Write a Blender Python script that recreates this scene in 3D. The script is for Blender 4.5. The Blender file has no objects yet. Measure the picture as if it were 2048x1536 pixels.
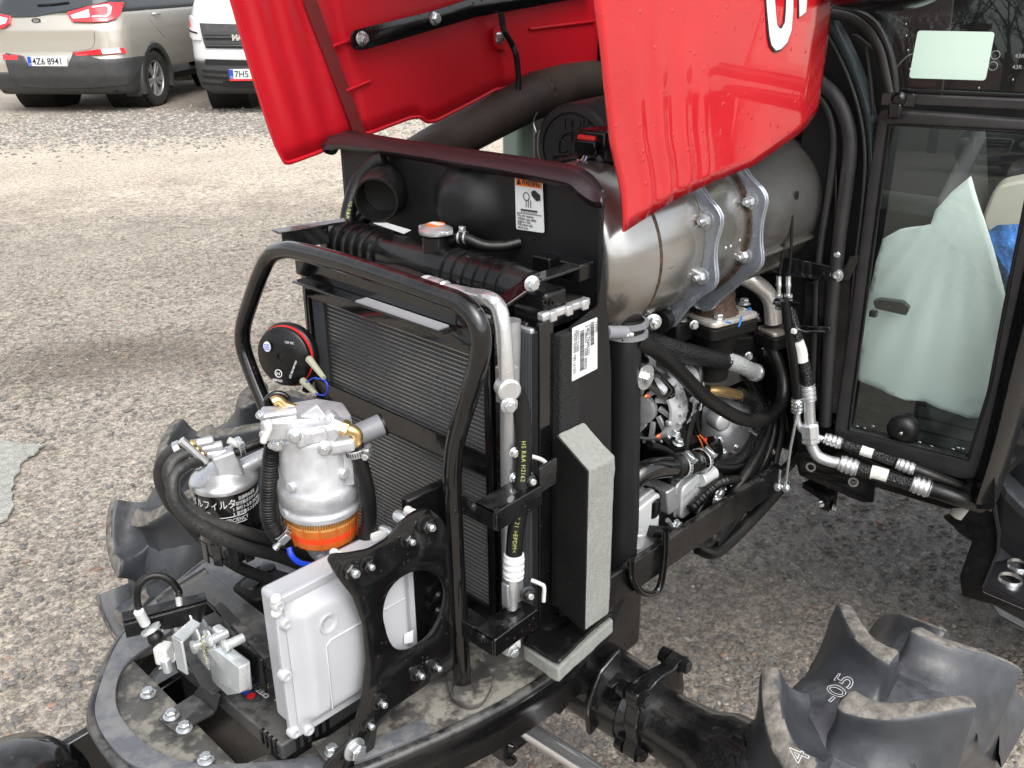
import bpy, bmesh, math, random
from math import sin, cos, pi, radians as rad, sqrt, atan2
from mathutils import Vector, Matrix, noise

random.seed(7)
S = bpy.context.scene
COL = S.collection

# ------------------------------------------------------------------ camera, world, sun, exposure
CAMP = Vector((0, 0, 1.55))
FPX, PIT, ROL, YAW = 1925.0, rad(23.1), rad(-0.67), rad(44.5)
FW = Vector((cos(YAW)*cos(PIT), sin(YAW)*cos(PIT), -sin(PIT)))
_r = Vector((sin(YAW), -cos(YAW), 0)); _u = _r.cross(FW)
CR = cos(ROL)*_r + sin(ROL)*_u
CU = -sin(ROL)*_r + cos(ROL)*_u
cd = bpy.data.cameras.new('camera'); cam = bpy.data.objects.new('camera', cd); COL.objects.link(cam)
cd.sensor_width = 36; cd.lens = FPX/2048*36; cd.clip_start = 0.02; cd.clip_end = 600
cam.matrix_world = Matrix(((CR.x, CU.x, -FW.x, CAMP.x), (CR.y, CU.y, -FW.y, CAMP.y), (CR.z, CU.z, -FW.z, CAMP.z), (0, 0, 0, 1)))
S.camera = cam

W = bpy.data.worlds.new('World'); S.world = W; W.use_nodes = True
wn = W.node_tree.nodes; wl = W.node_tree.links
sky = wn.new('ShaderNodeTexSky'); sky.sky_type = 'NISHITA'; sky.sun_disc = False
SUN_EL, SUN_AZ = rad(52), rad(250)
sky.sun_elevation = SUN_EL; sky.sun_rotation = pi/2 - SUN_AZ
sky.air_density = 1.0; sky.dust_density = 4.0; sky.ozone_density = 1.0
hs = wn.new('ShaderNodeHueSaturation'); hs.inputs['Saturation'].default_value = 0.22; hs.inputs['Value'].default_value = 1.0
# soft cloud cover breaks the sky up into lighter and greyer parts
tc = wn.new('ShaderNodeTexCoord'); mp = wn.new('ShaderNodeMapping'); mp.inputs['Scale'].default_value = (1, 1, 2.2)
cn = wn.new('ShaderNodeTexNoise'); cn.inputs['Scale'].default_value = 2.3; cn.inputs['Detail'].default_value = 6
cr_ = wn.new('ShaderNodeMapRange'); cr_.inputs[1].default_value = .3; cr_.inputs[2].default_value = .7; cr_.inputs[3].default_value = .8; cr_.inputs[4].default_value = 1.2
mx = wn.new('ShaderNodeMix'); mx.data_type = 'RGBA'; mx.blend_type = 'MULTIPLY'; mx.inputs[0].default_value = 1
wl.new(tc.outputs['Generated'], mp.inputs[0]); wl.new(mp.outputs[0], cn.inputs['Vector']); wl.new(cn.outputs[0], cr_.inputs[0])
wl.new(sky.outputs[0], hs.inputs['Color']); wl.new(hs.outputs[0], mx.inputs[6]); wl.new(cr_.outputs[0], mx.inputs[7])
wl.new(mx.outputs[2], wn['Background'].inputs['Color'])
wn['Background'].inputs['Strength'].default_value = 0.15

sd = bpy.data.lights.new('sun', 'SUN'); sun = bpy.data.objects.new('sun', sd); COL.objects.link(sun)
sd.energy = 0.8; sd.angle = rad(60); sd.color = (1.0, 0.965, 0.92)
_sd = Vector((cos(SUN_EL)*cos(SUN_AZ), cos(SUN_EL)*sin(SUN_AZ), sin(SUN_EL)))
sun.rotation_euler = _sd.to_track_quat('Z', 'Y').to_euler(); sun.location = _sd*30
S.view_settings.view_transform = 'Standard'; S.view_settings.look = 'None'
S.view_settings.gamma = 1; S.view_settings.use_curve_mapping = False
S.view_settings.exposure = 1.12
S.render.engine = 'CYCLES'
S.cycles.max_bounces = 7; S.cycles.transparent_max_bounces = 10
S.cycles.use_denoising = True

# ------------------------------------------------------------------ measuring helper: a photo point on a known plane of the place
def ray(px, py):
    return FW*FPX + CR*(px-1024) - CU*(py-768)
def B(px, py, ax, val):
    d = ray(px, py); i = 'xyz'.index(ax)
    return CAMP + d*((val-CAMP[i])/d[i])
def BP(px, py, O, N):
    d = ray(px, py); return CAMP + d*(((Vector(O)-CAMP).dot(N))/d.dot(N))
def BD(px, py, D):
    return CAMP + ray(px, py)*(D/FPX)
V = Vector

# ------------------------------------------------------------------ materials
def nodes(m): return m.node_tree.nodes, m.node_tree.links
MATS = {}
def mat(name, col=(.5, .5, .5), rough=.5, metal=0, coat=0, var=.0, vscale=8, vcol=None, bump=0, bscale=60, bdet=4,
        rvar=0, spec=.5, trans=0, ior=1.45, dust=0, dcol=(.33, .31, .28), dscale=14, drops=0, coatr=.08, stretch=None, alpha=None, bdist=.002, emis=None):
    m = bpy.data.materials.new(name); m.use_nodes = True; n, l = nodes(m); b = n['Principled BSDF']
    b.inputs['Base Color'].default_value = (*col, 1); b.inputs['Roughness'].default_value = rough
    b.inputs['Metallic'].default_value = metal; b.inputs['Coat Weight'].default_value = coat
    b.inputs['Coat Roughness'].default_value = coatr; b.inputs['Specular IOR Level'].default_value = spec
    b.inputs['Transmission Weight'].default_value = trans; b.inputs['IOR'].default_value = ior
    tcn = n.new('ShaderNodeTexCoord'); src = tcn.outputs['Object']
    if stretch:
        mpn = n.new('ShaderNodeMapping'); mpn.inputs['Scale'].default_value = stretch; l.new(src, mpn.inputs[0]); src2 = mpn.outputs[0]
    else: src2 = src
    colsock = None
    if var or vcol:
        t = n.new('ShaderNodeTexNoise'); t.inputs['Scale'].default_value = vscale; t.inputs['Detail'].default_value = 6; t.inputs['Roughness'].default_value = .6
        l.new(src2, t.inputs['Vector'])
        r = n.new('ShaderNodeValToRGB'); r.color_ramp.elements[0].position = .32; r.color_ramp.elements[1].position = .68
        a = tuple(max(0, c*(1-var)) for c in col); bb = vcol or tuple(min(1, c*(1+var)) for c in col)
        r.color_ramp.elements[0].color = (*a, 1); r.color_ramp.elements[1].color = (*bb, 1)
        l.new(t.outputs[0], r.inputs[0]); colsock = r.outputs[0]
    rs = None
    if rvar:
        t = n.new('ShaderNodeTexNoise'); t.inputs['Scale'].default_value = vscale*2.3; t.inputs['Detail'].default_value = 5
        l.new(src2, t.inputs['Vector'])
        r = n.new('ShaderNodeMapRange'); r.inputs[1].default_value = .3; r.inputs[2].default_value = .7
        r.inputs[3].default_value = max(.02, rough-rvar); r.inputs[4].default_value = min(1, rough+rvar)
        l.new(t.outputs[0], r.inputs[0]); rs = r.outputs[0]
    if dust:   # blotchy dried dust, thickest on surfaces that face up
        g = n.new('ShaderNodeNewGeometry'); sx = n.new('ShaderNodeSeparateXYZ'); l.new(g.outputs['Normal'], sx.inputs[0])
        t = n.new('ShaderNodeTexNoise'); t.inputs['Scale'].default_value = dscale; t.inputs['Detail'].default_value = 8; t.inputs['Roughness'].default_value = .7
        l.new(src, t.inputs['Vector'])
        mr = n.new('ShaderNodeMapRange'); mr.inputs[1].default_value = .47; mr.inputs[2].default_value = .58; l.new(t.outputs[0], mr.inputs[0])
        up = n.new('ShaderNodeMapRange'); up.inputs[1].default_value = .2; up.inputs[2].default_value = .95; up.inputs[3].default_value = .12; l.new(sx.outputs[2], up.inputs[0])
        mu = n.new('ShaderNodeMath'); mu.operation = 'MULTIPLY'; l.new(mr.outputs[0], mu.inputs[0]); l.new(up.outputs[0], mu.inputs[1])
        mu2 = n.new('ShaderNodeMath'); mu2.operation = 'MULTIPLY'; mu2.inputs[1].default_value = dust; l.new(mu.outputs[0], mu2.inputs[0])
        mixn = n.new('ShaderNodeMix'); mixn.data_type = 'RGBA'; l.new(mu2.outputs[0], mixn.inputs[0])
        if colsock: l.new(colsock, mixn.inputs[6])
        else: mixn.inputs[6].default_value = (*col, 1)
        mixn.inputs[7].default_value = (*dcol, 1); colsock = mixn.outputs[2]
        mf = n.new('ShaderNodeMix'); mf.data_type = 'FLOAT'; l.new(mu2.outputs[0], mf.inputs[0])
        if rs: l.new(rs, mf.inputs[2])
        else: mf.inputs[2].default_value = rough
        mf.inputs[3].default_value = .85; rs = mf.outputs[0]
    if colsock: l.new(colsock, b.inputs['Base Color'])
    if rs: l.new(rs, b.inputs['Roughness'])
    nrm = None
    if bump:
        t = n.new('ShaderNodeTexNoise'); t.inputs['Scale'].default_value = bscale; t.inputs['Detail'].default_value = bdet; l.new(src2, t.inputs['Vector'])
        bn = n.new('ShaderNodeBump'); bn.inputs['Strength'].default_value = bump; bn.inputs['Distance'].default_value = bdist; l.new(t.outputs[0], bn.inputs['Height']); nrm = bn.outputs[0]
    if drops:  # rain drops
        vo = n.new('ShaderNodeTexVoronoi'); vo.inputs['Scale'].default_value = drops; l.new(src, vo.inputs['Vector'])
        sp = n.new('ShaderNodeSeparateColor'); l.new(vo.outputs['Color'], sp.inputs[0])
        th = n.new('ShaderNodeMapRange'); th.inputs[1].default_value = .55; th.inputs[2].default_value = 1; th.inputs[3].default_value = -.1; th.inputs[4].default_value = .34; l.new(sp.outputs[0], th.inputs[0])
        sb = n.new('ShaderNodeMath'); sb.operation = 'SUBTRACT'; sb.use_clamp = True; l.new(th.outputs[0], sb.inputs[0]); l.new(vo.outputs['Distance'], sb.inputs[1])
        sq = n.new('ShaderNodeMath'); sq.operation = 'POWER'; sq.inputs[1].default_value = .5; l.new(sb.outputs[0], sq.inputs[0])
        bn = n.new('ShaderNodeBump'); bn.inputs['Strength'].default_value = .9; bn.inputs['Distance'].default_value = .0016; l.new(sq.outputs[0], bn.inputs['Height'])
        if nrm: l.new(nrm, bn.inputs['Normal'])
        nrm = bn.outputs[0]
    if nrm:
        l.new(nrm, b.inputs['Normal'])
        if coat and drops: l.new(nrm, b.inputs['Coat Normal'])
    if emis: b.inputs['Emission Color'].default_value = (*emis, 1); b.inputs['Emission Strength'].default_value = 1
    MATS[name] = m
    return m

mat('black_gloss', (.004, .004, .0045), .12, coat=.4, var=.3, vscale=20, rvar=.06, bump=.12, bscale=30, dust=.04, dscale=30, drops=150)
mat('black_paint', (.004, .004, .0045), .25, spec=.42, var=.3, rvar=.08, bump=.15, bscale=45, dust=.10, dscale=25)
mat('black_wet_cast', (.004, .004, .0045), .20, coat=.6, rvar=.08, bump=.8, bscale=190, bdist=.0018, dust=.10, dscale=18, dcol=(.10, .09, .08))
mat('shroud_metal', (.009, .0092, .010), .42, spec=.32, var=.18, vscale=6, rvar=.05, bump=.10, bscale=300, dust=.05, dscale=20)
mat('shroud_lip', (.020, .012, .014), .30, var=.15, vscale=5, bump=.1, bscale=200)
mat('black_plastic', (.004, .004, .0045), .24, spec=.42, var=.2, rvar=.06, bump=.08, bscale=80, dust=.04)
mat('black_matte', (.004, .004, .004), .6, spec=.25, var=.25, bump=.3, bscale=160, dust=.05)
mat('deck_paint', (.090, .094, .105), .30, var=.15, vscale=9, rvar=.08, bump=.06, bscale=60, dust=.40, dscale=16, dcol=(.24, .235, .22))
mat('dusty_deck', (.055, .053, .049), .42, var=.35, vscale=30, rvar=.12, bump=.3, bscale=160, dust=.95, dscale=26, dcol=(.185, .175, .150))
mat('dusty_lid', (.030, .030, .031), .30, var=.2, rvar=.1, bump=.12, bscale=70, dust=.5, dscale=22, dcol=(.14, .135, .125))
mat('cleaner_plastic', (.026, .027, .029), .36, var=.15, bump=.1, bscale=90)
mat('rubber', (.0045, .0045, .0045), .36, spec=.4, var=.25, vscale=20, bump=.2, bscale=220, dust=.04)
mat('braid_hose', (.008, .008, .009), .34, bump=.2)
mat('tyre', (.034, .037, .042), .34, var=.25, vscale=7, rvar=.08, bump=.2, bscale=60, bdist=.003, dust=.30, dscale=7, dcol=(.15, .16, .175))
mat('tyre_lug_top', (.075, .071, .065), .88, var=.35, vscale=60, vcol=(.21, .195, .17), bump=.8, bscale=220)
mat('car_tyre', (.022, .021, .020), .7, var=.3, vscale=20, bump=.5, bscale=150, dust=.3)
mat('foam_black', (.010, .010, .010), .9, bump=1, bscale=420, bdet=2, bdist=.004)
mat('foam_grey', (.21, .215, .20), .95, var=.10, vscale=160, bump=.6, bscale=420, bdist=.002)
mat('cast_alu', (.50, .51, .53), .42, metal=.6, var=.16, vscale=45, rvar=.12, bump=.3, bscale=420, bdist=.0008, dust=.12, dscale=60, dcol=(.25, .24, .22))
mat('alu_bright', (.60, .61, .62), .30, metal=.75, var=.12, vscale=20, rvar=.08, bump=.12, bscale=120)
mat('alu_painted', (.42, .43, .455), .34, metal=.15, var=.05, vscale=10, rvar=.05, coat=.1, bump=.12, bscale=260, bdist=.0008, dust=.12, dscale=40)
mat('zinc', (.58, .605, .62), .25, metal=.85, var=.04, vscale=15, rvar=.04)
mat('zinc_plate', (.66, .69, .70), .24, metal=.6, var=.05, vscale=20, rvar=.05)
mat('zinc_clamp', (.40, .44, .50), .26, metal=.8, var=.10, vscale=18, rvar=.08, bump=.08, bscale=60)
mat('steel_dull', (.40, .38, .35), .34, metal=.75, var=.3, vscale=9, rvar=.12, bump=.15, bscale=60, vcol=(.55, .52, .47))
mat('steel_polished', (.70, .68, .64), .26, metal=.65, var=.15, vscale=12, rvar=.08)
mat('chrome', (.86, .87, .88), .13, metal=.9, rvar=.03)
mat('brass', (.62, .44, .20), .28, metal=.9, var=.15, vscale=60)
mat('rust_weld', (.040, .028, .021), .65, metal=.4, var=.5, vscale=110, vcol=(.105, .065, .042), bump=.9, bscale=160)
mat('red_paint', (.47, .007, .014), .24, coat=1, var=.08, vscale=7, coatr=.02, bump=.03, bscale=9, bdist=.004, drops=95, dust=.05, dscale=30, rvar=.05)
mat('red_inner', (.47, .007, .016), .38, coat=.25, coatr=.25, var=.10, vscale=6, bump=.10, bscale=14)
mat('red_plastic', (.60, .02, .02), .3)
mat('white_print', (.60, .61, .61), .5)
mat('grey_print', (.30, .31, .31), .5)
mat('black_print', (.012, .012, .012), .5)
mat('yellow_print', (.42, .40, .10), .5)
mat('orange_print', (.70, .16, .02), .45)
mat('blue_wire', (.010, .045, .48), .3)
mat('blue_mark', (.03, .2, .62), .5)
mat('pink_wire', (.65, .28, .38), .4)
mat('yellow_wire', (.55, .40, .08), .4)
mat('clear_plug', (.45, .45, .33), .3, trans=.3)
mat('copper', (.62, .16, .07), .4, metal=.7)
mat('white_plastic', (.52, .52, .51), .35)
mat('paper', (.58, .59, .60), .5, var=.03, vscale=30)
mat('teal_cap', (.08, .42, .50), .45)
mat('grey_hose', (.18, .185, .20), .42, var=.15, vscale=20, bump=.1, bscale=120)
mat('grille_dark', (.008, .008, .008), .5)
mat('seal_rubber', (.014, .0135, .014), .5, var=.25, vscale=30, bump=.25, bscale=150, dust=.25, dcol=(.10, .095, .09))
mat('metal_green', (.060, .080, .085), .28, metal=.3, rvar=.06, bump=.08)
mat('seat_beige', (.42, .41, .34), .5, var=.06)
mat('blue_plastic', (.03, .14, .42), .22, var=.35, vscale=30, bump=1, bscale=20, bdist=.02)
mat('car_champagne', (.47, .445, .39), .30, metal=.55, coat=.9, coatr=.04)
mat('car_white', (.62, .63, .64), .35, coat=.8, coatr=.05)
mat('car_clad', (.040, .041, .042), .55, var=.15, bump=.2, bscale=90, dust=.2)
mat('car_black', (.008, .008, .010), .15, coat=1)
mat('car_glass', (.02, .026, .028), .05, coat=1)
mat('lamp_red', (.62, .02, .03), .12, coat=1)
mat('lamp_clear', (.62, .60, .60), .15, coat=1)
mat('plate_blue', (.01, .06, .45), .4)
mat('wheel_alloy', (.42, .42, .42), .35, metal=.7)
mat('foliage', (.07, .10, .03), .7, var=.5, vscale=30)
mat('bark', (.10, .08, .065), .9)
mat('wall_plaster', (.55, .52, .47), .8, var=.1, bump=.2)
mat('roof_tile', (.16, .07, .05), .8)

def special_materials():
    # hose braid: fine diagonal weave relief
    for nm, sc in (('braid_hose', 900),):
        m = MATS[nm]; n, l = nodes(m); b = n['Principled BSDF']
        t = n.new('ShaderNodeTexVoronoi'); t.inputs['Scale'].default_value = 330
        tcn = n.new('ShaderNodeTexCoord'); l.new(tcn.outputs['Object'], t.inputs['Vector'])
        bn = n.new('ShaderNodeBump'); bn.inputs['Strength'].default_value = 1; bn.inputs['Distance'].default_value = .002
        l.new(t.outputs['Distance'], bn.inputs['Height']); l.new(bn.outputs[0], b.inputs['Normal'])
    # black foam speckle
    # clear tinted cab glass
    m = bpy.data.materials.new('cab_glass'); m.use_nodes = True; n, l = nodes(m)
    n.remove(n['Principled BSDF'])
    tr = n.new('ShaderNodeBsdfTransparent'); tr.inputs[0].default_value = (.975, 1.0, .99, 1)
    gl = n.new('ShaderNodeBsdfGlossy'); gl.inputs['Roughness'].default_value = .01; gl.inputs[0].default_value = (.9, 1, .97, 1)
    fr = n.new('ShaderNodeFresnel'); fr.inputs[0].default_value = 1.42
    ms = n.new('ShaderNodeMixShader'); l.new(fr.outputs[0], ms.inputs[0]); l.new(tr.outputs[0], ms.inputs[1]); l.new(gl.outputs[0], ms.inputs[2])
    l.new(ms.outputs[0], n['Material Output'].inputs[0]); MATS['cab_glass'] = m
    # amber filter bowl
    m = mat('amber_bowl', (.80, .30, .08), .12, coat=.4); n, l = nodes(m); b = n['Principled BSDF']
    tr = n.new('ShaderNodeBsdfTransparent'); tr.inputs[0].default_value = (1.0, .80, .55, 1)
    ms = n.new('ShaderNodeMixShader'); ms.inputs[0].default_value = .16
    l.new(tr.outputs[0], ms.inputs[1]); l.new(b.outputs[0], ms.inputs[2]); l.new(ms.outputs[0], n['Material Output'].inputs[0])
    # heat-tinted canister steel
    m = mat('exhaust_steel', (.40, .39, .37), .30, metal=.82); n, l = nodes(m); b = n['Principled BSDF']
    tcn = n.new('ShaderNodeTexCoord')
    mp_ = n.new('ShaderNodeMapping'); mp_.inputs['Scale'].default_value = (2.2, 5, 5); l.new(tcn.outputs['Object'], mp_.inputs[0])
    t = n.new('ShaderNodeTexNoise'); t.inputs['Scale'].default_value = 2.0; t.inputs['Detail'].default_value = 5; l.new(mp_.outputs[0], t.inputs['Vector'])
    r = n.new('ShaderNodeValToRGB'); e = r.color_ramp.elements
    e[0].position = .30; e[0].color = (.22, .205, .19, 1); e[1].position = .72; e[1].color = (.42, .425, .43, 1)
    k = e.new(.45); k.color = (.30, .28, .25, 1); k = e.new(.58); k.color = (.36, .36, .35, 1)
    l.new(t.outputs[0], r.inputs[0]); l.new(r.outputs[0], b.inputs['Base Color'])
    t2 = n.new('ShaderNodeTexNoise'); t2.inputs['Scale'].default_value = 9; t2.inputs['Detail'].default_value = 8; l.new(tcn.outputs['Object'], t2.inputs['Vector'])
    mr = n.new('ShaderNodeMapRange'); mr.inputs[3].default_value = .11; mr.inputs[4].default_value = .30; l.new(t2.outputs[0], mr.inputs[0]); l.new(mr.outputs[0], b.inputs['Roughness'])
    bn = n.new('ShaderNodeBump'); bn.inputs['Strength'].default_value = .1; bn.inputs['Distance'].default_value = .004; l.new(t.outputs[0], bn.inputs['Height']); l.new(bn.outputs[0], b.inputs['Normal'])
    # sooty pipe, brown at the bends
    m = mat('sooty_pipe', (.030, .024, .020), .62, var=.4, vscale=7, vcol=(.055, .040, .032), bump=.3, bscale=120)
    # translucent foam sheet seen through the glass
    m = mat('foam_sheet', (.86, .97, .93), .75, var=.03, vscale=5, bump=.3, bscale=60)
    n, l = nodes(MATS['foam_sheet']); b = n['Principled BSDF']; tl = n.new('ShaderNodeBsdfTranslucent'); tl.inputs[0].default_value = (.84, .95, .91, 1)
    ms = n.new('ShaderNodeMixShader'); ms.inputs[0].default_value = .12; l.new(b.outputs[0], ms.inputs[1]); l.new(tl.outputs[0], ms.inputs[2]); l.new(ms.outputs[0], n['Material Output'].inputs[0])
    # side and rear glass, dark tint added to darken the view through the cab
    m = bpy.data.materials.new('tinted_glass'); m.use_nodes = True; n, l = nodes(m); n.remove(n['Principled BSDF'])
    tr = n.new('ShaderNodeBsdfTransparent'); tr.inputs[0].default_value = (.42, .44, .44, 1); gl = n.new('ShaderNodeBsdfGlossy'); gl.inputs['Roughness'].default_value = .02; ms = n.new('ShaderNodeMixShader'); ms.inputs[0].default_value = .06
    l.new(tr.outputs[0], ms.inputs[1]); l.new(gl.outputs[0], ms.inputs[2]); l.new(ms.outputs[0], n['Material Output'].inputs[0]); MATS['tinted_glass'] = m
    # condenser fins: fine vertical corrugation
    m = mat('fins', (.030, .033, .037), .38, metal=.3); n, l = nodes(m); b = n['Principled BSDF']
    tcn = n.new('ShaderNodeTexCoord'); w = n.new('ShaderNodeTexWave'); w.wave_type = 'BANDS'; w.bands_direction = 'Y'; w.inputs['Scale'].default_value = 130
    w.inputs['Distortion'].default_value = 1.2; w.inputs['Detail'].default_value = 1; w.inputs['Detail Scale'].default_value = 40
    l.new(tcn.outputs['Object'], w.inputs['Vector'])
    r = n.new('ShaderNodeValToRGB'); r.color_ramp.elements[0].position = .35; r.color_ramp.elements[0].color = (.006, .006, .007, 1)
    r.color_ramp.elements[1].position = .8; r.color_ramp.elements[1].color = (.15, .165, .185, 1)
    l.new(w.outputs[0], r.inputs[0]); l.new(r.outputs[0], b.inputs['Base Color'])
    bn = n.new('ShaderNodeBump'); bn.inputs['Strength'].default_value = .8; bn.inputs['Distance'].default_value = .002; l.new(w.outputs[0], bn.inputs['Height']); l.new(bn.outputs[0], b.inputs['Normal'])
special_materials()

# ------------------------------------------------------------------ mesh building helpers
def basis(axis, up=None):
    a = V(axis).normalized(); h = V(up) if up else (V((0, 0, 1)) if abs(a.z) < .9 else V((1, 0, 0)))
    x = h.cross(a)
    if x.length < 1e-6: x = V((1, 0, 0)).cross(a)
    x.normalize(); y = a.cross(x)
    return x, y, a
def spline(pts, sub=6, closed=False):
    pts = [V(p) for p in pts]; n = len(pts)
    if n < 3: return pts
    out = []
    rng = range(n if closed else n-1)
    for i in rng:
        p0 = pts[(i-1) % n] if (closed or i > 0) else pts[0]*2-pts[1]
        p1 = pts[i]; p2 = pts[(i+1) % n]
        p3 = pts[(i+2) % n] if (closed or i+2 < n) else pts[-1]*2-pts[-2]
        for k in range(sub):
            t = k/sub; t2 = t*t; t3 = t2*t
            out.append(.5*((2*p1)+(-p0+p2)*t+(2*p0-5*p1+4*p2-p3)*t2+(-p0+3*p1-3*p2+p3)*t3))
    if not closed: out.append(pts[-1])
    return out
class MB:
    def __init__(s): s.v = []; s.f = []
    def add(s, vs, fs):
        o = len(s.v); s.v += [tuple(p) for p in vs]; s.f += [tuple(i+o for i in f) for f in fs]; return s
    def box(s, c, size, R=None):
        c = V(c); hx, hy, hz = (x/2 for x in size); R = R or Matrix.Identity(3)
        vs = [c + R @ V((x, y, z)) for x in (-hx, hx) for y in (-hy, hy) for z in (-hz, hz)]
        return s.add(vs, [(0, 1, 3, 2), (4, 6, 7, 5), (0, 4, 5, 1), (2, 3, 7, 6), (0, 2, 6, 4), (1, 5, 7, 3)])
    def bb(s, a, b):
        a = V(a); b = V(b); return s.box((a+b)/2, [abs(b[i]-a[i]) for i in range(3)])
    def prism(s, poly, d):
        poly = [V(p) for p in poly]; d = V(d); n = len(poly)
        return s.add(poly+[p+d for p in poly], [tuple(range(n))[::-1], tuple(range(n, 2*n))]+[(i, (i+1) % n, n+(i+1) % n, n+i) for i in range(n)])
    def lathe(s, o, axis, prof, n=24, a0=0, a1=2*pi, up=None, cap=True):
        x, y, a = basis(axis, up); o = V(o); full = abs(a1-a0-2*pi) < 1e-6; m = n if full else n+1
        vs = []
        for r, h in prof:
            for i in range(m):
                t = a0+(a1-a0)*i/n; vs.append(o+a*h+(x*cos(t)+y*sin(t))*r)
        fs = []
        for j in range(len(prof)-1):
            for i in range(n):
                k = (i+1) % m; fs.append((j*m+i, j*m+k, (j+1)*m+k, (j+1)*m+i))
        if cap and full:
            if prof[0][0] > 1e-6: fs.append(tuple(range(m))[::-1])
            if prof[-1][0] > 1e-6: fs.append(tuple(range((len(prof)-1)*m, len(prof)*m)))
        return s.add(vs, fs)
    def cyl(s, a, b, r, n=20, r2=None):
        a = V(a); b = V(b); return s.lathe(a, b-a, [(r, 0), (r if r2 is None else r2, (b-a).length)], n)
    def tube(s, pts, r, n=12, sub=6, closed=False, cap=True, smooth=True, flat=None):
        P = spline(pts, sub, closed) if smooth else [V(p) for p in pts]
        N = len(P); ups = None; vs = []
        T = []
        for i in range(N):
            if closed: t = P[(i+1) % N]-P[i-1]
            else: t = P[min(i+1, N-1)]-P[max(i-1, 0)]
            T.append(t.normalized() if t.length > 1e-9 else V((0, 0, 1)))
        x, y, a = basis(T[0])
        for i in range(N):
            if i:
                q = T[i-1].rotation_difference(T[i]); x = q @ x; y = q @ y
            rr = r(i/(N-1)) if callable(r) else r
            for k in range(n):
                t = 2*pi*k/n; vs.append(P[i]+(x*cos(t)+y*sin(t)*(flat or 1))*rr)
        fs = []
        for i in range(N if closed else N-1):
            j = (i+1) % N
            for k in range(n): fs.append((i*n+k, i*n+(k+1) % n, j*n+(k+1) % n, j*n+k))
        if cap and not closed: fs += [tuple(range(n))[::-1], tuple(range((N-1)*n, N*n))]
        return s.add(vs, fs)
    def grid(s, fn, nu, nv, closeu=False):
        vs = [fn(i/nu, j/nv) for i in range(nu+1) for j in range(nv+1)]
        return s.add(vs, [(i*(nv+1)+j, (i+1)*(nv+1)+j, (i+1)*(nv+1)+j+1, i*(nv+1)+j+1) for i in range(nu) for j in range(nv)])
    def sphere(s, c, r, n=16, sz=None):
        sz = sz or (1, 1, 1); c = V(c); m = n//2; vs = []
        for j in range(m+1):
            for i in range(n):
                t = pi*j/m; p = 2*pi*i/n; vs.append(c+V((sin(t)*cos(p)*sz[0], sin(t)*sin(p)*sz[1], cos(t)*sz[2]))*r)
        return s.add(vs, [(j*n+i, j*n+(i+1) % n, (j+1)*n+(i+1) % n, (j+1)*n+i) for j in range(m) for i in range(n)])
    def hexh(s, p, axis, r, h):
        return s.lathe(p, axis, [(r*.82, 0), (r, h*.12), (r, h*.85), (r*.86, h)], 6)
def finish(me, smooth=35):
    bm = bmesh.new(); bm.from_mesh(me)
    bmesh.ops.remove_doubles(bm, verts=bm.verts, dist=1e-6)
    bmesh.ops.dissolve_degenerate(bm, edges=bm.edges, dist=1e-7)
    bmesh.ops.recalc_face_normals(bm, faces=bm.faces); bm.to_mesh(me); bm.free()
    if smooth:
        for p in me.polygons: p.use_smooth = True
        me.set_sharp_from_angle(angle=rad(smooth))
def mk(name, mb, m, parent=None, smooth=35, bevel=0, solid=0, offs=1, sub=0, raw=False, bseg=2):
    me = bpy.data.meshes.new(name)
    if isinstance(mb, MB): me.from_pydata(mb.v, [], mb.f)
    else: me = mb; me.name = name
    if not raw: finish(me, smooth)
    me.materials.clear(); me.materials.append(MATS[m] if isinstance(m, str) else m)
    o = bpy.data.objects.new(name, me); COL.objects.link(o)
    if solid:
        md = o.modifiers.new('solid', 'SOLIDIFY'); md.thickness = solid; md.offset = offs
    if bevel:
        md = o.modifiers.new('bevel', 'BEVEL'); md.width = bevel; md.segments = bseg; md.limit_method = 'ANGLE'; md.angle_limit = rad(38); md.harden_normals = False
    if sub:
        md = o.modifiers.new('sub', 'SUBSURF'); md.levels = sub; md.render_levels = sub
    return attach(o, parent)
def attach(o, parent):
    if parent is not None:
        o.parent = parent
        if parent.parent is None: o.matrix_parent_inverse = Matrix.Translation(-parent.location) if not parent.get('_rot') else (Matrix.Translation(parent.location) @ Matrix.Rotation(parent['_rot'], 4, 'Z')).inverted()
    return o
def thing(name, label, cat, loc=(0, 0, 0), group=None):
    o = bpy.data.objects.new(name, None); COL.objects.link(o); o.location = loc; o.empty_display_size = .1
    o['label'] = label; o['category'] = cat
    if group: o['group'] = group
    return o
def tag(o, label=None, cat=None, group=None, kind=None):
    for k, v in (('label', label), ('category', cat), ('group', group), ('kind', kind)):
        if v: o[k] = v
    return o
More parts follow.
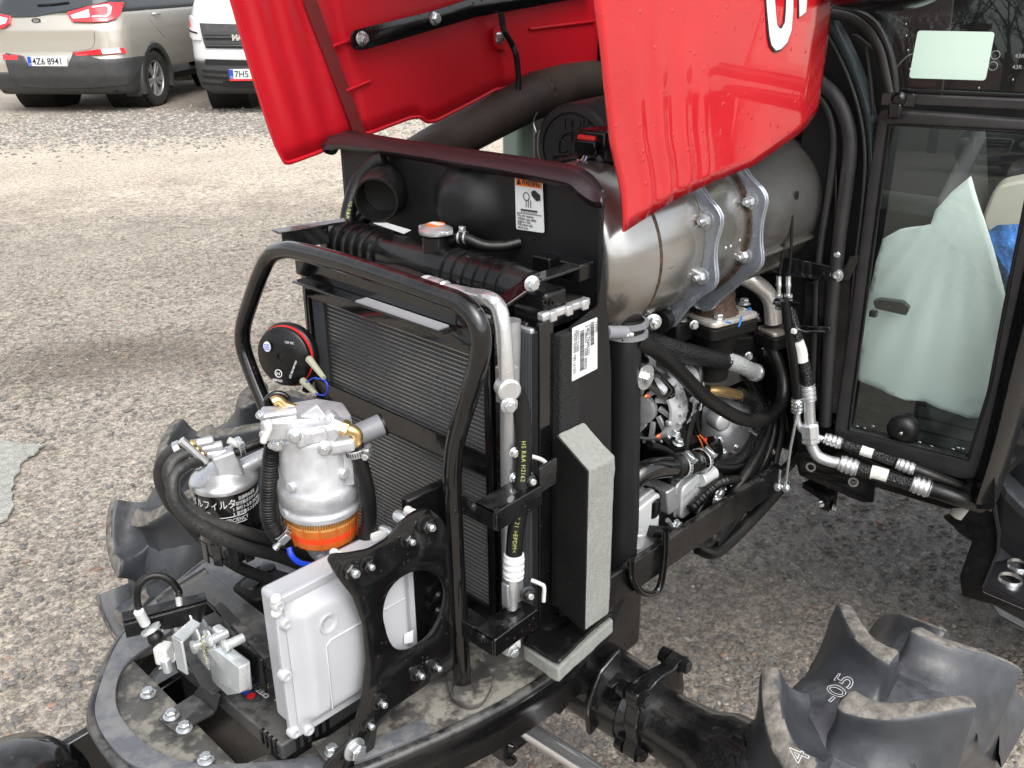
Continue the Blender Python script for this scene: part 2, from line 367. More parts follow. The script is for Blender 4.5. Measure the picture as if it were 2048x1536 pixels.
# flat sheet with holes: outer and holes are point lists already lying in one plane; extruded along n by t
def outline(pts, r=0, seg=4):
    if not r: return pts
    out = []; n = len(pts); rs = r if isinstance(r, (list, tuple)) else [r]*n
    for i in range(n):
        p, a, b = V(pts[i]), V(pts[i-1]), V(pts[(i+1) % n]); rr = min(rs[i], (a-p).length*.49, (b-p).length*.49)
        if rr < 1e-5: out.append(p); continue
        p0 = p+(a-p).normalized()*rr; p1 = p+(b-p).normalized()*rr
        for k in range(seg+1):
            t = k/seg; out.append(p0*(1-t)**2+p*2*t*(1-t)+p1*t*t)
    return out
def sheet_mesh(outer, holes, n, t, bev=0):
    n = V(n).normalized(); O = V(outer[0]); x, y, a = basis(n)
    cu = bpy.data.curves.new('c', 'CURVE'); cu.dimensions = '2D'; cu.fill_mode = 'BOTH'; cu.extrude = max(1e-5, t/2-bev); cu.bevel_depth = bev; cu.bevel_resolution = 1
    cu.offset = -bev
    for pl in [outer]+list(holes):
        sp = cu.splines.new('POLY'); sp.points.add(len(pl)-1); sp.use_cyclic_u = True
        for i, p in enumerate(pl):
            d = V(p)-O; sp.points[i].co = (d.dot(x), d.dot(y), 0, 1)
    ob = bpy.data.objects.new('c', cu); COL.objects.link(ob)
    dg = bpy.context.evaluated_depsgraph_get(); me = bpy.data.meshes.new_from_object(ob.evaluated_get(dg))
    bpy.data.objects.remove(ob); bpy.data.curves.remove(cu)
    M = Matrix(((x.x, y.x, a.x, 0), (x.y, y.y, a.y, 0), (x.z, y.z, a.z, 0), (0, 0, 0, 1)))
    me.transform(Matrix.Translation(O+n*t/2) @ M)
    return me
def sheet(name, outer, n, t, m, parent, holes=(), bev=0, smooth=30):
    return mk(name, sheet_mesh(outer, holes, n, t, bev), m, parent, smooth)
def circle(c, x, y, r, n=28, ry=None):
    return [V(c)+V(x)*(r*cos(2*pi*i/n))+V(y)*((ry or r)*sin(2*pi*i/n)) for i in range(n)]
def text(name, body, o, x, y, size, m, parent, ext=.0004, align='LEFT', spacing=1.0, bold=0, squeeze=1, curve=None):
    cu = bpy.data.curves.new('t', 'FONT'); cu.body = body; cu.size = size; cu.extrude = ext; cu.align_x = align; cu.space_character = spacing; cu.offset = bold; cu.resolution_u = 3
    ob = bpy.data.objects.new('t', cu); COL.objects.link(ob)
    dg = bpy.context.evaluated_depsgraph_get(); me = bpy.data.meshes.new_from_object(ob.evaluated_get(dg))
    bpy.data.objects.remove(ob); bpy.data.curves.remove(cu)
    if curve: curve(me)
    else:
        x = V(x).normalized(); n = x.cross(V(y)).normalized(); y = n.cross(x)
        M = Matrix(((x.x*squeeze, y.x, n.x, 0), (x.y*squeeze, y.y, n.y, 0), (x.z*squeeze, y.z, n.z, 0), (0, 0, 0, 1)))
        me.transform(Matrix.Translation(V(o)) @ M)
    me.materials.clear(); me.materials.append(MATS[m]); o_ = bpy.data.objects.new(name, me); COL.objects.link(o_)
    return attach(o_, parent)
# shared-mesh bolts
_bm = {}
def bolt(p, axis, s=.006, m='zinc', parent=None, kind='flange', name='bolt'):
    key = (kind, m)
    if key not in _bm:
        b = MB()
        if kind == 'flange': b.lathe((0, 0, 0), (0, 0, 1), [(1.35, 0), (1.35, .12), (1.02, .3)], 20); b.hexh((0, 0, .25), (0, 0, 1), 1.0, .85); b.lathe((0, 0, 1.08), (0, 0, 1), [(.55, 0), (.5, .05), (0, .06)], 12)
        elif kind == 'stud': b.lathe((0, 0, 0), (0, 0, 1), [(1.5, 0), (1.5, .15), (1.05, .3)], 20); b.hexh((0, 0, .25), (0, 0, 1), 1.05, .8); b.lathe((0, 0, .9), (0, 0, 1), [(.52, 0), (.52, 1.0), (.42, 1.12), (0, 1.12)], 12)
        elif kind == 'nutblack': b.lathe((0, 0, 0), (0, 0, 1), [(1.35, 0), (1.35, .12), (1.0, .25)], 20); b.hexh((0, 0, .2), (0, 0, 1), 1.0, .8)
        elif kind == 'socket': b.lathe((0, 0, 0), (0, 0, 1), [(1.0, 0), (1.0, .5), (.9, .65), (.55, .68), (.5, .4), (0, .4)], 18)
        me = bpy.data.meshes.new('bolt'); me.from_pydata(b.v, [], b.f); finish(me, 30); me.materials.append(MATS[m]); _bm[key] = me
    o = bpy.data.objects.new(name, _bm[key]); COL.objects.link(o)
    x, y, a = basis(axis); ang = random.uniform(0, pi/3)
    x2 = x*cos(ang)+y*sin(ang); y2 = a.cross(x2)
    p = V(p); s_ = s
    Mx = Matrix(((x2.x*s_, y2.x*s_, a.x*s_, p.x), (x2.y*s_, y2.y*s_, a.y*s_, p.y), (x2.z*s_, y2.z*s_, a.z*s_, p.z), (0, 0, 0, 1)))
    attach(o, parent); o.matrix_basis = Mx
    return o
def proj(p):
    d = V(p)-CAMP; z = d.dot(FW); return (1024+FPX*d.dot(CR)/z, 768-FPX*d.dot(CU)/z)
X_, Y_, Z_ = V((1, 0, 0)), V((0, 1, 0)), V((0, 0, 1))
# ------------------------------------------------------------------ ground
def ground_material():
    m = bpy.data.materials.new('worn_asphalt'); m.use_nodes = True; n, l = nodes(m); b = n['Principled BSDF']
    g = n.new('ShaderNodeNewGeometry'); pos = g.outputs['Position']
    def noi(sc, det=6, ro=.6, src=pos):
        t = n.new('ShaderNodeTexNoise'); t.inputs['Scale'].default_value = sc; t.inputs['Detail'].default_value = det; t.inputs['Roughness'].default_value = ro; l.new(src, t.inputs['Vector']); return t
    def ramp(src, stops):
        r = n.new('ShaderNodeValToRGB'); e = r.color_ramp.elements
        e[0].position, e[0].color = stops[0][0], (*stops[0][1], 1); e[1].position, e[1].color = stops[-1][0], (*stops[-1][1], 1)
        for p, c in stops[1:-1]: k = e.new(p); k.color = (*c, 1)
        l.new(src, r.inputs[0]); return r.outputs[0]
    def mix(f, a, c, mode='MIX'):
        x = n.new('ShaderNodeMix'); x.data_type = 'RGBA'; x.blend_type = mode
        for s_, v_ in ((0, f), (6, a), (7, c)):
            if isinstance(v_, (float, int)): x.inputs[s_].default_value = v_
            elif isinstance(v_, tuple): x.inputs[s_].default_value = (*v_, 1)
            else: l.new(v_, x.inputs[s_])
        return x.outputs[2]
    def rng(src, a, c, lo=0, hi=1):
        r = n.new('ShaderNodeMapRange'); r.inputs[1].default_value = a; r.inputs[2].default_value = c; r.inputs[3].default_value = lo; r.inputs[4].default_value = hi; l.new(src, r.inputs[0]); return r.outputs[0]
    def math_(op, a, c=None):
        x = n.new('ShaderNodeMath'); x.operation = op; x.use_clamp = False
        for i, v_ in enumerate((a, c)):
            if v_ is None: continue
            if isinstance(v_, (float, int)): x.inputs[i].default_value = v_
            else: l.new(v_, x.inputs[i])
        return x.outputs[0]
    # binder between the stones: sandy, worn
    base = ramp(noi(1.1, 8, .62).outputs[0], [(.30, (.30, .268, .230)), (.5, (.36, .326, .283)), (.70, (.42, .385, .338))])
    grit = ramp(noi(120, 8, .8).outputs[0], [(.39, (.46, .44, .42)), (.5, (1, 1, 1)), (.61, (1.42, 1.38, 1.32))])
    c = mix(1, base, grit, 'MULTIPLY')
    mid = ramp(noi(17, 7, .72).outputs[0], [(.38, (.66, .64, .62)), (.47, (1, 1, 1)), (.68, (1.15, 1.14, 1.12))])
    c = mix(1, c, mid, 'MULTIPLY')
    far_ = ramp(noi(42, 4, .75).outputs[0], [(.40, (.62, .60, .575)), (.5, (1, 1, 1)), (.62, (1.28, 1.26, 1.22))])
    c = mix(1, c, far_, 'MULTIPLY')
    v = n.new('ShaderNodeTexVoronoi'); v.inputs['Scale'].default_value = 78; v.inputs['Randomness'].default_value = 1
    wob = noi(30, 3); wv = n.new('ShaderNodeVectorMath'); wv.operation = 'MULTIPLY_ADD'; l.new(wob.outputs['Color'], wv.inputs[0]); wv.inputs[1].default_value = (.018, .018, 0); l.new(pos, wv.inputs[2]); l.new(wv.outputs[0], v.inputs['Vector'])
    sc = n.new('ShaderNodeSeparateColor'); l.new(v.outputs['Color'], sc.inputs[0])
    stone = ramp(sc.outputs[0], [(0, (.055, .056, .058)), (.4, (.105, .102, .098)), (.7, (.17, .158, .14)), (.86, (.30, .27, .23)), (.95, (.28, .17, .12)), (1, (.38, .35, .31))])
    size = rng(sc.outputs[1], 0, 1, .10, .48)
    msk = math_('LESS_THAN', v.outputs['Distance'], math_('MULTIPLY', size, .98))
    msk2 = math_('MULTIPLY', msk, math_('GREATER_THAN', sc.outputs[2], .35))
    c = mix(math_('MULTIPLY', msk2, .42), c, stone)
    # places where the surface is wet, earthy or darker: the damp floor under the cab, a muddy spot by the wheel
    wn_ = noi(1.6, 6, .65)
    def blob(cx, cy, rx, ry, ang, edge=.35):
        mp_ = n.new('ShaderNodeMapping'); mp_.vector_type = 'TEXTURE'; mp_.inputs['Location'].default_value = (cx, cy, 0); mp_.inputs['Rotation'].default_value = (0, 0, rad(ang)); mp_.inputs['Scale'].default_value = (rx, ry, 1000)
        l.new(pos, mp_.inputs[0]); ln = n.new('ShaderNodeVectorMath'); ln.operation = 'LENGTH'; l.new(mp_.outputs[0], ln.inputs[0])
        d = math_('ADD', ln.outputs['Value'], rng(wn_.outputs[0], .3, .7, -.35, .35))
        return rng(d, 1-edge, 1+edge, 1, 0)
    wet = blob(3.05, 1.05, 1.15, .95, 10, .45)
    dark_spots = math_('MAXIMUM', blob(1.6, 4.05, .55, .30, -30, .5), math_('MULTIPLY', blob(6.4, 12.2, 2.0, 1.6, -40, .5), .8))  # muddy spot first, then a darker patch around the parked cars
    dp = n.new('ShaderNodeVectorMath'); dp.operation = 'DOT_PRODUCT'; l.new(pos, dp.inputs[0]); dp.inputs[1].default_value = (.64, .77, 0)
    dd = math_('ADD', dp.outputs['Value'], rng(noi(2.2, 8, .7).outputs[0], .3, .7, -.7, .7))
    dark_band = math_('MULTIPLY', math_('MULTIPLY', rng(dd, 6.4, 8.0, 1, 0), rng(dd, 2.6, 4.8, .1, 1)), .28)  # broad darker band across the middle of the yard
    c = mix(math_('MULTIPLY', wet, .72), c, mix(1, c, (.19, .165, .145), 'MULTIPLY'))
    c = mix(math_('MULTIPLY', dark_spots, .75), c, mix(1, c, (.40, .36, .33), 'MULTIPLY'))
    c = mix(dark_band, c, mix(1, c, (.5, .47, .44), 'MULTIPLY'))
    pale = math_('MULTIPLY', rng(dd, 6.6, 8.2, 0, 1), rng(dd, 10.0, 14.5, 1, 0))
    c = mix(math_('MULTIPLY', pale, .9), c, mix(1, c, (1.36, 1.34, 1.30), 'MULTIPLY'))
    l.new(c, b.inputs['Base Color'])
    rgh = rng(noi(14).outputs[0], .38, .6, .05, .30)
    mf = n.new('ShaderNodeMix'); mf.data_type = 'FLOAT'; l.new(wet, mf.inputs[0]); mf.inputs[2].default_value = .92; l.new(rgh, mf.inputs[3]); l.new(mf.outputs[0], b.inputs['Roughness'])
    h1 = math_('MULTIPLY', math_('SUBTRACT', size, v.outputs['Distance']), msk2)
    h = math_('ADD', math_('MULTIPLY', h1, 1.2), math_('ADD', noi(70, 6, .7).outputs[0], math_('MULTIPLY', noi(9, 5).outputs[0], 2.0)))
    bn = n.new('ShaderNodeBump'); bn.inputs['Strength'].default_value = .9; bn.inputs['Distance'].default_value = .011; l.new(h, bn.inputs['Height']); l.new(bn.outputs[0], b.inputs['Normal'])
    MATS['worn_asphalt'] = m
ground_material()
def ground():
    mb = MB()
    rs = [0, .5, 1, 2, 3, 4, 6, 8, 10, 12, 15, 20, 30, 60, 120, 300]
    n = 48; vs = []
    for r in rs:
        for i in range(n):
            a = 2*pi*i/n; x, y = 3+r*cos(a), 4+r*sin(a); vs.append((x, y, -.0165 if r < 3.2 else 0.0))
    fs = [(j*n+i, j*n+(i+1) % n, (j+1)*n+(i+1) % n, (j+1)*n+i) for j in range(len(rs)-1) for i in range(n)]
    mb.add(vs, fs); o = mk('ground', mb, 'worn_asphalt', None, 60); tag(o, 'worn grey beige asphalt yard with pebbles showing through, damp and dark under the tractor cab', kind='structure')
ground()
def relief():
    # uneven worn surface with real height where the camera stands close
    import numpy as np
    rng = np.random.default_rng(8); st = .0085; x0, x1, y0, y1 = .15, 5.0, -.1, 6.0
    nx, ny = int((x1-x0)/st), int((y1-y0)/st); X = np.linspace(x0, x1, nx); Y = np.linspace(y0, y1, ny); H = np.zeros((nx, ny))
    def vnoise(cell, amp):
        gx, gy = int((x1-x0)/cell)+3, int((y1-y0)/cell)+3; g = rng.random((gx, gy)); u = (X-x0)/cell; v = (Y-y0)/cell
        i, j = u.astype(int), v.astype(int); fu, fv = u-i, v-j; fu = (fu*fu*(3-2*fu))[:, None]; fv = (fv*fv*(3-2*fv))[None]
        a = g[np.ix_(i, j)]; b = g[np.ix_(i+1, j)]; c = g[np.ix_(i, j+1)]; d = g[np.ix_(i+1, j+1)]
        return amp*((a*(1-fu)+b*fu)*(1-fv)+(c*(1-fu)+d*fu)*fv)
    H += vnoise(.25, .006)+vnoise(.09, .004)+vnoise(.035, .0035)+vnoise(.019, .0045)+vnoise(.0105, .0025)
    H -= .0150
    e = np.minimum.reduce([np.minimum(X-x0, x1-X)[:, None]+0*Y[None], np.minimum(Y-y0, y1-Y)[None]+0*X[:, None]]); H = H*np.clip(e/.3, 0, 1)+.0005
    co = np.stack([np.repeat(X, ny), np.tile(Y, nx), H.ravel()], 1); idx = np.arange(nx*ny).reshape(nx, ny)
    F = np.stack([idx[:-1, :-1], idx[1:, :-1], idx[1:, 1:], idx[:-1, 1:]], 2).reshape(-1, 4)
    me = bpy.data.meshes.new('ground'); me.vertices.add(len(co)); me.vertices.foreach_set('co', co.astype('f').ravel()); me.loops.add(F.size); me.loops.foreach_set('vertex_index', F.astype('i').ravel())
    me.polygons.add(len(F)); me.polygons.foreach_set('loop_start', (np.arange(len(F))*4).astype('i')); me.update(calc_edges=True)
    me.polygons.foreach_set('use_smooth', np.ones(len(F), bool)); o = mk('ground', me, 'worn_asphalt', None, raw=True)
    tag(o, 'pitted worn asphalt of the yard close around the tractor', kind='structure')
relief()
def pebbles():
    import numpy as np
    rng = np.random.default_rng(5)
    # low stone: squashed 8-sided lump
    ang = np.arange(7)*2*pi/7
    ring0 = np.stack([np.cos(ang), np.sin(ang), np.zeros(7)], 1); ring1 = np.stack([.72*np.cos(ang+.2), .72*np.sin(ang+.2), np.full(7, .6)], 1)
    base = np.concatenate([ring0, ring1, [[0, 0, .8]]]); faces = [(i, (i+1) % 7, 7+(i+1) % 7, 7+i) for i in range(7)]+[(7+i, 7+(i+1) % 7, 14) for i in range(7)]
    groups = [('pebble_grey', (.15, .145, .138), 'dark grey'), ('pebble_sand', (.21, .188, .16), 'sandy'), ('pebble_pale', (.36, .33, .285), 'pale'), ('pebble_red', (.30, .19, .14), 'reddish')]
    for gi, (nm, col, word) in enumerate(groups):
        mat(nm, col, .8, var=.35, vscale=8, bump=.4, bscale=200)
        cnt = (30000, 20000, 9000, 900)[gi]
        # denser near the tractor
        u = rng.random(cnt*3); r = .9+6.5*u**1.6; th = rng.uniform(-.25, 1.85, cnt*3)
        x = r*np.cos(th); y = r*np.sin(th)
        ok = np.ones(len(x), bool); x, y = x[ok][:cnt], y[ok][:cnt]; r = np.hypot(x, y)
        s = rng.gamma(3.2, .0015, len(x))+.002; s = np.minimum(s, .013)
        if gi == 2: s *= .62
        el = rng.uniform(.6, 1.0, len(x)); ro = rng.uniform(0, 6.28, len(x)); hh = rng.uniform(.22, .5, len(x))
        # coarser loose gravel lying by the parked cars
        nf_ = (9000, 6000, 9000, 300)[gi]; u2 = rng.normal(0, 1, (nf_, 2)); xf = 5.3+u2[:, 0]*1.3+u2[:, 1]*.35; yf = 10.6-u2[:, 0]*.9+u2[:, 1]*.6
        x = np.concatenate([x, xf]); y = np.concatenate([y, yf]); s = np.concatenate([s, np.minimum(rng.gamma(3.5, .0034, nf_)+.003, .026)]); el = np.concatenate([el, rng.uniform(.6, 1, nf_)]); ro = np.concatenate([ro, rng.uniform(0, 6.28, nf_)]); hh = np.concatenate([hh, rng.uniform(.4, .9, nf_)])
        jit = rng.uniform(.8, 1.2, (len(x), 15, 1))
        P = base[None]*jit; P = P*np.stack([s, s*el, s*hh], 1)[:, None, :]
        c, s_ = np.cos(ro)[:, None], np.sin(ro)[:, None]
        Q = np.stack([P[..., 0]*c-P[..., 1]*s_+x[:, None], P[..., 0]*s_+P[..., 1]*c+y[:, None], P[..., 2]-.002], 2).reshape(-1, 3)
        F = (np.array([f if len(f) == 4 else f for f in faces[:7]])[None]+(np.arange(len(x))*15)[:, None, None]).reshape(-1, 4)
        T = (np.array(faces[7:])[None]+(np.arange(len(x))*15)[:, None, None]).reshape(-1, 3)
        me = bpy.data.meshes.new('pebbles'); nv, nf = len(Q), len(F)+len(T)
        me.vertices.add(nv); me.vertices.foreach_set('co', Q.astype('f').ravel())
        li = np.concatenate([F.ravel(), T.ravel()]); me.loops.add(len(li)); me.loops.foreach_set('vertex_index', li.astype('i'))
        me.polygons.add(nf); st = np.concatenate([np.arange(len(F))*4, len(F)*4+np.arange(len(T))*3]); me.polygons.foreach_set('loop_start', st.astype('i'))
        me.update(calc_edges=True); me.validate()
        for p in me.polygons: p.use_smooth = True
        o = mk('pebbles', me, nm, None, raw=True)
        tag(o, '%s pebbles bedded in the worn asphalt of the yard' % word, 'pebbles', kind='stuff')
pebbles()
# pale cement patch at the left edge of the yard
def cement_patch():
    px = [(-260, 900), (-120, 878), (0, 882), (40, 888), (86, 892), (76, 905), (46, 925), (34, 945), (24, 972), (27, 995), (26, 1022), (18, 1035), (0, 1045), (-120, 1075), (-300, 1090)]
    pts = [B(x, y, 'z', .004) for x, y in px]; P2 = []
    for i in range(len(pts)):
        a, b = pts[i], pts[(i+1) % len(pts)]
        for k in range(4): q = a.lerp(b, k/4); P2.append(q+V((noise.noise(q*30), noise.noise(q*30+V((5, 5, 5))), 0))*.014)
    mat('cement', (.33, .335, .305), .9, var=.25, vscale=40, bump=1, bscale=110, bdist=.012)
    o = sheet('cement_patch', P2, Z_, .007, 'cement', None); tag(o, 'pale greenish cement patch set in the asphalt at the left edge', 'patch', kind='structure')
cement_patch()
mat('crack_dark', (.05, .045, .04), .95)

# ------------------------------------------------------------------ cars
def ribbon_fn(hw, rear, front, c, zs):
    """plan outline of a car at height z: returns f(s, z) with s running along the rear half: s<0 left side, s>0 right side"""
def car_frame(O, az):
    ef = V((cos(rad(az)), sin(rad(az)), 0)); el = V((-ef.y, ef.x, 0)); return O, ef, el
def interp(tab, z):
    if z <= tab[0][0]: return tab[0][1:]
    for a, b in zip(tab, tab[1:]):
        if z <= b[0]:
            t = (z-a[0])/(b[0]-a[0]); t = t*t*(3-2*t) if len(a) > 9 else t
            return tuple(a[i]*(1-t)+b[i]*t for i in range(1, len(a)))
    return tab[-1][1:]
class Shell:
    """a car end built as stacked plan outlines. tab rows: z, half width, end distance from origin, corner radius, crown (bow of the end face)"""
    def __init__(s, O, e_end, e_side, tab, side_len): s.O, s.ee, s.es, s.tab, s.L = V(O), e_end, e_side, tab, side_len
    def at(s, u, z, off=0):
        hw, ed, c, crown = interp(s.tab, z)
        # u: signed distance along the outline from the middle of the end face
        sg = 1 if u >= 0 else -1; a = abs(u); flat = hw-c; arc = c*pi/2
        if a <= flat: p = (a, ed-crown*(a/hw)**2); nn = (2*crown*a/hw/hw, 1)
        elif a <= flat+arc:
            t = (a-flat)/c; bow = crown*(flat/hw)**2; p = (flat+c*sin(t), ed-bow-c+c*cos(t)); nn = (sin(t)+.0, cos(t))
        else:
            bow = crown*(flat/hw)**2; d = a-flat-arc; p = (hw, ed-bow-c-d); nn = (1, 0)
        ln = sqrt(nn[0]**2+nn[1]**2)
        return s.O + s.es*(sg*(p[0]+off*nn[0]/ln)) + s.ee*(p[1]+off*nn[1]/ln) + Z_*z
    def inv(s, px, py, umax=2.4, z0=.2, z1=1.7):
        best = None
        def err(u, z):
            q = proj(s.at(u, z)); return (q[0]-px)**2+(q[1]-py)**2
        for i in range(60):
            for j in range(24):
                u = -umax+2*umax*i/59; z = z0+(z1-z0)*j/23; p = s.at(u, z)
                e = .01; nrm = (s.at(u+e, z)-s.at(u-e, z)).cross(Z_)
                if abs((p-CAMP).dot(nrm)) < 1e-9: continue
                out = (s.at(u, z, .1)-p)
                if (CAMP-p).dot(out) <= 0: continue
                k = err(u, z)
                if best is None or k < best[0]: best = (k, u, z)
        _, u, z = best; h = .05
        for _ in range(60):
            k0 = err(u, z); mv = False
            for du, dz in ((h, 0), (-h, 0), (0, h), (0, -h)):
                if err(u+du, z+dz) < k0: u += du; z += dz; mv = True; break
            if not mv: h *= .5
            if h < 1e-4: break
        return u, z
    def patch(s, name, pts, off, th, m, parent, px=True, res=.05, bevel=0, r=0):
        uz = [s.inv(*p) for p in pts] if px else pts
        if r: uz = [(q.x, q.y) for q in outline([V((a, b, 0)) for a, b in uz], r)]
        bm = bmesh.new(); vs = [bm.verts.new((u, z, 0)) for u, z in uz]; f = bm.faces.new(vs)
        bmesh.ops.triangulate(bm, faces=[f])
        for _ in range(4):
            es = [e for e in bm.edges if e.calc_length() > res]
            if not es: break
            bmesh.ops.subdivide_edges(bm, edges=es, cuts=1); bmesh.ops.triangulate(bm, faces=[f for f in bm.faces if len(f.verts) > 3])
        if sum((f.normal.z*f.calc_area()) for f in bm.faces) < 0: bmesh.ops.reverse_faces(bm, faces=bm.faces)
        top = list(bm.verts); bnd = [e for e in bm.edges if e.is_boundary]
        res_ = bmesh.ops.extrude_face_region(bm, geom=bm.faces[:])
        new = [v for v in res_['geom'] if isinstance(v, bmesh.types.BMVert)]; ns = set(new)
        for v in bm.verts:
            u, z = v.co.x, v.co.y; v.co = s.at(u, z, off+th if v in ns else off-.004)
        me = bpy.data.meshes.new(name); bm.to_mesh(me); bm.free()
        return mk(name, me, m, parent, 40, bevel=bevel)
    def body(s, umax, z0, z1, nu, nz, cut=None):
        mb = MB(); 
        g = lambda a, b: s.at(-umax+2*umax*a, z0+(z1-z0)*b)
        mb.grid(g, nu, nz)
        if cut: 
            mb.f = [f for f in mb.f if not cut(sum((V(mb.v[i]) for i in f), V())/4)]
        return mb
def wheel(parent, C, ax, R=.345, Wd=.225, rimr=.215, spokes=10, m_rim='wheel_alloy'):
    w = MB(); prof = [(rimr, -Wd*.42), (R*.80, -Wd*.5), (R*.95, -Wd*.47), (R, -Wd*.36), (R, Wd*.36), (R*.95, Wd*.47), (R*.80, Wd*.5), (rimr, Wd*.42)]
    w.lathe(C, ax, prof, 40, cap=False)
    x, y, a = basis(ax)
    wh = mk('wheel', w, 'car_tyre', parent, 40)
    # tread blocks
    t = MB()
    for i in range(44):
        an = 2*pi*i/44
        for k in (-.3, -.1, .1, .3):
            an2 = an+(.05 if k > 0 else 0); rr = x*cos(an2)+y*sin(an2); tt = a.cross(rr); Rm = Matrix((tt, a, rr)).transposed()
            t.box(V(C)+rr*(R+.001)+a*k*Wd, (.030, Wd*.16, .008), Rm)
    tr = mk('tread', t, 'car_tyre', wh, 0)
    rm = MB(); rm.lathe(C, ax, [(rimr, Wd*.40), (rimr*.97, Wd*.42), (rimr*.93, Wd*.38), (rimr*.90, 0)], 36, cap=False)
    for i in range(spokes):
        an = 2*pi*i/spokes; an += (.12 if i % 2 else -.12); rr = x*cos(an)+y*sin(an); tt = a.cross(rr)
        p = [V(C)+rr*.03+a*Wd*.34+tt*.018, V(C)+rr*rimr*.93+a*Wd*.36+tt*.02, V(C)+rr*rimr*.93+a*Wd*.36-tt*.02, V(C)+rr*.03+a*Wd*.34-tt*.018]
        rm.prism(p, a*-.03)
    rm.lathe(C, ax, [(.055, Wd*.30), (.05, Wd*.38), (.03, Wd*.40), (0, Wd*.40)], 20)
    mk('rim', rm, m_rim, wh, 40, bevel=.004)
    dk = MB(); dk.lathe(C, ax, [(rimr*.95, Wd*.05), (0, Wd*.05)], 24, cap=False); mk('brake_disc', dk, 'grille_dark', wh)
    return wh

def suv():
    az = 38; ef = V((cos(rad(az)), sin(rad(az)), 0)); el = V((-ef.y, ef.x, 0))
    Pw = B(322, 211, 'z', 0); O = Pw+el*.90; er = -el
    root = thing('parked_car', 'champagne beige hatchback SUV seen from behind, parked at the top left of the yard', 'car', O)
    tab = [(.22, .84, .78, .20, .05), (.30, .87, .86, .22, .06), (.45, .90, .93, .26, .08), (.62, .905, .94, .28, .08), (.70, .905, .90, .28, .08), (.85, .91, .895, .30, .08), (1.0, .905, .90, .34, .08), (1.12, .88, .84, .34, .08), (1.22, .84, .76, .34, .07), (1.45, .72, .60, .30, .06), (1.62, .62, .40, .28, .05)]
    # end faces point backwards: e_end = -ef, side + = right side
    sh = Shell(O, -ef, er, tab, 4.2)
    WR = O+er*.80+Z_*.345; WL = O+el*.80+Z_*.345; WFR = WR+ef*2.64
    def cut(c):
        for w in (WR, WL, WFR):
            d = c-w
            if sqrt(d.dot(ef)**2+d.z**2) < .40 and abs(d.dot(el)) < .25: return True
        return False
    mk('body', sh.body(5.2, .46, 1.17, 240, 20, cut), 'car_champagne', root, 60, solid=.02, offs=-1)
    mk('window_band', sh.body(5.2, 1.17, 1.62, 120, 8), 'car_glass', root, 50, solid=.02, offs=-1)
    rf = MB(); rf.prism([sh.at(u, 1.62) for u in [-4.9+9.8*i/60 for i in range(61)]], Z_*.05); mk('roof', rf, 'car_champagne', root, 40)
    lo = Shell(O, -ef, er, [(z, w+.012, e+.012, c, k) for z, w, e, c, k in tab], 4.2)
    mk('lower_cladding', lo.body(1.42, .23, .50, 60, 8, cut), 'car_clad', root, 50, solid=.02, offs=-1)
    fl = MB(); fl.bb((-1, -1, 0), (1, 1, .1)); 
    fl = MB(); fl.box(O+ef*1.2+Z_*.30, (4.0, 1.5, .08), Matrix.Rotation(rad(az), 3, 'Z')); mk('underbody', fl, 'black_matte', root)
    # bumper shapes traced on the rear shell
    sh.patch('bumper_upper', [(13, 106), (40, 110), (48, 112), (60, 132), (138, 135), (148, 103), (200, 118), (275, 112), (287, 112), (282, 125), (262, 160), (255, 168), (190, 175), (100, 176), (40, 172), (22, 150)], .012, .018, 'car_clad', root, bevel=.006)
    sh.patch('reflector', [(8, 108), (40, 110), (38, 119), (10, 119)], .02, .012, 'lamp_red', root)
    rfl = sh.patch('reflector', [(147, 105), (200, 98), (245, 95), (250, 106), (203, 109), (155, 111)], .02, .014, 'lamp_red', root)
    sh.patch('clear_lens', [(203, 98), (236, 95), (240, 105), (207, 108)], .036, .003, 'lamp_clear', rfl)
    lm = sh.patch('tail_lamp', [(136, 24), (182, 11), (215, 5), (243, 4), (240, 22), (232, 36), (214, 43), (185, 44), (146, 43)], .008, .03, 'lamp_red', root, bevel=.006)
    sh.patch('inner_lens', [(144, 30), (180, 18), (182, 34), (150, 37)], .040, .004, 'lamp_clear', lm)
    sh.patch('light_loop', [(186, 12), (215, 8), (221, 14), (219, 28), (212, 33), (186, 34), (186, 31), (210, 30), (214, 26), (214, 16), (210, 12), (186, 15)], .042, .004, 'lamp_clear', lm)
    lm = sh.patch('tail_lamp', [(-30, 22), (0, 27), (25, 32), (22, 48), (8, 57), (-30, 60)], .008, .03, 'lamp_red', root, bevel=.006)
    sh.patch('inner_lens', [(2, 32), (20, 36), (16, 46), (2, 50)], .040, .004, 'lamp_clear', lm)
    # tailgate seams
    for ln in ([(184, 44), (188, 65), (189, 85), (180, 98), (150, 103)], [(283, 12), (300, 40), (318, 62), (330, 75)]):
        q = [sh.inv(*p) for p in ln]; t = MB(); t.tube([sh.at(u, z, -.0005) for u, z in q], .0025, 6); mk('panel_gap', t, 'grille_dark', root)
    # rear window lower edge and wiper
    sh.patch('rear_window', [(0, 22), (8, 30), (30, 34), (70, 33), (140, 20), (215, 3), (215, -30), (0, -30)], .004, .01, 'car_glass', root)
    t = MB(); q = [sh.inv(*p) for p in ((78, 10), (110, 8), (140, 4))]; t.tube([sh.at(u, z, .03) for u, z in q], .012, 6); mk('wiper', t, 'black_plastic', root)
    # emblem and number plate
    u, z = sh.inv(74, 41); c = sh.at(u, z, .006); n = (sh.at(u, z, .1)-c).normalized(); sx = (Z_.cross(n)).normalized()
    e = MB(); e.prism(circle(c, sx, Z_, .070, 28, .036), n*.010); em = mk('emblem', e, 'chrome', root)
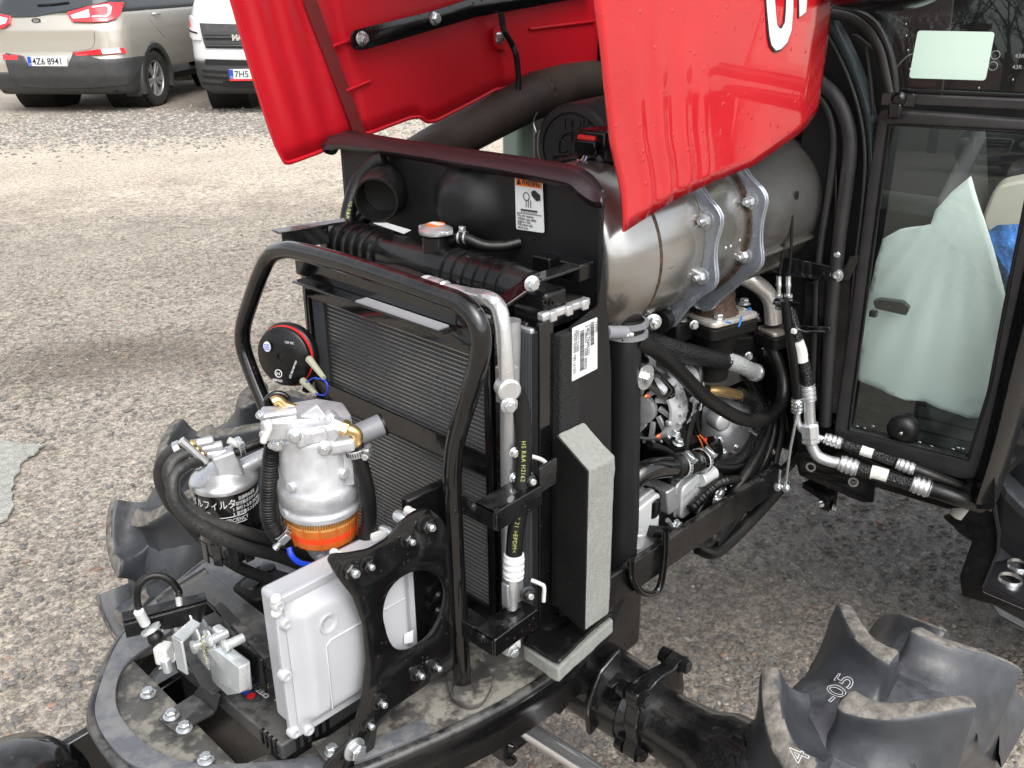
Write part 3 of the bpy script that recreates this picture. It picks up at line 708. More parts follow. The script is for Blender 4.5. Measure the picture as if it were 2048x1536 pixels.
    e = MB(); e.prism(circle(c+n*.010, sx, Z_, .060, 28, .028), n*.002); mk('emblem_field', e, 'car_black', em)
    text('emblem_letters', 'KIA', c+n*.0122-Z_*.016-sx*.0, sx, Z_, .045, 'chrome', em, ext=.001, align='CENTER', bold=.0008)
    u, z = sh.inv(98, 122); c = sh.at(u, z, .035); n = -ef
    pl = MB(); pl.box(c, (.008, .50, .115), Matrix.Rotation(rad(az), 3, 'Z')); plate = mk('number_plate', pl, 'paper', root, bevel=.004)
    bl = MB(); bl.box(c+n*.005+er*-.225, (.004, .045, .108), Matrix.Rotation(rad(az), 3, 'Z')); mk('plate_band', bl, 'plate_blue', plate)
    text('plate_text', '4Z6 8941', c+n*.0055-Z_*.036-er*.192, er, Z_, .104, 'black_print', plate, squeeze=.95, bold=.0012)
    text('plate_text', 'CZ', c+n*.0085-Z_*.045-er*.243, er, Z_, .035, 'white_print', plate)
    # door handle, side window, door seam
    u, z = sh.inv(311, 27); a = sh.at(u-.09, z, .02); b_ = sh.at(u+.09, z+.0, .02); t = MB(); t.tube([a-(a-sh.at(u-.09, z)), a.lerp(b_, .2)+er*.02, a.lerp(b_, .8)+er*.02, b_-(b_-sh.at(u+.09, z))], .013, 8); mk('door_handle', t, 'car_champagne', root)
    # wheel arches
    for w, s_ in ((WR, er), (WL, el), (WFR, er)):
        x, y, a = basis(s_); rg = MB(); cc = O+ef*(w-O).dot(ef)+Z_*.345+s_*.915
        rg.lathe(cc, s_, [(.375, -.10), (.375, .012), (.39, .022), (.44, .018), (.455, -.01), (.455, -.10)], 40, rad(-20) if x.z < .5 else 0, rad(200) if x.z < .5 else 2*pi)
        mk('wheel_arch', rg, 'car_clad', root, 40)
        il = MB(); il.lathe(cc-s_*.55, s_, [(0, 0), (.41, 0), (.41, .50)], 36, cap=False); mk('wheel_housing', il, 'grille_dark', root)
        wheel(root, w, s_, .345, .225, .225)
    mf = MB(); c = WR-ef*.40+er*.06; mf.prism([c+Z_*-.18, c+Z_*.22, c+Z_*.22-er*.2, c-Z_*.18-er*.2], -ef*.015); mk('mud_flap', mf, 'car_clad', root)
    return root
suv()

def van():
    az = -135; ef = V((cos(rad(az)), sin(rad(az)), 0)); el = V((-ef.y, ef.x, 0)); er = -el
    Pw = B(447, 213, 'z', 0); O = Pw+el*.86
    root = thing('parked_van', 'white delivery van with dark bumper facing the camera, half hidden by the raised red hood', 'van', O)
    tab = [(.22, .82, .78, .25, .10), (.32, .94, .90, .30, .14), (.50, .98, .93, .34, .16), (.70, .99, .93, .36, .16), (.95, .99, .90, .36, .16), (1.15, .98, .84, .36, .16), (1.3, .97, .66, .34, .14), (2.0, .90, -.15, .30, .10), (2.5, .82, -.5, .3, .08)]
    # + side is the van's own right, on the picture's left
    sh = Shell(O, ef, er, tab, 5)
    WR = O+er*.84+Z_*.345; WL = O+el*.84+Z_*.345
    def cut(c):
        for w in (WR, WL):
            d = c-w
            if sqrt(d.dot(ef)**2+d.z**2) < .41 and abs(d.dot(el)) < .25: return True
        return False
    mk('body', sh.body(5.5, .62, 1.35, 240, 16, cut), 'car_white', root, 60, solid=.02, offs=-1)
    mk('bumper_lower', sh.body(1.75, .24, .63, 100, 10, cut), 'car_clad', root, 50, solid=.02, offs=-1)
    mk('cab_front', sh.body(1.5, 1.35, 2.5, 60, 10), 'car_glass', root, 50, solid=.02, offs=-1)
    sd_ = MB()
    for s_ in (er, el): sd_.prism([O+s_*.96+ef*.1+Z_*.5, O+s_*.96-ef*4.6+Z_*.5, O+s_*.90-ef*4.6+Z_*2.6, O+s_*.9-ef*.4+Z_*2.6], -s_*.04)
    sd_.prism([O+er*.90-ef*.4+Z_*2.55, O+el*.90-ef*.4+Z_*2.55, O+el*.9-ef*4.6+Z_*2.55, O+er*.9-ef*4.6+Z_*2.55], Z_*.06)
    mk('cargo_body', sd_, 'car_white', root)
    gr = sh.patch('grille', [(401, 46), (560, 50), (560, 98), (413, 96), (408, 80)], .004, .014, 'car_clad', root)
    for a, b_ in (((411, 69), (468, 80)), ((414, 87), (600, 95))):
        p0, p1 = a, b_; sh.patch('grille_opening', [(p0[0], p0[1]), (p1[0], p0[1]+1), (p1[0], p1[1]), (p0[0]+2, p1[1])], .019, .003, 'grille_dark', gr)
        ym = (p0[1]+p1[1])/2; u0, z0 = sh.inv(p0[0], ym); u1, z1 = sh.inv(p1[0], ym); t = MB(); t.tube([sh.at(u0+(u1-u0)*k/6, z0+(z1-z0)*k/6, .028) for k in range(7)], .012, 6); mk('grille_bar', t, 'car_clad', gr)
    u, z = sh.inv(470, 80); c = sh.at(u, z, .03); text('grille_letters', 'MAN', c-el*.02, el, Z_, .085, 'chrome', root, ext=.004, bold=.006)
    hl = sh.patch('headlight', [(1.22, 1.13), (1.0, 1.13), (.85, 1.07), (.80, .86), (.94, .86), (1.18, .95)], .006, .02, 'lamp_clear', root, px=False, bevel=.004)
    sh.patch('headlight_inner', [(1.14, 1.08), (1.0, 1.08), (.95, 1.01), (1.10, 1.0)], .027, .003, 'lamp_red', hl, px=False)
    sh.patch('headlight_edge', [(1.14, .99), (.84, .95), (.83, .93), (1.14, .965)], .027, .003, 'grille_dark', hl, px=False)
    for y0 in (131, 144, 157): sh.patch('bumper_slot', [(381, y0), (394, y0+3), (396, y0+9), (383, y0+6)], .003, .004, 'grille_dark', root)
    sh.patch('bumper_grille', [(411, 118), (600, 122), (600, 131), (411, 129)], .003, .004, 'grille_dark', root)
    for y0 in (138, 150, 163):
        sh.patch('bumper_slot', [(405, y0), (455, y0+4), (456, y0+9), (407, y0+6)], .003, .006, 'grille_dark', root)
    sh.patch('bumper_slot', [(446, 161), (600, 166), (600, 178), (446, 174)], .003, .006, 'grille_dark', root)
    u, z = sh.inv(502, 149); c = O+er*(sh.at(u, z)-O).dot(er)+ef*(.96)+Z_*z
    u, z = sh.inv(461, 148); c0 = sh.at(u, z, .03); c = c0+el*.26
    pl = MB(); pl.box(c, (.008, .52, .115), Matrix.Rotation(rad(az), 3, 'Z')); plate = mk('number_plate', pl, 'paper', root, bevel=.004)
    bl = MB(); bl.box(c+ef*.005-el*.235, (.004, .045, .108), Matrix.Rotation(rad(az), 3, 'Z')); mk('plate_band', bl, 'plate_blue', plate)
    text('plate_text', '7H5', c+ef*.0055-Z_*.036-el*.20, el, Z_, .104, 'black_print', plate, squeeze=.95, bold=.0012)
    text('plate_text', 'CZ', c+ef*.0085-Z_*.045-el*.253, el, Z_, .035, 'white_print', plate)
    h = MB(); h.box(c-Z_*.065+ef*.004, (.006, .52, .022), Matrix.Rotation(rad(az), 3, 'Z')); mk('plate_holder', h, 'lamp_red', plate)
    for w, s_ in ((WR, er), (WL, el)):
        cc = O+Z_*.345+s_*.985
        il = MB(); il.lathe(cc-s_*.55, s_, [(0, 0), (.41, 0), (.41, .50)], 36, cap=False); mk('wheel_housing', il, 'grille_dark', root)
        wheel(root, w, s_, .345, .225, .22, 8, 'car_clad')
    fl = MB(); fl.box(O-ef*2+Z_*.32, (5.2, 1.6, .10), Matrix.Rotation(rad(az), 3, 'Z')); mk('underbody', fl, 'black_matte', root)
van()

# grass strip behind the cars
def grass():
    mb = MB(); rnd = random.Random(3)
    for cpx, cpy, n, r in ((362, 156, 900, .5), (355, 150, 500, .5), (5, 95, 1500, 1.6), (840, 228, 500, .45)):
        c = B(cpx, cpy, 'z', 0)
        for _ in range(n):
            a = rnd.uniform(0, 6.28); d = r*sqrt(rnd.random()); p = c+V((cos(a)*d, sin(a)*d, 0)); h = rnd.uniform(.03, .10); t = rnd.uniform(0, 3.14); w = V((cos(t), sin(t), 0))*.008
            mb.add([p-w, p+w, p+w*.2+V((rnd.uniform(-.04, .04), rnd.uniform(-.04, .04), h))], [(0, 1, 2)])
    mat('grass_blade', (.10, .14, .04), .6, var=.5, vscale=4, vcol=(.30, .29, .13)); o = mk('grass', mb, 'grass_blade', None, 0, raw=True)
    tag(o, 'short yellowish green grass at the edge of the yard behind the cars', 'grass', kind='stuff')
grass()
def far_wall():
    # light wall far beyond the yard, behind the beige car at the top left corner
    a = B(-500, 20, 'z', 0.0); 
    c = V((2.2, 22, 0)); ef = V((cos(rad(-30)), sin(rad(-30)), 0))
    o = MB(); o.box(c+Z_*1.1, (14, .25, 2.2), Matrix.Rotation(rad(-20), 3, 'Z')); w = mk('yard_wall', o, 'wall_plaster', None)
    tag(w, 'pale plastered yard wall far behind the beige car', 'wall')
far_wall()
# ------------------------------------------------------------------ the tractor
T = thing('tractor', 'black and red compact tractor with its hood raised, engine bay and radiator open to view', 'tractor', (1.0, 1.0, 0))
XG, XC, YR, XS = .672, .722, .71, .89
def px2(pts, ax, val): return [B(x, y, ax, val) for x, y in pts]

mat('rim_paint', (.012, .012, .013), .28, coat=.3, dust=.45, dscale=18, dcol=(.16, .155, .14), bump=.2, bscale=60)
# --- base deck with rounded nose and rolled rim
DZ = .68
def deck():
    edge = [(.86, .70), (.74, .702), (.66, .712), (.57, .732), (.487, .757), (.40, .805), (.34, .87), (.308, .94), (.303, 1.0), (.313, 1.06), (.342, 1.11), (.40, 1.18), (.46, 1.222), (.53, 1.255), (.66, 1.298), (.86, 1.30)]
    E_ = spline([V((x, y, DZ)) for x, y in edge], 5)
    # opening for the battery
    hole = outline([B(478, 1532, 'z', DZ), V((.60, .805, DZ)), V((.60, 1.08, DZ)), B(380, 1268, 'z', DZ), B(262, 1316, 'z', DZ)], .008)
    d = sheet('base_plate', E_, -Z_, .008, 'dusty_deck', T, [hole], bev=.001)
    # nose ring plate, grey, on top of the front
    inner = spline([V((x, y, DZ)) for x, y in [(.60, .752), (.50, .779), (.42, .832), (.362, .89), (.336, .95), (.334, 1.03), (.352, 1.085), (.385, 1.125), (.43, 1.140), (.47, 1.150)]], 5)
    outer = [p.copy() for p in E_ if p.x < .60 and p.y < 1.24]
    poly = [p+Z_*.001 for p in outer]+[p+Z_*.001 for p in reversed(inner)]
    sheet('nose_plate', poly, Z_, .006, 'deck_paint', T, bev=.001)
    # rolled rim and hanging skirt
    t = MB(); t.tube([p-Z_*.006+V((-.003, -.003 if p.y < 1 else .003, 0)) for p in E_], .0085, 10, smooth=False); mk('rim', t, 'rim_paint', T, 60)
    out = E_; dn = [p-Z_*.085+(V((.54, 1.0, DZ))-p).normalized()*.012 for p in out]
    s = MB(); n = len(out); s.add(out+dn, [(i, i+1, n+i+1, n+i) for i in range(n-1)]); mk('skirt', s, 'black_paint', T, 50, solid=.004, offs=1)
    # far shelf, raised sheet beyond the battery
    sheet('side_shelf', px2([(330, 1190), (470, 1085), (560, 1060), (640, 1075), (640, 1180), (560, 1200), (470, 1215), (410, 1140)], 'z', .70), Z_, .005, 'deck_paint', T, bev=.001)
    for p in ((297, 1388), (412, 1520)): bolt(B(*p, 'z', .689), Z_, .0075, 'zinc', T, 'flange')
    # the guard foot plate on the deck
    foot = outline(px2([(893, 1348), (905, 1305), (940, 1298), (985, 1345), (985, 1368), (965, 1405), (935, 1412), (905, 1395), (895, 1372)], 'z', .69), .012)
    sheet('foot_plate', foot, -Z_, .008, 'dusty_deck', T, bev=.0012)
    w = MB(); w.lathe(B(926, 1385, 'z', .69), Z_, [(.0165, 0), (.0145, .003), (.0125, .006)], 24); mk('weld_bead', w, 'dusty_deck', T)
deck()
# --- chassis rails below
r_ = MB(); r_.bb((.86, .735, .672), (1.44, .747, .728)); r_.bb((.86, .747, .672), (1.44, .79, .680)); mk('chassis_rail', r_, 'black_paint', T, bevel=.003)
r_ = MB(); r_.bb((.70, 1.22, .60), (1.5, 1.235, .80)); mk('chassis_rail', r_, 'black_paint', T, bevel=.003)
r_ = MB(); r_.bb((.86, .78, .50), (1.10, 1.2, .672)); mk('front_crossmember', r_, 'black_paint', T, bevel=.01)
# front tow arm running out to the left with a cap
pts = px2([(60, 1490), (205, 1412), (225, 1425), (255, 1500), (200, 1536), (100, 1560)], 'z', .60)
arm = MB(); a0 = B(90, 1500, 'z', .615); a1 = B(260, 1400, 'z', .63); d = (a1-a0).normalized(); sdv = d.cross(Z_)
arm.prism([a0-d*.02, a1+d*.25, a1+d*.25-Z_*.12, a0-d*.02-Z_*.12], sdv*.014); mk('front_arm', arm, 'black_gloss', T, bevel=.002)
cp = MB(); cc = B(30, 1580, 'z', .60); cp.lathe(cc-Z_*.06, Z_, [(.075, 0), (.078, .04), (.078, .075), (.06, .10), (.03, .112), (0, .114)], 28); mk('arm_cap', cp, 'black_gloss', T)
cp = MB(); cp.tube(px2([(95, 1530), (128, 1518), (150, 1530), (160, 1560)], 'z', .58), .016, 10); mk('arm_hose', cp, 'black_gloss', T)

# --- guard tube in front of the condenser
YRL = B(908, 1000, 'x', XG).y; 
gp = px2([(926, 1385), (919, 1260), (911, 1120), (905, 985), (906, 925), (914, 870), (938, 790), (957, 725), (962, 680), (953, 640), (925, 608), (880, 590), (780, 555), (680, 523), (600, 503), (567, 500), (540, 512), (522, 545), (502, 600), (487, 650), (486, 690), (500, 735), (530, 810), (552, 862)], 'x', XG)
lg = gp[-1]; gp += [V((XG, lg.y-.004, lg.z-.06)), V((XG, lg.y-.004, DZ))]
t = MB(); t.tube(gp, .0118, 16, sub=5); mk('guard_tube', t, 'black_gloss', T, 60)

# --- condenser
def condenser():
    y0, y1, z0, z1 = .745, 1.122, .765, 1.168
    fr = V((XC, y0, z0)), V((XC, y1, z0)), V((XC, y1, z1)), V((XC, y0, z1))
    tl = B(600, 552, 'x', XC); mid_a = B(637, 765, 'x', XC).z; mid_b = B(893, 870, 'x', XC).z
    mid = (mid_a+mid_b)/2; print('mid', mid_a, mid_b)
    w = .012
    h1 = [V((XC, y0+w, mid+.000)), V((XC, y1-w, mid)), V((XC, y1-w, z1-.033)), V((XC, y0+w, z1-.033))]
    h2 = [V((XC, y0+w, z0+.02)), V((XC, y1-w, z0+.02)), V((XC, y1-w, mid-.030)), V((XC, y0+w, mid-.030))]
    f = sheet('condenser_frame', outline(list(fr), .004), X_, .004, 'black_gloss', T, [h1, h2], bev=.0008)
    f2 = MB(); f2.bb((XC+.004, y0, z0), (XC+.030, y0+.004, z1)); f2.bb((XC+.004, y1-.004, z0), (XC+.030, y1, z1)); f2.bb((XC+.004, y0+.004, z1-.004), (XC+.030, y1-.004, z1)); mk('frame_flange', f2, 'black_gloss', f)
    co = MB(); co.bb((XC+.012, y0+.006, z0+.01), (XC+.026, y1-.006, z1-.01)); c = mk('fin_core', co, 'fins', T, 0)
    tb = MB(); z = z0+.016
    while z < z1-.016: tb.bb((XC+.0105, y0+.006, z), (XC+.0118, y1-.006, z+.0011)); z += .0062
    mk('cooling_tubes', tb, 'steel_dull', c, 0)['kind'] = 'stuff'
    # end shading strip of finer fins at the far side
    s2 = MB(); s2.bb((XC+.006, y1-.040, mid), (XC+.010, y1-.012, z1-.033)); mk('edge_screen', s2, 'fins', c, 0)
    # top angle bracket; pale strip paints the sky sheen on its wet ledge
    lp = px2([(603, 528), (624, 538), (905, 618), (934, 636), (934, 660), (603, 560)], 'x', XC-.006); lp[0].z += 0
    tp = MB(); tp.bb((XC-.028, y0+.05, z1-.004), (XC-.004, y1-.02, z1-.001)); tb2 = mk('top_bracket', tp, 'black_gloss', T, bevel=.001)
    tp = MB(); tp.bb((XC-.006, y0+.05, z1-.001), (XC-.003, y1+.002, z1+.022)); mk('bracket_flange', tp, 'black_gloss', tb2, bevel=.001)
    tp = MB(); tp.bb((XC-.026, y0+.06, z1-.001), (XC-.008, y1-.16, z1+.0008)); mk('sky_sheen', tp, 'alu_painted', tb2)
    for p in ((622, 556), (675, 590), (768, 630), (918, 662), (660, 583)): 
        q = B(*p, 'x', XC); h = MB(); h.prism(circle(q-X_*.0005, Y_, Z_, .0042 if p[0] != 918 else .0055, 14, .0042), X_*.0008); mk('hole', h, 'grille_dark', f)
    # side post next to the core
    sp = MB(); sp.bb((XC+.004, y0-.012, z0-.01), (XC+.034, y0-.002, z1)); mk('side_post', sp, 'black_gloss', T, bevel=.002)
    # water drop streaks / lower slotted side seen under the bracket
condenser()

# --- radiator block
def radiator():
    y0, y1, z0, z1 = YR+.012, 1.19, .745, 1.165
    b_ = MB(); b_.bb((.768, y0, z0), (.862, y1, z1)); rb = mk('radiator_core', b_, 'black_matte', T, bevel=.003)
    fr = MB(); fr.bb((.764, y0-.004, z0), (.775, y0+.03, z1)); mk('core_screen', fr, 'fins', rb, 0)
    sp = MB(); sp.bb((.776, y0-.006, z0-.01), (.800, y0, z1+.01)); mk('side_plate', sp, 'black_gloss', rb, bevel=.001)
    fo = MB()
    ny, nz = 3, 60
    fo.bb((.803, y0-.016, .765), (.838, y0, 1.155)); mk('foam_strip', fo, 'foam_black', T, bevel=.003)
    # header joint crimped in aluminium
    for (a, b2) in (((1095, 640), (1190, 605)),):
        p0, p1 = B(*a, 'y', YR), B(*b2, 'y', YR); t = MB(); n = 16
        t.box((p0+p1)/2+Y_*.012, ((p1-p0).length, .012, .011)); hj = mk('crimped_header', t, 'alu_bright', T, bevel=.003)
        t = MB()
        for i in range(3): q = p0.lerp(p1, (i+.5)/3); t.box(q+Y_*.004, (.011, .005, .013))
        mk('crimp_tabs', t, 'alu_bright', hj, bevel=.0015)
    t = MB(); t.bb((.765, y0-.002, 1.158), (.772, y1, 1.170)); mk('crimped_header', t, 'alu_bright', T, bevel=.002)
    # ribbed top tank
    A = B(700, 480, 'x', .815); Bb = B(1060, 596, 'x', .815); A.z = Bb.z = (A.z+Bb.z)/2; print('tank', A, Bb)
    A = V((.815, 1.17, A.z)); Bb = V((.815, .765, A.z)); L = (Bb-A).length
    prof = [(.020, 0), (.027, .006)]
    ribs = [.03, .05, .07, .09, .11, .13, .27, .29, .31, .33, .35, .37]
    tk = MB(); tk.lathe(A, Bb-A, [(.0, 0), (.026, .002), (.030, .01), (.031, L-.02), (.029, L)], 32); tank = mk('top_tank', tk, 'black_plastic', T, 50)
    for h in ribs:
        rb_ = MB(); rb_.lathe(A, Bb-A, [(.0295, h-.0022), (.0335, h-.0012), (.0335, h+.0012), (.0295, h+.0022)], 32, cap=False); mk('rib', rb_, 'black_plastic', tank, 50)
    bx = MB(); bx.bb((.780, .742, A.z-.050), (.862, 1.19, A.z-.022)); mk('tank_base', bx, 'black_plastic', tank, bevel=.004)
    e = MB(); e.bb((.785, YR+.012, A.z-.048), (.866, .770, A.z-.004)); e.bb((.79, .72, A.z-.01), (.83, .775, A.z+.016)); ee = mk('tank_end', e, 'black_plastic', tank, bevel=.005)
    for p in ((1087, 604), (1101, 605)):
        q = B(*p, 'y', YR+.010); h = MB(); h.lathe(q, -Y_, [(.0035, 0), (.0045, .003), (.0022, .003), (.002, -.002)], 14); mk('boss', h, 'black_plastic', ee)
    bolt(B(1066, 568, 'y', .726)+Y_*.002, (-.35, -.94, 0), .0072, 'zinc', T)
    # sticker on the tank
    st = px2([(747, 447), (762, 443), (822, 461), (808, 468)], 'z', A.z+.0315); sheet('tank_sticker', st, Z_, .0008, 'paper', tank)
    # filler neck and cap
    c = B(872, 474, 'x', .815); c.z = A.z+.028; c.x = .815
    k = MB(); k.lathe(c, Z_, [(.021, -.012), (.019, 0), (.019, .016), (.021, .018)], 28); nk = mk('filler_neck', k, 'black_plastic', T)
    c2 = c+Z_*.019
    k = MB(); k.lathe(c2, Z_, [(.0215, 0), (.0225, .0015), (.0225, .006), (.019, .008), (.017, .0086), (.012, .0115), (.0, .0118)], 40); cap = mk('radiator_cap', k, 'alu_bright', T)
    k = MB(); k.box(c2+V((0, 0, .0045)), (.012, .056, .006)); k.box(c2+V((0, 0, .0045)), (.020, .047, .0062)); mk('cap_ear', k, 'alu_bright', cap, bevel=.0015)
    sheet('cap_sticker', circle(c2+Z_*.0119, X_, Y_, .0125, 28), Z_, .0005, 'orange_print', cap)
    sheet('cap_print', outline([c2+V((-.004, -.011, .0126)), c2+V((.006, -.011, .0126)), c2+V((.006, .010, .0126)), c2+V((-.004, .010, .0126))], .002), Z_, .0004, 'white_print', cap)
    # overflow hose from neck into the shroud, with its spring clamp
    hp = [c+V((.010, -.014, .008)), B(925, 475, 'x', .83), B(965, 490, 'x', .845), B(1005, 492, 'x', .865), B(1040, 484, 'x', .885)]
    t = MB(); t.tube(hp, .0072, 12); mk('overflow_hose', t, 'rubber', T, 60)
    cq = hp[1]; dv = (hp[2]-hp[0]).normalized()
    for s_ in (-.004, .004): t = MB(); t.lathe(cq+dv*s_, dv, [(.0076, -.0015), (.0088, -.0012), (.0088, .0012), (.0076, .0015)], 20, cap=False); mk('spring_clamp', t, 'zinc', T)
    t = MB(); t.box(cq+Z_*.011, (.006, .008, .008)); mk('clamp_ear', t, 'zinc', T, bevel=.001)
    # tall strap bracket over the tank end
    s1 = px2([(958, 590), (985, 590), (968, 665), (950, 660)], 'x', .742)
    br = MB(); p = [B(958, 575, 'x', .745), B(1003, 580, 'x', .745)]
    pts3 = [V((.742, .748, 1.10)), V((.742, .748, 1.198)), V((.790, .735, A.z+.030)), V((.862, .728, A.z+.034))]
    for a_, b2 in zip(pts3, pts3[1:]):
        d = (b2-a_).normalized(); sdv = V((0, 1, 0)); nn = d.cross(sdv).normalized()
        br.prism([a_-sdv*.011-d*.001, b2-sdv*.011+d*.001, b2+sdv*.011+d*.001, a_+sdv*.011-d*.001], nn*.004)
    mk('strap_bracket', br, 'black_gloss', T, bevel=.001)
    br = MB(); q = B(1080, 520, 'x', .85); br.box(V((.862, .735, A.z+.028)), (.026, .034, .022)); mk('mount_block', br, 'black_plastic', T, bevel=.002); br = MB(); br.box(V((.880, .80, A.z+.02)), (.024, .03, .02)); mk('mount_block', br, 'black_plastic', T, bevel=.002)
    return A.z
TZ = radiator()

# --- shroud (fan plate) with its rolled lip
def shroud():
    zt = B(690, 290, 'x', XS).z; zr = B(1205, 372, 'x', XS).z; print('shroud top', zt, zr)
    y0 = B(1207, 480, 'x', XS).y; y1 = B(688, 350, 'x', XS).y
    out = [V((XS, y0, 1.12)), V((XS, y0, zr-.006)), V((XS, y0+.02, (zr+zt)/2)), V((XS, y1, zt)), V((XS, y1-.012, 1.12))]
    dc = B(940, 410, 'x', XS)
    hc = B(782, 362, 'x', XS)
    # plate with a pressed dish
    def dish(y, z):
        dy, dz = (y-dc.y)/.070, (z-dc.z)/.062; d = sqrt(dy*dy+dz*dz)
        return -.030*(1-max(0, min(1, (d-.35)/.65))**2*(3-2*max(0, min(1, (d-.35)/.65)))) if d < 1 else 0
    mb = MB(); ny, nz = 70, 44; zb = 1.02
    mb.grid(lambda a, b: (lambda y, z: V((XS+dish(y, z), y, z)))(y0+(y1-y0)*a+(0), zb+((zr-.004)+(zt-zr+.004)*min(1, a*1.0)-zb)*b), ny, nz)
    o = mk('fan_shroud', mb, 'shroud_metal', T, 50, solid=.003, offs=-1)
    # lower plate behind radiator side with flange towards the viewer
    lw = MB(); ye = B(1205, 700, 'x', XS).y
    fl = [B(1145, 650, 'y', YR), B(1195, 630, 'y', YR), B(1207, 660, 'y', YR), B(1214, 720, 'y', YR), B(1216, 900, 'y', YR), B(1222, 1010, 'y', YR), B(1222, 1200, 'y', YR), B(1140, 1235, 'y', YR)]
    sheet('shroud_flange', outline([B(1142, 655, 'y', YR-.002), B(1198, 612, 'y', YR-.002), B(1207, 490, 'y', YR-.002), B(1222, 740, 'y', YR-.002), B(1222, 1180, 'y', YR-.002), B(1122, 1235, 'y', YR-.002), B(1120, 860, 'y', YR-.002), B(1142, 850, 'y', YR-.002)], .004), Y_, .003, 'shroud_metal', T)
    # lip: top plate leaning forward with rounded ends
    # front lower edge pixels and rear upper edge pixels at different depths
    rear = [(676, 268), (700, 262), (780, 276), (900, 294), (1020, 311), (1120, 327), (1160, 337), (1185, 352), (1200, 372), (1213, 392)]
    frnt = [(645, 290), (690, 290), (780, 303), (900, 322), (1020, 342), (1110, 360), (1140, 368), (1160, 385), (1185, 402), (1205, 404)]
    rr = [B(x, y, 'x', XS+.004) for x, y in rear]; ff = [B(x, y, 'x', XS-.022) for x, y in frnt]
    lp = MB(); R_ = spline(rr, 4); F_ = spline(ff, 4); n = len(R_)
    mid = [(a+b)*.5+V((-.004, 0, .0035)) for a, b in zip(R_, F_)]
    und = [b+V((.003, 0, -.007)) for b in F_]
    lp.add(R_+mid+F_+und, [(j*n+i, j*n+i+1, (j+1)*n+i+1, (j+1)*n+i) for j in range(3) for i in range(n-1)])
    mk('shroud_lip', lp, 'shroud_lip', T, 60, solid=.003, offs=0)
    # rubber grommet edge at the far end
    t = MB(); t.tube([F_[0]+V((.004, .002, 0)), F_[0]+V((.010, .008, -.010)), F_[0]+V((.020, .003, -.014)), F_[0]+V((.024, -.004, -.006))], .004, 8); mk('lip_end', t, 'rubber', T)
    # air hose stub poking through
    a = B(790, 358, 'x', XS+.03); b = B(752, 400, 'x', XS-.055)
    d = (b-a).normalized(); L = (b-a).length
    t = MB(); t.lathe(a, d, [(.0365, -.02), (.0375, L*.5), (.0340, L-.004), (.0320, L), (.0290, L), (.0285, L-.04), (.0, L-.045)], 40); mk('air_duct_stub', t, 'rubber', T, 50)
    # warning sticker
    def lab(name, x0, y0_, x1, y1_, m, off, par, r=.002, u0=0):
        pass
    N = -X_; tl, tr, brr, bl = [B(x, y, 'x', XS-.007) for x, y in ((1030, 350), (1085, 358), (1089, 466), (1033, 458))]
    lb = sheet('warning_label', outline([tl, tr, brr, bl], .003), N, .0006, 'white_print', T)
    def at(u, v, off=.0010): p = tl.lerp(tr, u).lerp(bl.lerp(brr, u), v); return p+N*off
    ex = (tr-tl).normalized(); ey = (tl-bl).normalized()
    sheet('label_header', [at(.04, .01), at(.97, .01), at(.97, .18), at(.04, .18)], N, .0003, 'orange_print', lb)
    sheet('label_triangle', [at(.08, .16, .0014), at(.16, .03, .0014), at(.25, .16, .0014)], N, .0002, 'black_print', lb)
    text('label_text', 'WARNING', at(.27, .155, .0015), ex, ey, .0115, 'black_print', lb, ext=.0001, bold=.0002, squeeze=.56)
    for pl in ([(.60, .26), (.72, .22), (.92, .30), (.92, .40), (.78, .42), (.62, .33)], [(.20, .60), (.80, .60), (.80, .63), (.20, .63)], [(.06, .675), (.95, .675), (.95, .685), (.06, .685)], [(.48, .40), (.50, .40), (.50, .56), (.48, .56)], [(.40, .44), (.42, .44), (.42, .56), (.40, .56)], [(.56, .42), (.58, .42), (.58, .56), (.56, .56)]):
        sheet('label_figure', [at(u, v, .0013) for u, v in pl], N, .0002, 'black_print', lb)
    sheet('label_figure', circle(at(.42, .36, .0013), ex, ey, .0055, 20), N, .0002, 'black_print', lb, [circle(at(.42, .36, .0013), ex, ey, .0045, 20)])
    for i in range(7): sheet('label_figure', [at(.22+i*.085, .645, .0013), at(.26+i*.085, .645, .0013), at(.26+i*.085, .66, .0013), at(.22+i*.085, .66, .0013)], N, .0002, 'black_print', lb)
    for i, s_ in enumerate(('Do not remove', 'radiator cap while', 'engine is hot.', 'Hot steam will', 'injure you.')):
        text('label_text', s_, at(.07, .745+i*.056, .0012), ex, ey, .0056, 'black_print', lb, ext=.00005, squeeze=.8)
shroud()

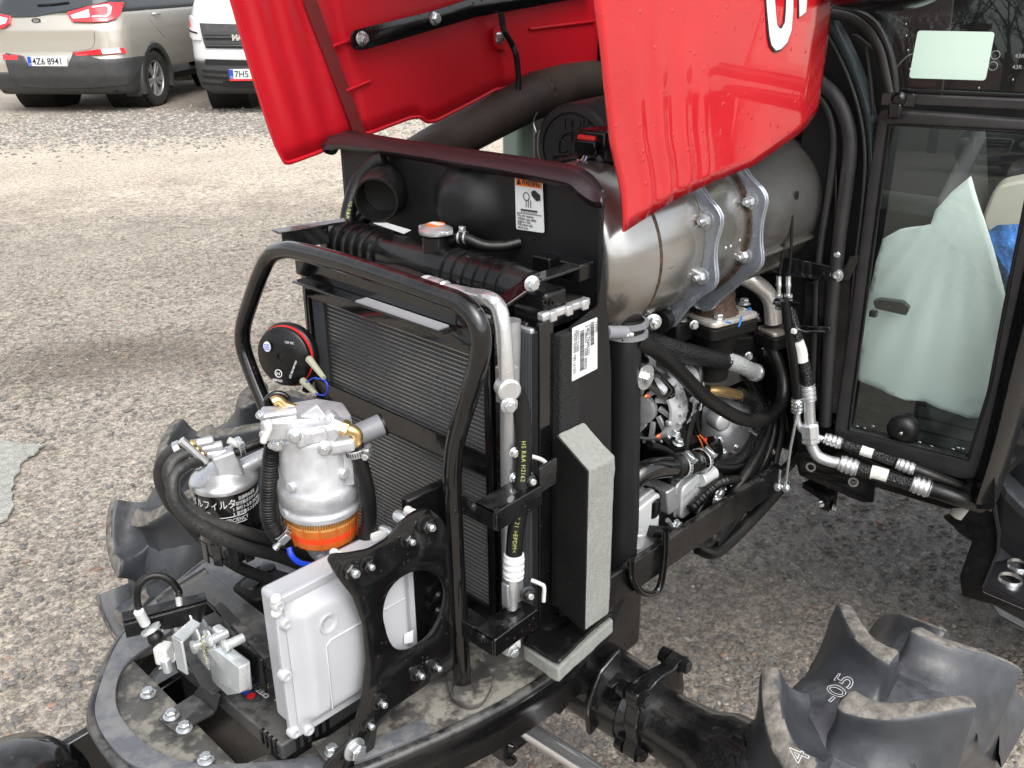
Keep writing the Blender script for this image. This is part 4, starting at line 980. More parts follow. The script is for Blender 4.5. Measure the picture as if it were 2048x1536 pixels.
# --- hood, raised
def hood():
    YH, YF = .715, 1.285
    near = [(1172, -10), (1190, 100), (1205, 220), (1220, 330), (1234, 440), (1238, 458), (1247, 463), (1300, 425), (1350, 395), (1420, 362), (1500, 330), (1560, 288), (1610, 253), (1641, 222), (1653, 120), (1662, 20), (1667, -10)]
    bottoms = [(1245, 462), (1300, 425), (1350, 395), (1420, 362), (1500, 330), (1560, 288), (1610, 253), (1641, 222)]
    bp = [B(x, y, 'y', YH) for x, y in bottoms]
    fr = [B(x, y, 'y', YH) for x, y in ((1245, 462), (1234, 440), (1220, 330), (1205, 220), (1190, 100), (1175, 0))]
    rb = [B(x, y, 'y', YH) for x, y in ((1641, 222), (1653, 120), (1665, 0))]
    # extend upwards out of frame
    fr2 = fr+[V((fr[-1].x-.03, YH, 1.72)), V((fr[-1].x-.06, YH, 1.90))]; rb2 = rb+[V((rb[-1].x-.01, YH, 1.72)), V((rb[-1].x-.02, YH, 1.95))]
    Zt = [1.90]
    def edge_at(pts, z):
        for a, b in zip(pts, pts[1:]):
            if a.z <= z <= b.z: return a.lerp(b, (z-a.z)/(b.z-a.z)).x
        return pts[-1].x if z > pts[-1].z else pts[0].x
    def bot(x):
        for a, b in zip(bp, bp[1:]):
            if a.x <= x <= b.x: return a.lerp(b, (x-a.x)/(b.x-a.x)).z
        return bp[0].z if x < bp[0].x else bp[-1].z
    mb = MB(); nu, nv = 60, 40
    def pt(a, b):
        xb = bp[0].x+(bp[-1].x-bp[0].x)*a; zb = bot(xb); zt = 1.92; z = zb+(zt-zb)*b
        x0 = edge_at(fr2, z) if z > fr2[0].z else fr2[0].x; x1 = edge_at(rb2, z) if z > rb2[0].z else rb2[0].x
        x = x0+(x1-x0)*a
        if z < 1.36: x = xb*(1-(z-zb)/(1.36-zb+1e-6))+x*((z-zb)/(1.36-zb+1e-6)) if zb < 1.36 else x
        # pressed flutes and slight outward crown
        h = (z-1.25)
        y = YH-.010*sin(pi*min(1, max(0, h/.8)))
        for c, w_, dep, zmax in ((.10, .025, .0035, 1.50), (.185, .03, .0035, 1.55), (.28, .03, .003, 1.52), (.37, .02, .0025, 1.45)):
            if abs(a-c) < w_: y -= dep*(.5+.5*cos(pi*(a-c)/w_))*max(0, min(1, (z-zb)/.02))*(1-max(0, min(1, (z-zmax+.18)/.18)))
        y += .05*max(0, min(1, (a-.80)/.2))**2*max(0, 1-max(0, (z-1.30)/.35))*.0
        if a > .86: y += (a-.86)*.25*.35
        return V((x, y, z))
    mb.grid(pt, nu, nv); hn = mk('hood_side', mb, 'red_paint', T, 60, solid=.004, offs=-1); 
    # rolled lower edge
    t = MB(); t.tube([pt(i/30, 0)+V((0, -.001, .001)) for i in range(31)], .0022, 8, smooth=False); mk('hood_edge', t, 'red_paint', hn, 60)
    t = MB(); t.tube([pt(0, i/30)+V((.001, -.001, 0)) for i in range(31)], .0022, 8, smooth=False); mk('hood_edge', t, 'red_paint', hn, 60)
    # printed name, running vertically up the side: only its lower end is in view
    c = B(1533, 60, 'y', YH-.012); 
    for (body, a_, sz) in (('U', (1547, 98), .105),):
        pass
    def lettershape(pts, hole=None):
        o_ = [B(x, y, 'y', YH-.0125) for x, y in pts]; 
        return o_
    outl = [(1529, -20), (1533, 30), (1537, 70), (1541, 90), (1550, 101), (1560, 98), (1572, 85), (1581, 60), (1584, 20), (1585, -20), (1571, -20), (1570, 20), (1568, 45), (1562, 57), (1557, 57), (1552, 50), (1549, 20), (1546, -20)]
    O1 = lettershape(outl); cen = sum(O1, V())/len(O1)
    def grow(pts, d):
        out = []; n = len(pts)
        for i in range(n):
            p = pts[i]; t_ = (pts[(i+1) % n]-pts[i-1]).normalized(); nn = V((t_.z, 0, -t_.x)); out.append(p+nn*d)
        return out
    g = grow(O1, .0028)
    ar = lambda P: sum(a.x*b.z-b.x*a.z for a, b in zip(P, P[1:]+P[:1]))
    if abs(ar(g)) < abs(ar(O1)): g = grow(O1, -.0028)
    sheet('hood_letter_outline', g, -Y_, .0008, 'black_print', hn); l_ = sheet('hood_letter', [p-Y_*.0012 for p in O1], -Y_, .0006, 'white_print', hn)
    O2 = lettershape([(1596, -20), (1597, 34), (1610, 24), (1613, -20)]); sheet('hood_letter_outline', grow(O2, .0028) if abs(ar(grow(O2, .0028))) > abs(ar(O2)) else grow(O2, -.0028), -Y_, .0008, 'black_print', hn); sheet('hood_letter', [p-Y_*.0012 for p in O2], -Y_, .0006, 'white_print', hn)
    # far side panel, seen from inside
    fb = [(463, -10), (500, 120), (535, 235), (562, 312), (572, 325), (582, 326), (640, 306), (720, 275), (830, 234), (850, 232), (862, 243), (880, 240), (950, 205), (1000, 178), (1100, 160), (1290, 120)]
    fpt = [B(x, y, 'y', YF) for x, y in fb]
    lef = fpt[:5]; low = fpt[4:]
    top = [V((low[-1].x, YF, 1.95)), V((fpt[0].x-.09, YF, 1.90))]
    # grid: a along length, b up
    def lowz(x):
        for p, q in zip(low, low[1:]):
            if p.x <= x <= q.x: return p.lerp(q, (x-p.x)/(q.x-p.x)).z
        return low[0].z
    lef2 = list(reversed(lef))+[V((lef[0].x-.09, YF, 1.92))]
    sm = B(720, 272, 'y', YF).x; st_ = B(625, 0, 'y', YF).x
    def pf(a, b):
        xb = low[0].x+(low[-1].x-low[0].x)*a; zb = lowz(xb); z = zb+(1.93-zb)*b
        x0 = edge_at(lef2, z); w = low[-1].x-x0; x = x0+w*a
        k = (x-x0)/(.175); y = YF
        if k < 1:
            for c in (.22, .48, .74):
                d = abs(k-c)/.13
                if d < 1: y -= .0045*(.5+.5*cos(pi*d))*min(1, max(0, (z-zb)/.03))
            y += .004
        return V((x, y, z))
    mb = MB(); mb.grid(pf, 150, 24); hf = mk('hood_side', mb, 'red_inner', T, 60, solid=.004, offs=1)
    t = MB(); t.tube([pf(i/150, 0) for i in range(0, 151)], .0035, 8, smooth=False); mk('hood_edge', t, 'red_inner', hf, 60)
    t = MB(); t.tube([pf(0, i/24) for i in range(25)], .003, 8, smooth=False); mk('hood_edge', t, 'red_inner', hf, 60)
    # glued seam strip
    s0, s1 = B(617, -5, 'y', YF-.004), B(722, 276, 'y', YF-.004); w_ = V((.012, 0, 0)); sm_ = MB(); sm_.prism([s0-w_, s0+w_, s1+w_, s1-w_*.9], -Y_*.0012); mat('seam_glue', (.30, .012, .014), .6, var=.5, vscale=60, vcol=(.12, .02, .02)); mk('seam_strip', sm_, 'seam_glue', hf)
    for a, b in (((665, 93), (705, 78)), ((692, 182), (740, 162)), ((1060, 58), (1190, 42))):
        t = MB(); t.tube([B(*a, 'y', YF-.004), B(*b, 'y', YF-.004)], .003, 8); mk('pressed_rib', t, 'red_inner', hf)
    # inner mounting plate with bolts: black strut
    s = outline(px2([(698, 62), (860, 22), (930, 0), (1190, -55), (1190, -10), (950, 34), (725, 100), (702, 100)], 'y', YF-.02), [.02, .0, .0, 0, 0, 0, .012, .02]); sb = sheet('hood_strut', s, -Y_, .005, 'black_gloss', T, bev=.001)
    for p in ((724, 77), (869, 37)): bolt(B(*p, 'y', YF-.026), -Y_, .0082, 'zinc', T, 'flange')
    pl = outline(px2([(985, 55), (1012, 50), (1020, 90), (1016, 100), (988, 98)], 'y', YF-.008), .01); sheet('hood_bracket', pl, -Y_, .003, 'red_inner', T)
    bolt(B(998, 76, 'y', YF-.012), -Y_, .0075, 'zinc', T)
    t = MB(); c = px2([(1002, 25), (1008, 60), (1022, 85), (1032, 110), (1037, 160), (1035, 200)], 'y', YF-.03); t.tube(c, lambda q: .0052+.0006*sin(q*260), 10, sub=16); mk('wiring_conduit', t, 'rubber', T, 60)
    # top panel of hood joining both sides and inner reinforcement
    tp = MB(); xa = fr2[-1].x; xb_ = rb2[-1].x
    def roof(a, b):
        x = xa+(xb_-xa)*a; y = YH+(YF-YH)*b; return V((x, y, 1.915+.09*sin(pi*b)**.6))
    tp.grid(roof, 20, 24); mk('hood_top', tp, 'red_paint', T, 60, solid=.004, offs=1)
    # rear hinge pillar holding the hood
    for y in (): r = MB(); r.tube([V((1.47, y, 1.25)), V((1.42, y, 1.6)), V((1.36, y, 1.9))], .012, 10); mk('hood_hinge', r, 'black_paint', T)
hood()

# --- foam blocks beside the radiator
def rough_foam(o):
    md = o.modifiers.new('grid', 'SUBSURF'); md.subdivision_type = 'SIMPLE'; md.levels = md.render_levels = 4
    for sc, st in ((.035, .0045), (.008, .0016)):
        tx = bpy.data.textures.new('wear', 'CLOUDS'); tx.noise_scale = sc; dm = o.modifiers.new('wear', 'DISPLACE'); dm.texture = tx; dm.strength = st; dm.mid_level = .5
def foam():
    o = px2([(1128, 862), (1172, 848), (1218, 920), (1171, 948)], 'y', .655)
    # vertical foam pad: grey outer edge, black facing
    tl, tr, k1, k2, bl, br = [B(x, y, 'y', .655) for x, y in ((1172, 846), (1128, 860), (1218, 918), (1171, 946), (1218, 1235), (1172, 1262))]
    zt = B(1170, 946, 'y', .655); 
    x0 = B(1171, 1262, 'y', .655).x; x1 = B(1219, 1235, 'y', .655).x; z0 = B(1171, 1262, 'y', .655).z; z1 = B(1171, 946, 'y', .655).z; ztop = B(1150, 855, 'y', .70).z
    poly = [V((x0, .655, z0)), V((x0, .655, z1)), V((x0-.004, .703, ztop)), V((x0-.004, .703, z0+.02))]
    pd = MB(); pd.prism(poly, X_*(x1-x0)); p_ = mk('foam_pad', pd, 'foam_grey', T, 30, bevel=.003); rough_foam(p_)
    fc = MB(); fc.prism([q-X_*.003 for q in poly], X_*.0028); mk('pad_facing', fc, 'black_matte', p_, bevel=.0008)
    # thick mat lying on the deck corner
    q = [(1040, 1300), (1085, 1240), (1135, 1232), (1178, 1262), (1228, 1236), (1229, 1250), (1120, 1340), (1060, 1312)]
    M0 = [B(x, y, 'z', .735) for x, y in ((1045, 1292), (1075, 1235), (1190, 1215), (1228, 1238), (1118, 1338))]
    mb = MB(); mb.prism(outline(M0, .006), -Z_*.022); mt = mk('foam_mat', mb, 'foam_grey', T, bevel=.003); rough_foam(mt)
    g = MB(); a, b, c, d = M0[0], M0[4], M0[3], M0[1]
    def srf(u, v):
        p = a.lerp(b, u).lerp(d.lerp(c, u), v); return p+Z_*(.003+.004*noise.noise(p*40)+.010*(u**6)*(1-abs(v-.5)))
    g.grid(srf, 16, 16); mk('mat_skin', g, 'black_plastic', mt, 60, solid=.003)
foam()
# exhaust pipe going down behind the radiator side
t = MB(); ep = [B(1252, 640, 'y', .79), B(1248, 720, 'y', .785), B(1247, 900, 'y', .78), B(1243, 1100, 'y', .775), B(1222, 1190, 'y', .775), B(1190, 1270, 'y', .775)]; t.tube(ep, lambda q: .0245, 22); mk('exhaust_down_pipe', t, 'shroud_metal', T, 60)

# --- plate with the round opening and the pump box behind it
def side_plate():
    y = .76
    o = px2([(652, 1118), (660, 1105), (690, 1104), (735, 1096), (775, 1072), (800, 1040), (826, 1020), (852, 1014), (875, 1030), (893, 1060), (903, 1200), (905, 1335), (870, 1352), (800, 1400), (750, 1450), (745, 1490), (712, 1535), (640, 1536), (700, 1470), (720, 1400), (728, 1320), (722, 1250), (700, 1190), (668, 1150)], 'y', y)
    o = outline(o, .006, 3)
    hc = [B(x, yy, 'y', y) for x, yy in ((762, 1235), (768, 1190), (790, 1158), (823, 1140), (858, 1142), (880, 1165), (884, 1200), (870, 1245), (845, 1278), (810, 1296), (780, 1288))]
    o_ = sheet('mounting_plate', o, -Y_, .005, 'black_gloss', T, [spline(hc, 4, True)[:-1]], bev=.001)
    for p, k, s_ in (((697, 1138), 'nutblack', .010), ((733, 1128), 'nutblack', .0075), ((814, 1078), 'nutblack', .0078), ((850, 1048), 'nutblack', .0095), ((758, 1402), 'nutblack', .008), ((833, 1345), 'nutblack', .008), ((733, 1445), 'nutblack', .008), ((708, 1498), 'flange', .011), ((868, 1330), 'nutblack', .008)):
        q = B(*p, 'y', y-.005); bolt(q, -Y_, s_, 'zinc' if k == 'flange' else 'black_gloss', T, k)
        if k != 'flange': st = MB(); st.lathe(q, -Y_, [(s_*.5, 0), (s_*.5, s_*1.5), (s_*.35, s_*1.7), (0, s_*1.7)], 12); mk('stud', st, 'zinc', T)
    # rubber isolators behind lobes
    for p in ((678, 1112), (826, 1026)):
        q = B(*p, 'y', y+.008); r = MB(); r.lathe(q+Y_*.012, -Y_, [(.0045, 0), (.0055, .004), (.0045, .008), (.0055, .012), (.0045, .014)], 24); mk('isolator', r, 'white_plastic', T)
    for p, s_ in (((812, 1040), .0075), ((783, 1068), .006)):
        q = B(*p, 'y', y+.012); r = MB(); r.lathe(q, Y_, [(s_*.6, 0), (s_, .006), (s_, .016), (s_*.6, .02), (0, .02)], 16); mk('boss', r, 'zinc', T)
    sl = outline(px2([(745, 1070), (768, 1062), (775, 1072), (745, 1085)], 'y', y+.012), .003); sheet('tab', sl, Y_, .004, 'white_plastic', T)
    # pump controller box
    yb = .79
    ol = px2([(548, 1212), (556, 1200), (655, 1150), (712, 1136), (830, 1092), (836, 1130), (830, 1290), (735, 1420), (690, 1437), (602, 1477), (588, 1462), (580, 1390), (566, 1330), (556, 1260)], 'y', yb)
    x0, x1 = .434, .627; z0, z1 = .735, .930
    ol = outline([V((x0, yb, z1)), V((x0, yb, z0)), V((x1, yb, z0)), V((x1, yb, z1))], .012)
    fl_ = MB(); fl_.prism(ol, Y_*.008); bx = mk('control_box', fl_, 'alu_painted', T, bevel=.0015)
    bk = MB(); bk.bb((x0+.008, yb+.008, z0+.008), (x1-.008, yb+.045, z1-.006)); mk('box_back', bk, 'alu_painted', bx, bevel=.006)
    # raised lid as a shallow dome
    def lid(a, b):
        xx = x0+.010+(x1-x0-.020)*a; zz = z0+.010+(z1-z0-.020)*b; e = min(a, 1-a)*9.0; e2 = min(b, 1-b)*9.6; k = min(1, e)*min(1, e2); k = k*k*(3-2*k)
        bulge = .004*sin(pi*b)
        return V((xx, yb-.001-(.012+bulge)*k, zz))
    l_ = MB(); l_.grid(lid, 36, 36); mk('box_lid', l_, 'alu_painted', bx, 60)
    pn = outline([V((x0+.045, yb-.0150, z0+.030)), V((x1-.03, yb-.0150, z0+.030)), V((x1-.03, yb-.0172, z0+.115)), V((x0+.045, yb-.0172, z0+.115))], .006)
    q = B(657, 1247, 'y', yb-.016); r = MB(); r.lathe(q, -Y_, [(.013, -.002), (.012, .0015), (.007, .0008), (.0055, -.001), (.0030, -.0006), (0, -.0006)], 28); mk('vent_dimple', r, 'alu_painted', bx, 60)
    t = MB(); fr_ = [V((x0+.048, yb-.0168, z0+.028)), V((x0+.048, yb-.0172, z0+.118)), V((x0+.055, yb-.0172, z0+.123)), V((x1-.03, yb-.0170, z0+.123))]; t.tube(fr_, .0012, 6, smooth=False); mk('lid_bead', t, 'alu_painted', bx, 60)
    for dx, dz in ((.004, .188), (.010, .162), (.004, .012), (.022, .004), (.002, .095)):
        r = MB(); r.lathe(V((x0+dx, yb-.001, z0+dz)), -Y_, [(.0075, -.006), (.0075, .002), (.0055, .0045), (.0035, .0045), (.0030, .003), (0, .003)], 18); mk('screw_boss', r, 'alu_painted', bx, 50)
    for p in ((552, 1198), (553, 1225)):
        q = B(*p, 'y', yb); r = MB(); r.sphere(q, .007, 12, (1, .8, 1)); mk('pin', r, 'white_plastic', bx)
    sheet('qr_free_sticker', outline(px2([(808, 1268), (826, 1260), (826, 1284), (808, 1288)], 'y', yb-.018), .001), -Y_, .0004, 'paper', bx).name = 'sticker'
    # dark rib wall further right behind the opening
    w = MB(); w.bb((x1+.002, yb+.006, .72), (.70, yb+.02, .97)); mk('inner_wall', w, 'black_plastic', T, bevel=.003)
    for p in ((868, 1185), (868, 1215)): r = MB(); r.lathe(B(*p, 'y', yb+.004), -Y_, [(.012, -.004), (.012, .003), (.008, .004), (.005, 0), (0, 0)], 20); mk('boss', r, 'black_plastic', T)
    # lower brackets at the plate's foot
    b_ = MB(); b_.prism(px2([(622, 1485), (700, 1455), (700, 1490), (652, 1520)], 'z', .700), -Z_*.006); mk('foot_bracket', b_, 'dusty_deck', T, bevel=.001)
    bolt(B(665, 1503, 'z', .703), Z_, .0075, 'zinc', T)
side_plate()

# --- battery, hold-down and top tray
def battery():
    zt = .715
    c = [V((.400, .822, zt)), V((.575, .822, zt)), V((.575, 1.08, zt)), V((.400, 1.08, zt))]
    # follow the picture: near corner and left edge
    c[0] = B(562, 1492, 'z', zt); c[3] = B(432, 1384, 'z', zt)
    dl = (c[3]-c[0]).normalized(); dr = V((dl.y, -dl.x, 0)); c[3] = c[0]+dl*.245; c[1] = c[0]+dr*.172; c[2] = c[3]+dr*.172
    Rm = Matrix((dr, dl, Z_)).transposed(); ctr = (c[0]+c[2])/2
    b = MB(); b.box(ctr-Z_*.10, (.166, .239, .18), Rm); bt = mk('battery', b, 'black_plastic', T, bevel=.004)
    l = MB(); l.box(ctr-Z_*.012, (.172, .245, .024), Rm); ld = mk('battery_lid', l, 'dusty_lid', bt, bevel=.003)
    l = MB()
    for i in range(5): l.box(c[0]+dr*(.022+i*.011)-Z_*.010+dl*-.0005, (.004, .006, .022), Rm)
    for i in range(4): l.box(c[0]+dl*(.012+i*.009)-Z_*.010+dr*.0005, (.006, .004, .022), Rm)
    mk('grip_ribs', l, 'black_plastic', bt, bevel=.001)
    ex = -dl; ey = dr
    o = lambda x, y: B(x, y, 'z', zt+.0008)
    for (x, y, m_, r_2) in ((492, 1383, 'plate_blue', .0052), (521, 1363, 'plate_blue', .0052), (502, 1392, 'lamp_red', .0055)):
        sheet('battery_symbol', circle(o(x, y), dl, dr, r_2, 20), Z_, .0004, m_, ld)
    sheet('battery_symbol', [o(536, 1367), o(520, 1374), o(538, 1376)], Z_, .0004, 'yellow_print', ld)
    text('battery_text', 'RO', o(548, 1400), (dl*-1), dr, .011, 'yellow_print', ld, bold=.0003); text('battery_text', 'CKET', o(540, 1392), (dl*1), -dr, .009, 'white_print', ld, bold=.0002)
    for i in range(4): text('battery_text', '- - - - -', o(505+i*7, 1375+i*3), dr, -dl*-1, .006, 'grey_print', ld)
    # hold-down strap: flat bar over the battery and z-bend to the nose plate
    z1 = zt+.006
    top = px2([(270, 1262), (345, 1235), (460, 1362), (425, 1398), (402, 1392)], 'z', z1)
    top = outline(px2([(338, 1255), (380, 1235), (462, 1362), (428, 1396), (398, 1370)], 'z', z1), .006)
    hb = sheet('hold_down', top, Z_, .004, 'dusty_lid', T, bev=.001)
    drop = MB(); e0, e1 = B(428, 1396, 'z', z1), B(462, 1362, 'z', z1)
    f0, f1 = B(315, 1440, 'z', .692), B(388, 1392, 'z', .692); f2, f3 = B(432, 1428, 'z', .692), B(352, 1470, 'z', .692)
    sheet('strap_foot', outline([f0, f1, f2, f3], .004), Z_, .004, 'dusty_lid', hb, bev=.001)
    drop.prism([f1+Z_*.003, f2+Z_*.003, B(440, 1394, 'z', z1+.003), B(400, 1372, 'z', z1+.003)], V((.003, .003, 0))); mk('strap_web', drop, 'dusty_lid', hb)
    for p in ((343, 1432), (369, 1457)): bolt(B(*p, 'z', .697), Z_, .0076, 'zinc', T)
    # top tray / cover sheet above the battery (behind the latch)
    tray = outline(px2([(350, 1183), (420, 1145), (620, 1300), (600, 1370), (560, 1358)], 'z', .775), .006)
    ty = sheet('latch_tray', tray, -Z_, .003, 'dusty_lid', T, bev=.0008)
    # black terminal cover
    tc_ = MB(); q = [B(x, y, 'z', .765) for x, y in ((460, 1172), (520, 1125), (600, 1150), (590, 1175), (505, 1200))]
    tc_.prism(outline(q, .012), -Z_*.045); tcm = mk('terminal_cover', tc_, 'black_matte', T, bevel=.005, bseg=3)
    r = MB(); r.lathe(B(503, 1166, 'z', .766), Z_, [(.016, -.006), (.016, -.002), (.012, .002), (0, .003)], 24); mk('cover_button', r, 'rubber', tcm)
    r = MB(); r.lathe(B(535, 1135, 'z', .766), Z_, [(.012, -.004), (.011, .001), (0, .003)], 24); mk('cover_button', r, 'rubber', tcm)
    # inner dark floor under the opening
    f = MB(); f.bb((.36, .80, .50), (.66, 1.20, .505)); mk('battery_well', f, 'black_matte', T)
    # near side wall of the battery well
battery()
def PT(*a): return [B(*p) for p in a]
def tube(name, pts, r, m, parent=None, n=12, sub=6, smooth=True, flat=None, closed=False):
    t = MB(); t.tube(pts, r, n, sub=sub, smooth=smooth, closed=closed); return mk(name, t, m, parent or T, 60)
def ptx(ax, val, *p): return [B(x, y, ax, val) for x, y in p]
def ferrule(a, b, r, m='alu_bright', parent=None, n=3):
    a, b = V(a), V(b); L = (b-a).length; prof = [(r*.75, 0), (r, L*.06)]
    for i in range(n):
        c = L*(.14+.76*(i+.5)/n); w = L*.76/n*.5
        prof += [(r*.84, c-w), (r*1.04, c-w*.5), (r*1.04, c+w*.5), (r*.84, c+w*.98)]
    prof += [(r, L*.95), (r*.8, L)]
    k = MB(); k.lathe(a, b-a, prof, 20); return mk('ferrule', k, m, parent or T, 50)
def worm_clamp(c, ax, r, w=.010, parent=None, scr=(0, 0, 1)):
    ax = V(ax).normalized(); k = MB(); k.lathe(V(c)-ax*w/2, ax, [(r, 0), (r+.0012, .0005), (r+.0012, w-.0005), (r, w)], 28, cap=False)
    o = mk('hose_clamp', k, 'alu_bright', parent or T, 40)
    s = V(scr); s = (s-ax*s.dot(ax)).normalized(); t = ax.cross(s); Rm = Matrix((t, ax, s)).transposed()
    k = MB(); k.box(V(c)+s*(r+.004), (.014, w*1.05, .007), Rm); mk('clamp_housing', k, 'zinc', o, bevel=.001)
    k = MB(); k.lathe(V(c)+s*(r+.0045)+t*.006, t, [(.0035, 0), (.0035, .006), (0, .006)], 12); k.hexh(V(c)+s*(r+.0045)+t*.012, t, .0045, .005); mk('clamp_screw', k, 'zinc', o)
    k = MB()
    x, y, a = basis(ax)
    for i in range(26):
        an = 2*pi*i/26; rr = x*cos(an)+y*sin(an); tt = a.cross(rr); k.box(V(c)+rr*(r+.0013), (.0012, w*.6, .0006), Matrix((tt, a, rr)).transposed())
    mk('clamp_slots', k, 'grille_dark', o, 0)['kind'] = 'stuff'
    return o

# ------------------------------------------------------------------ front wheels with deep paddle lugs
def lug_mesh(R0, H, side):
    """one curved lug; built round the Y axis, starts at the crown and hooks back to the shoulder"""
    mb = MB(); N = 26; rows = []
    for i in range(N+1):
        s = i/N; w = side*(-.012+.118*s); ang = -(.27*s**1.1-.02)+.075*sin(pi*s)
        # neighbour direction for the cross vector
        s2 = s+.01; w2 = side*(-.012+.118*s2); a2 = -(.27*s2**1.1-.02)+.075*sin(pi*s2)
        base = R0-.020*max(0, (abs(w)-.06)/.05)**1.5
        top = R0+H*(1-.10*s) - .004*max(0, (s-.85)/.15)
        if s < .05: top -= .006*(1-s/.05)
        top += .0012*noise.noise(V((s*9, side*3, 1)))
        d = V((R0*(a2-ang), (w2-w), 0)).normalized(); nrm = V((-d.y, d.x, 0))   # in (arc, lateral)
        cap = sqrt(max(0.02, 1-max(0, (.10-s)/.10)**2)); hb = .040*(.4+.6*cap); ht = (.0125+.006*max(0, 1-s/.35))*cap
        prof = []
        carc = lambda q: interp([(0, .322), (.03, .3215), (.06, .317), (.086, .306), (.102, .284), (.112, .255)], abs(q))[0]
        hts = [(-.06, 1.5), (.02, 1.22), (.08, .98), (.18, .72), (.34, .42), (.55, .20), (.76, .09), (.88, .03), (.94, -.02), (.975, -.10), (.995, -.22), (1.0, -.36)]
        prof_ = [(ht+(hb-ht)*k if k >= 0 else ht*(1+k*2.2), base+(top-base)*h_) for h_, k in hts]
        for off, r in prof_+[(-o_, r_) for o_, r_ in reversed(prof_)]:
            arc = ang+nrm.x*off/R0; lat = w+nrm.y*off
            lat = max(-.114, min(.114, lat)); fb_ = (r-base)/(top-base); rc = carc(lat); r = rc+(top-rc)*fb_ if abs(lat) > .05 else r
            prof.append(V((r*cos(arc), lat, r*sin(arc))))
        rows.append(prof)
    m = len(rows[0]); vs = [p for r in rows for p in r]
    fs = [(i*m+j, i*m+j+1, (i+1)*m+j+1, (i+1)*m+j) for i in range(N) for j in range(m-1)]
    fs += [tuple(range(m))[::-1], tuple(range(N*m, (N+1)*m))]
    mb.add(vs, fs); me = bpy.data.meshes.new('lug'); me.from_pydata(mb.v, [], mb.f); finish(me, 40)
    me.materials.append(MATS['tyre']); me.materials.append(MATS['tyre_lug_top'])
    for p in me.polygons:
        c = p.center; rad_ = V((c.x, 0, c.z)).normalized()
        r = sqrt(c.x**2+c.z**2)
        if p.normal.dot(rad_) > .80 and r > R0+H*.66: p.material_index = 1
    return me
LUG = {}
def front_wheel(C, steer, phase, mirror=1, label=None):
    C = V(C); R0, H = .322, .051
    M = Matrix.Translation(C) @ Matrix.Rotation(steer, 4, 'Z')
    w = MB(); prof = [(.20, -.085), (.25, -.103), (.284, -.102), (.306, -.086), (.317, -.06), (.3215, -.03), (.322, 0), (.3215, .03), (.317, .06), (.306, .086), (.284, .102), (.25, .103), (.20, .085)]
    w.lathe((0, 0, 0), (0, 1, 0), prof, 72, cap=False); o = mk('front_wheel', w, 'tyre', T, 60); o.matrix_basis = M
    if label: o['label'] = label
    r = MB(); r.lathe((0, 0, 0), (0, 1, 0), [(.205, -.088), (.198, -.088), (.190, -.06), (.185, -.02), (.12, -.01), (.05, -.03), (0, -.03)], 40, cap=False)
    r.lathe((0, 0, 0), (0, 1, 0), [(.205, .088), (.198, .088), (.190, .06), (.185, .0)], 40, cap=False); mk('rim', r, 'red_paint', o)
    n = 11
    for k in range(n):
        for sd in (-1, 1):
            key = sd
            if key not in LUG: LUG[key] = lug_mesh(R0, H, sd)
            lo = bpy.data.objects.new('lug', LUG[key]); COL.objects.link(lo); lo.parent = o
            lo.rotation_euler = (0, -mirror*(2*pi*(k+(.5 if sd > 0 else 0))/n+phase), 0)
            if mirror < 0: lo.scale = (1, 1, 1)
    # moulding hairs
    h = MB(); rn = random.Random(int(phase*100)+5)
    for _ in range(46):
        a = rn.uniform(0, 2*pi); y = rn.uniform(-.10, .10); rr = V((cos(a), 0, sin(a))); b = rr*(.319-.02*max(0, (abs(y)-.06)/.04))+V((0, y, 0)); d = (rr+V((rn.uniform(-.5, .5), rn.uniform(-.5, .5), rn.uniform(-.5, .5)))).normalized()
        h.tube([b, b+d*.009, b+d*.016+V((rn.uniform(-.006, .006), rn.uniform(-.006, .006), 0))], .0007, 4, sub=2)
    hh = mk('moulding_hairs', h, 'rubber', o, 0); hh['kind'] = 'stuff'
    return o
FWN = front_wheel((1.02, .355, .376), rad(0), .06)
FWF = front_wheel((.935, 1.65, .374), rad(0), .20)
# moulded outlined characters lying on the near tyre's rubber
from mathutils.bvhtree import BVHTree
def tyre_bvh():
    vs, fs = [], []
    M0 = Matrix.Translation(Vector((1.02, .355, .376)))
    for o, M in [(FWN, M0)]+[(c, M0 @ Matrix.Rotation(c.rotation_euler.y, 4, 'Y')) for c in COL.objects if c.parent is FWN and c.name.startswith('lug')]:
        b = len(vs); vs += [M @ v.co for v in o.data.vertices]; fs += [tuple(i+b for i in p.vertices) for p in o.data.polygons]
    return BVHTree.FromPolygons(vs, fs)
def tyre_text(bv, s, p0, p1, size):
    h, n, _, _ = bv.ray_cast(CAMP, ray(*p0).normalized())
    if h is None: return
    if n.dot(CAMP-h) < 0: n = -n
    q = BP(p1[0], p1[1], h, n); x = (q-h).normalized(); y = n.cross(x)
    cu = bpy.data.curves.new('t', 'FONT'); cu.body = s; cu.size = size; cu.align_x = 'CENTER'; cu.align_y = 'CENTER'; cu.fill_mode = 'NONE'; cu.bevel_depth = .00042; cu.resolution_u = 3
    ob = bpy.data.objects.new('t', cu); COL.objects.link(ob); dg = bpy.context.evaluated_depsgraph_get(); me = bpy.data.meshes.new_from_object(ob.evaluated_get(dg)); bpy.data.objects.remove(ob)
    for v in me.vertices:
        w = h+x*v.co.x+y*v.co.y; k, kn, _, _ = bv.ray_cast(w+n*.05, -n); v.co = (k if k is not None else w)+n*(.0004+v.co.z)-Vector((1.02, .355, .376))
    me.materials.clear(); me.materials.append(MATS['white_print']); o = bpy.data.objects.new('tyre_text', me); COL.objects.link(o); o.parent = FWN
_bv = tyre_bvh()
tyre_text(_bv, '-05', (1678, 1380), (1698, 1349), .036); tyre_text(_bv, '4', (1598, 1512), (1608, 1490), .034)

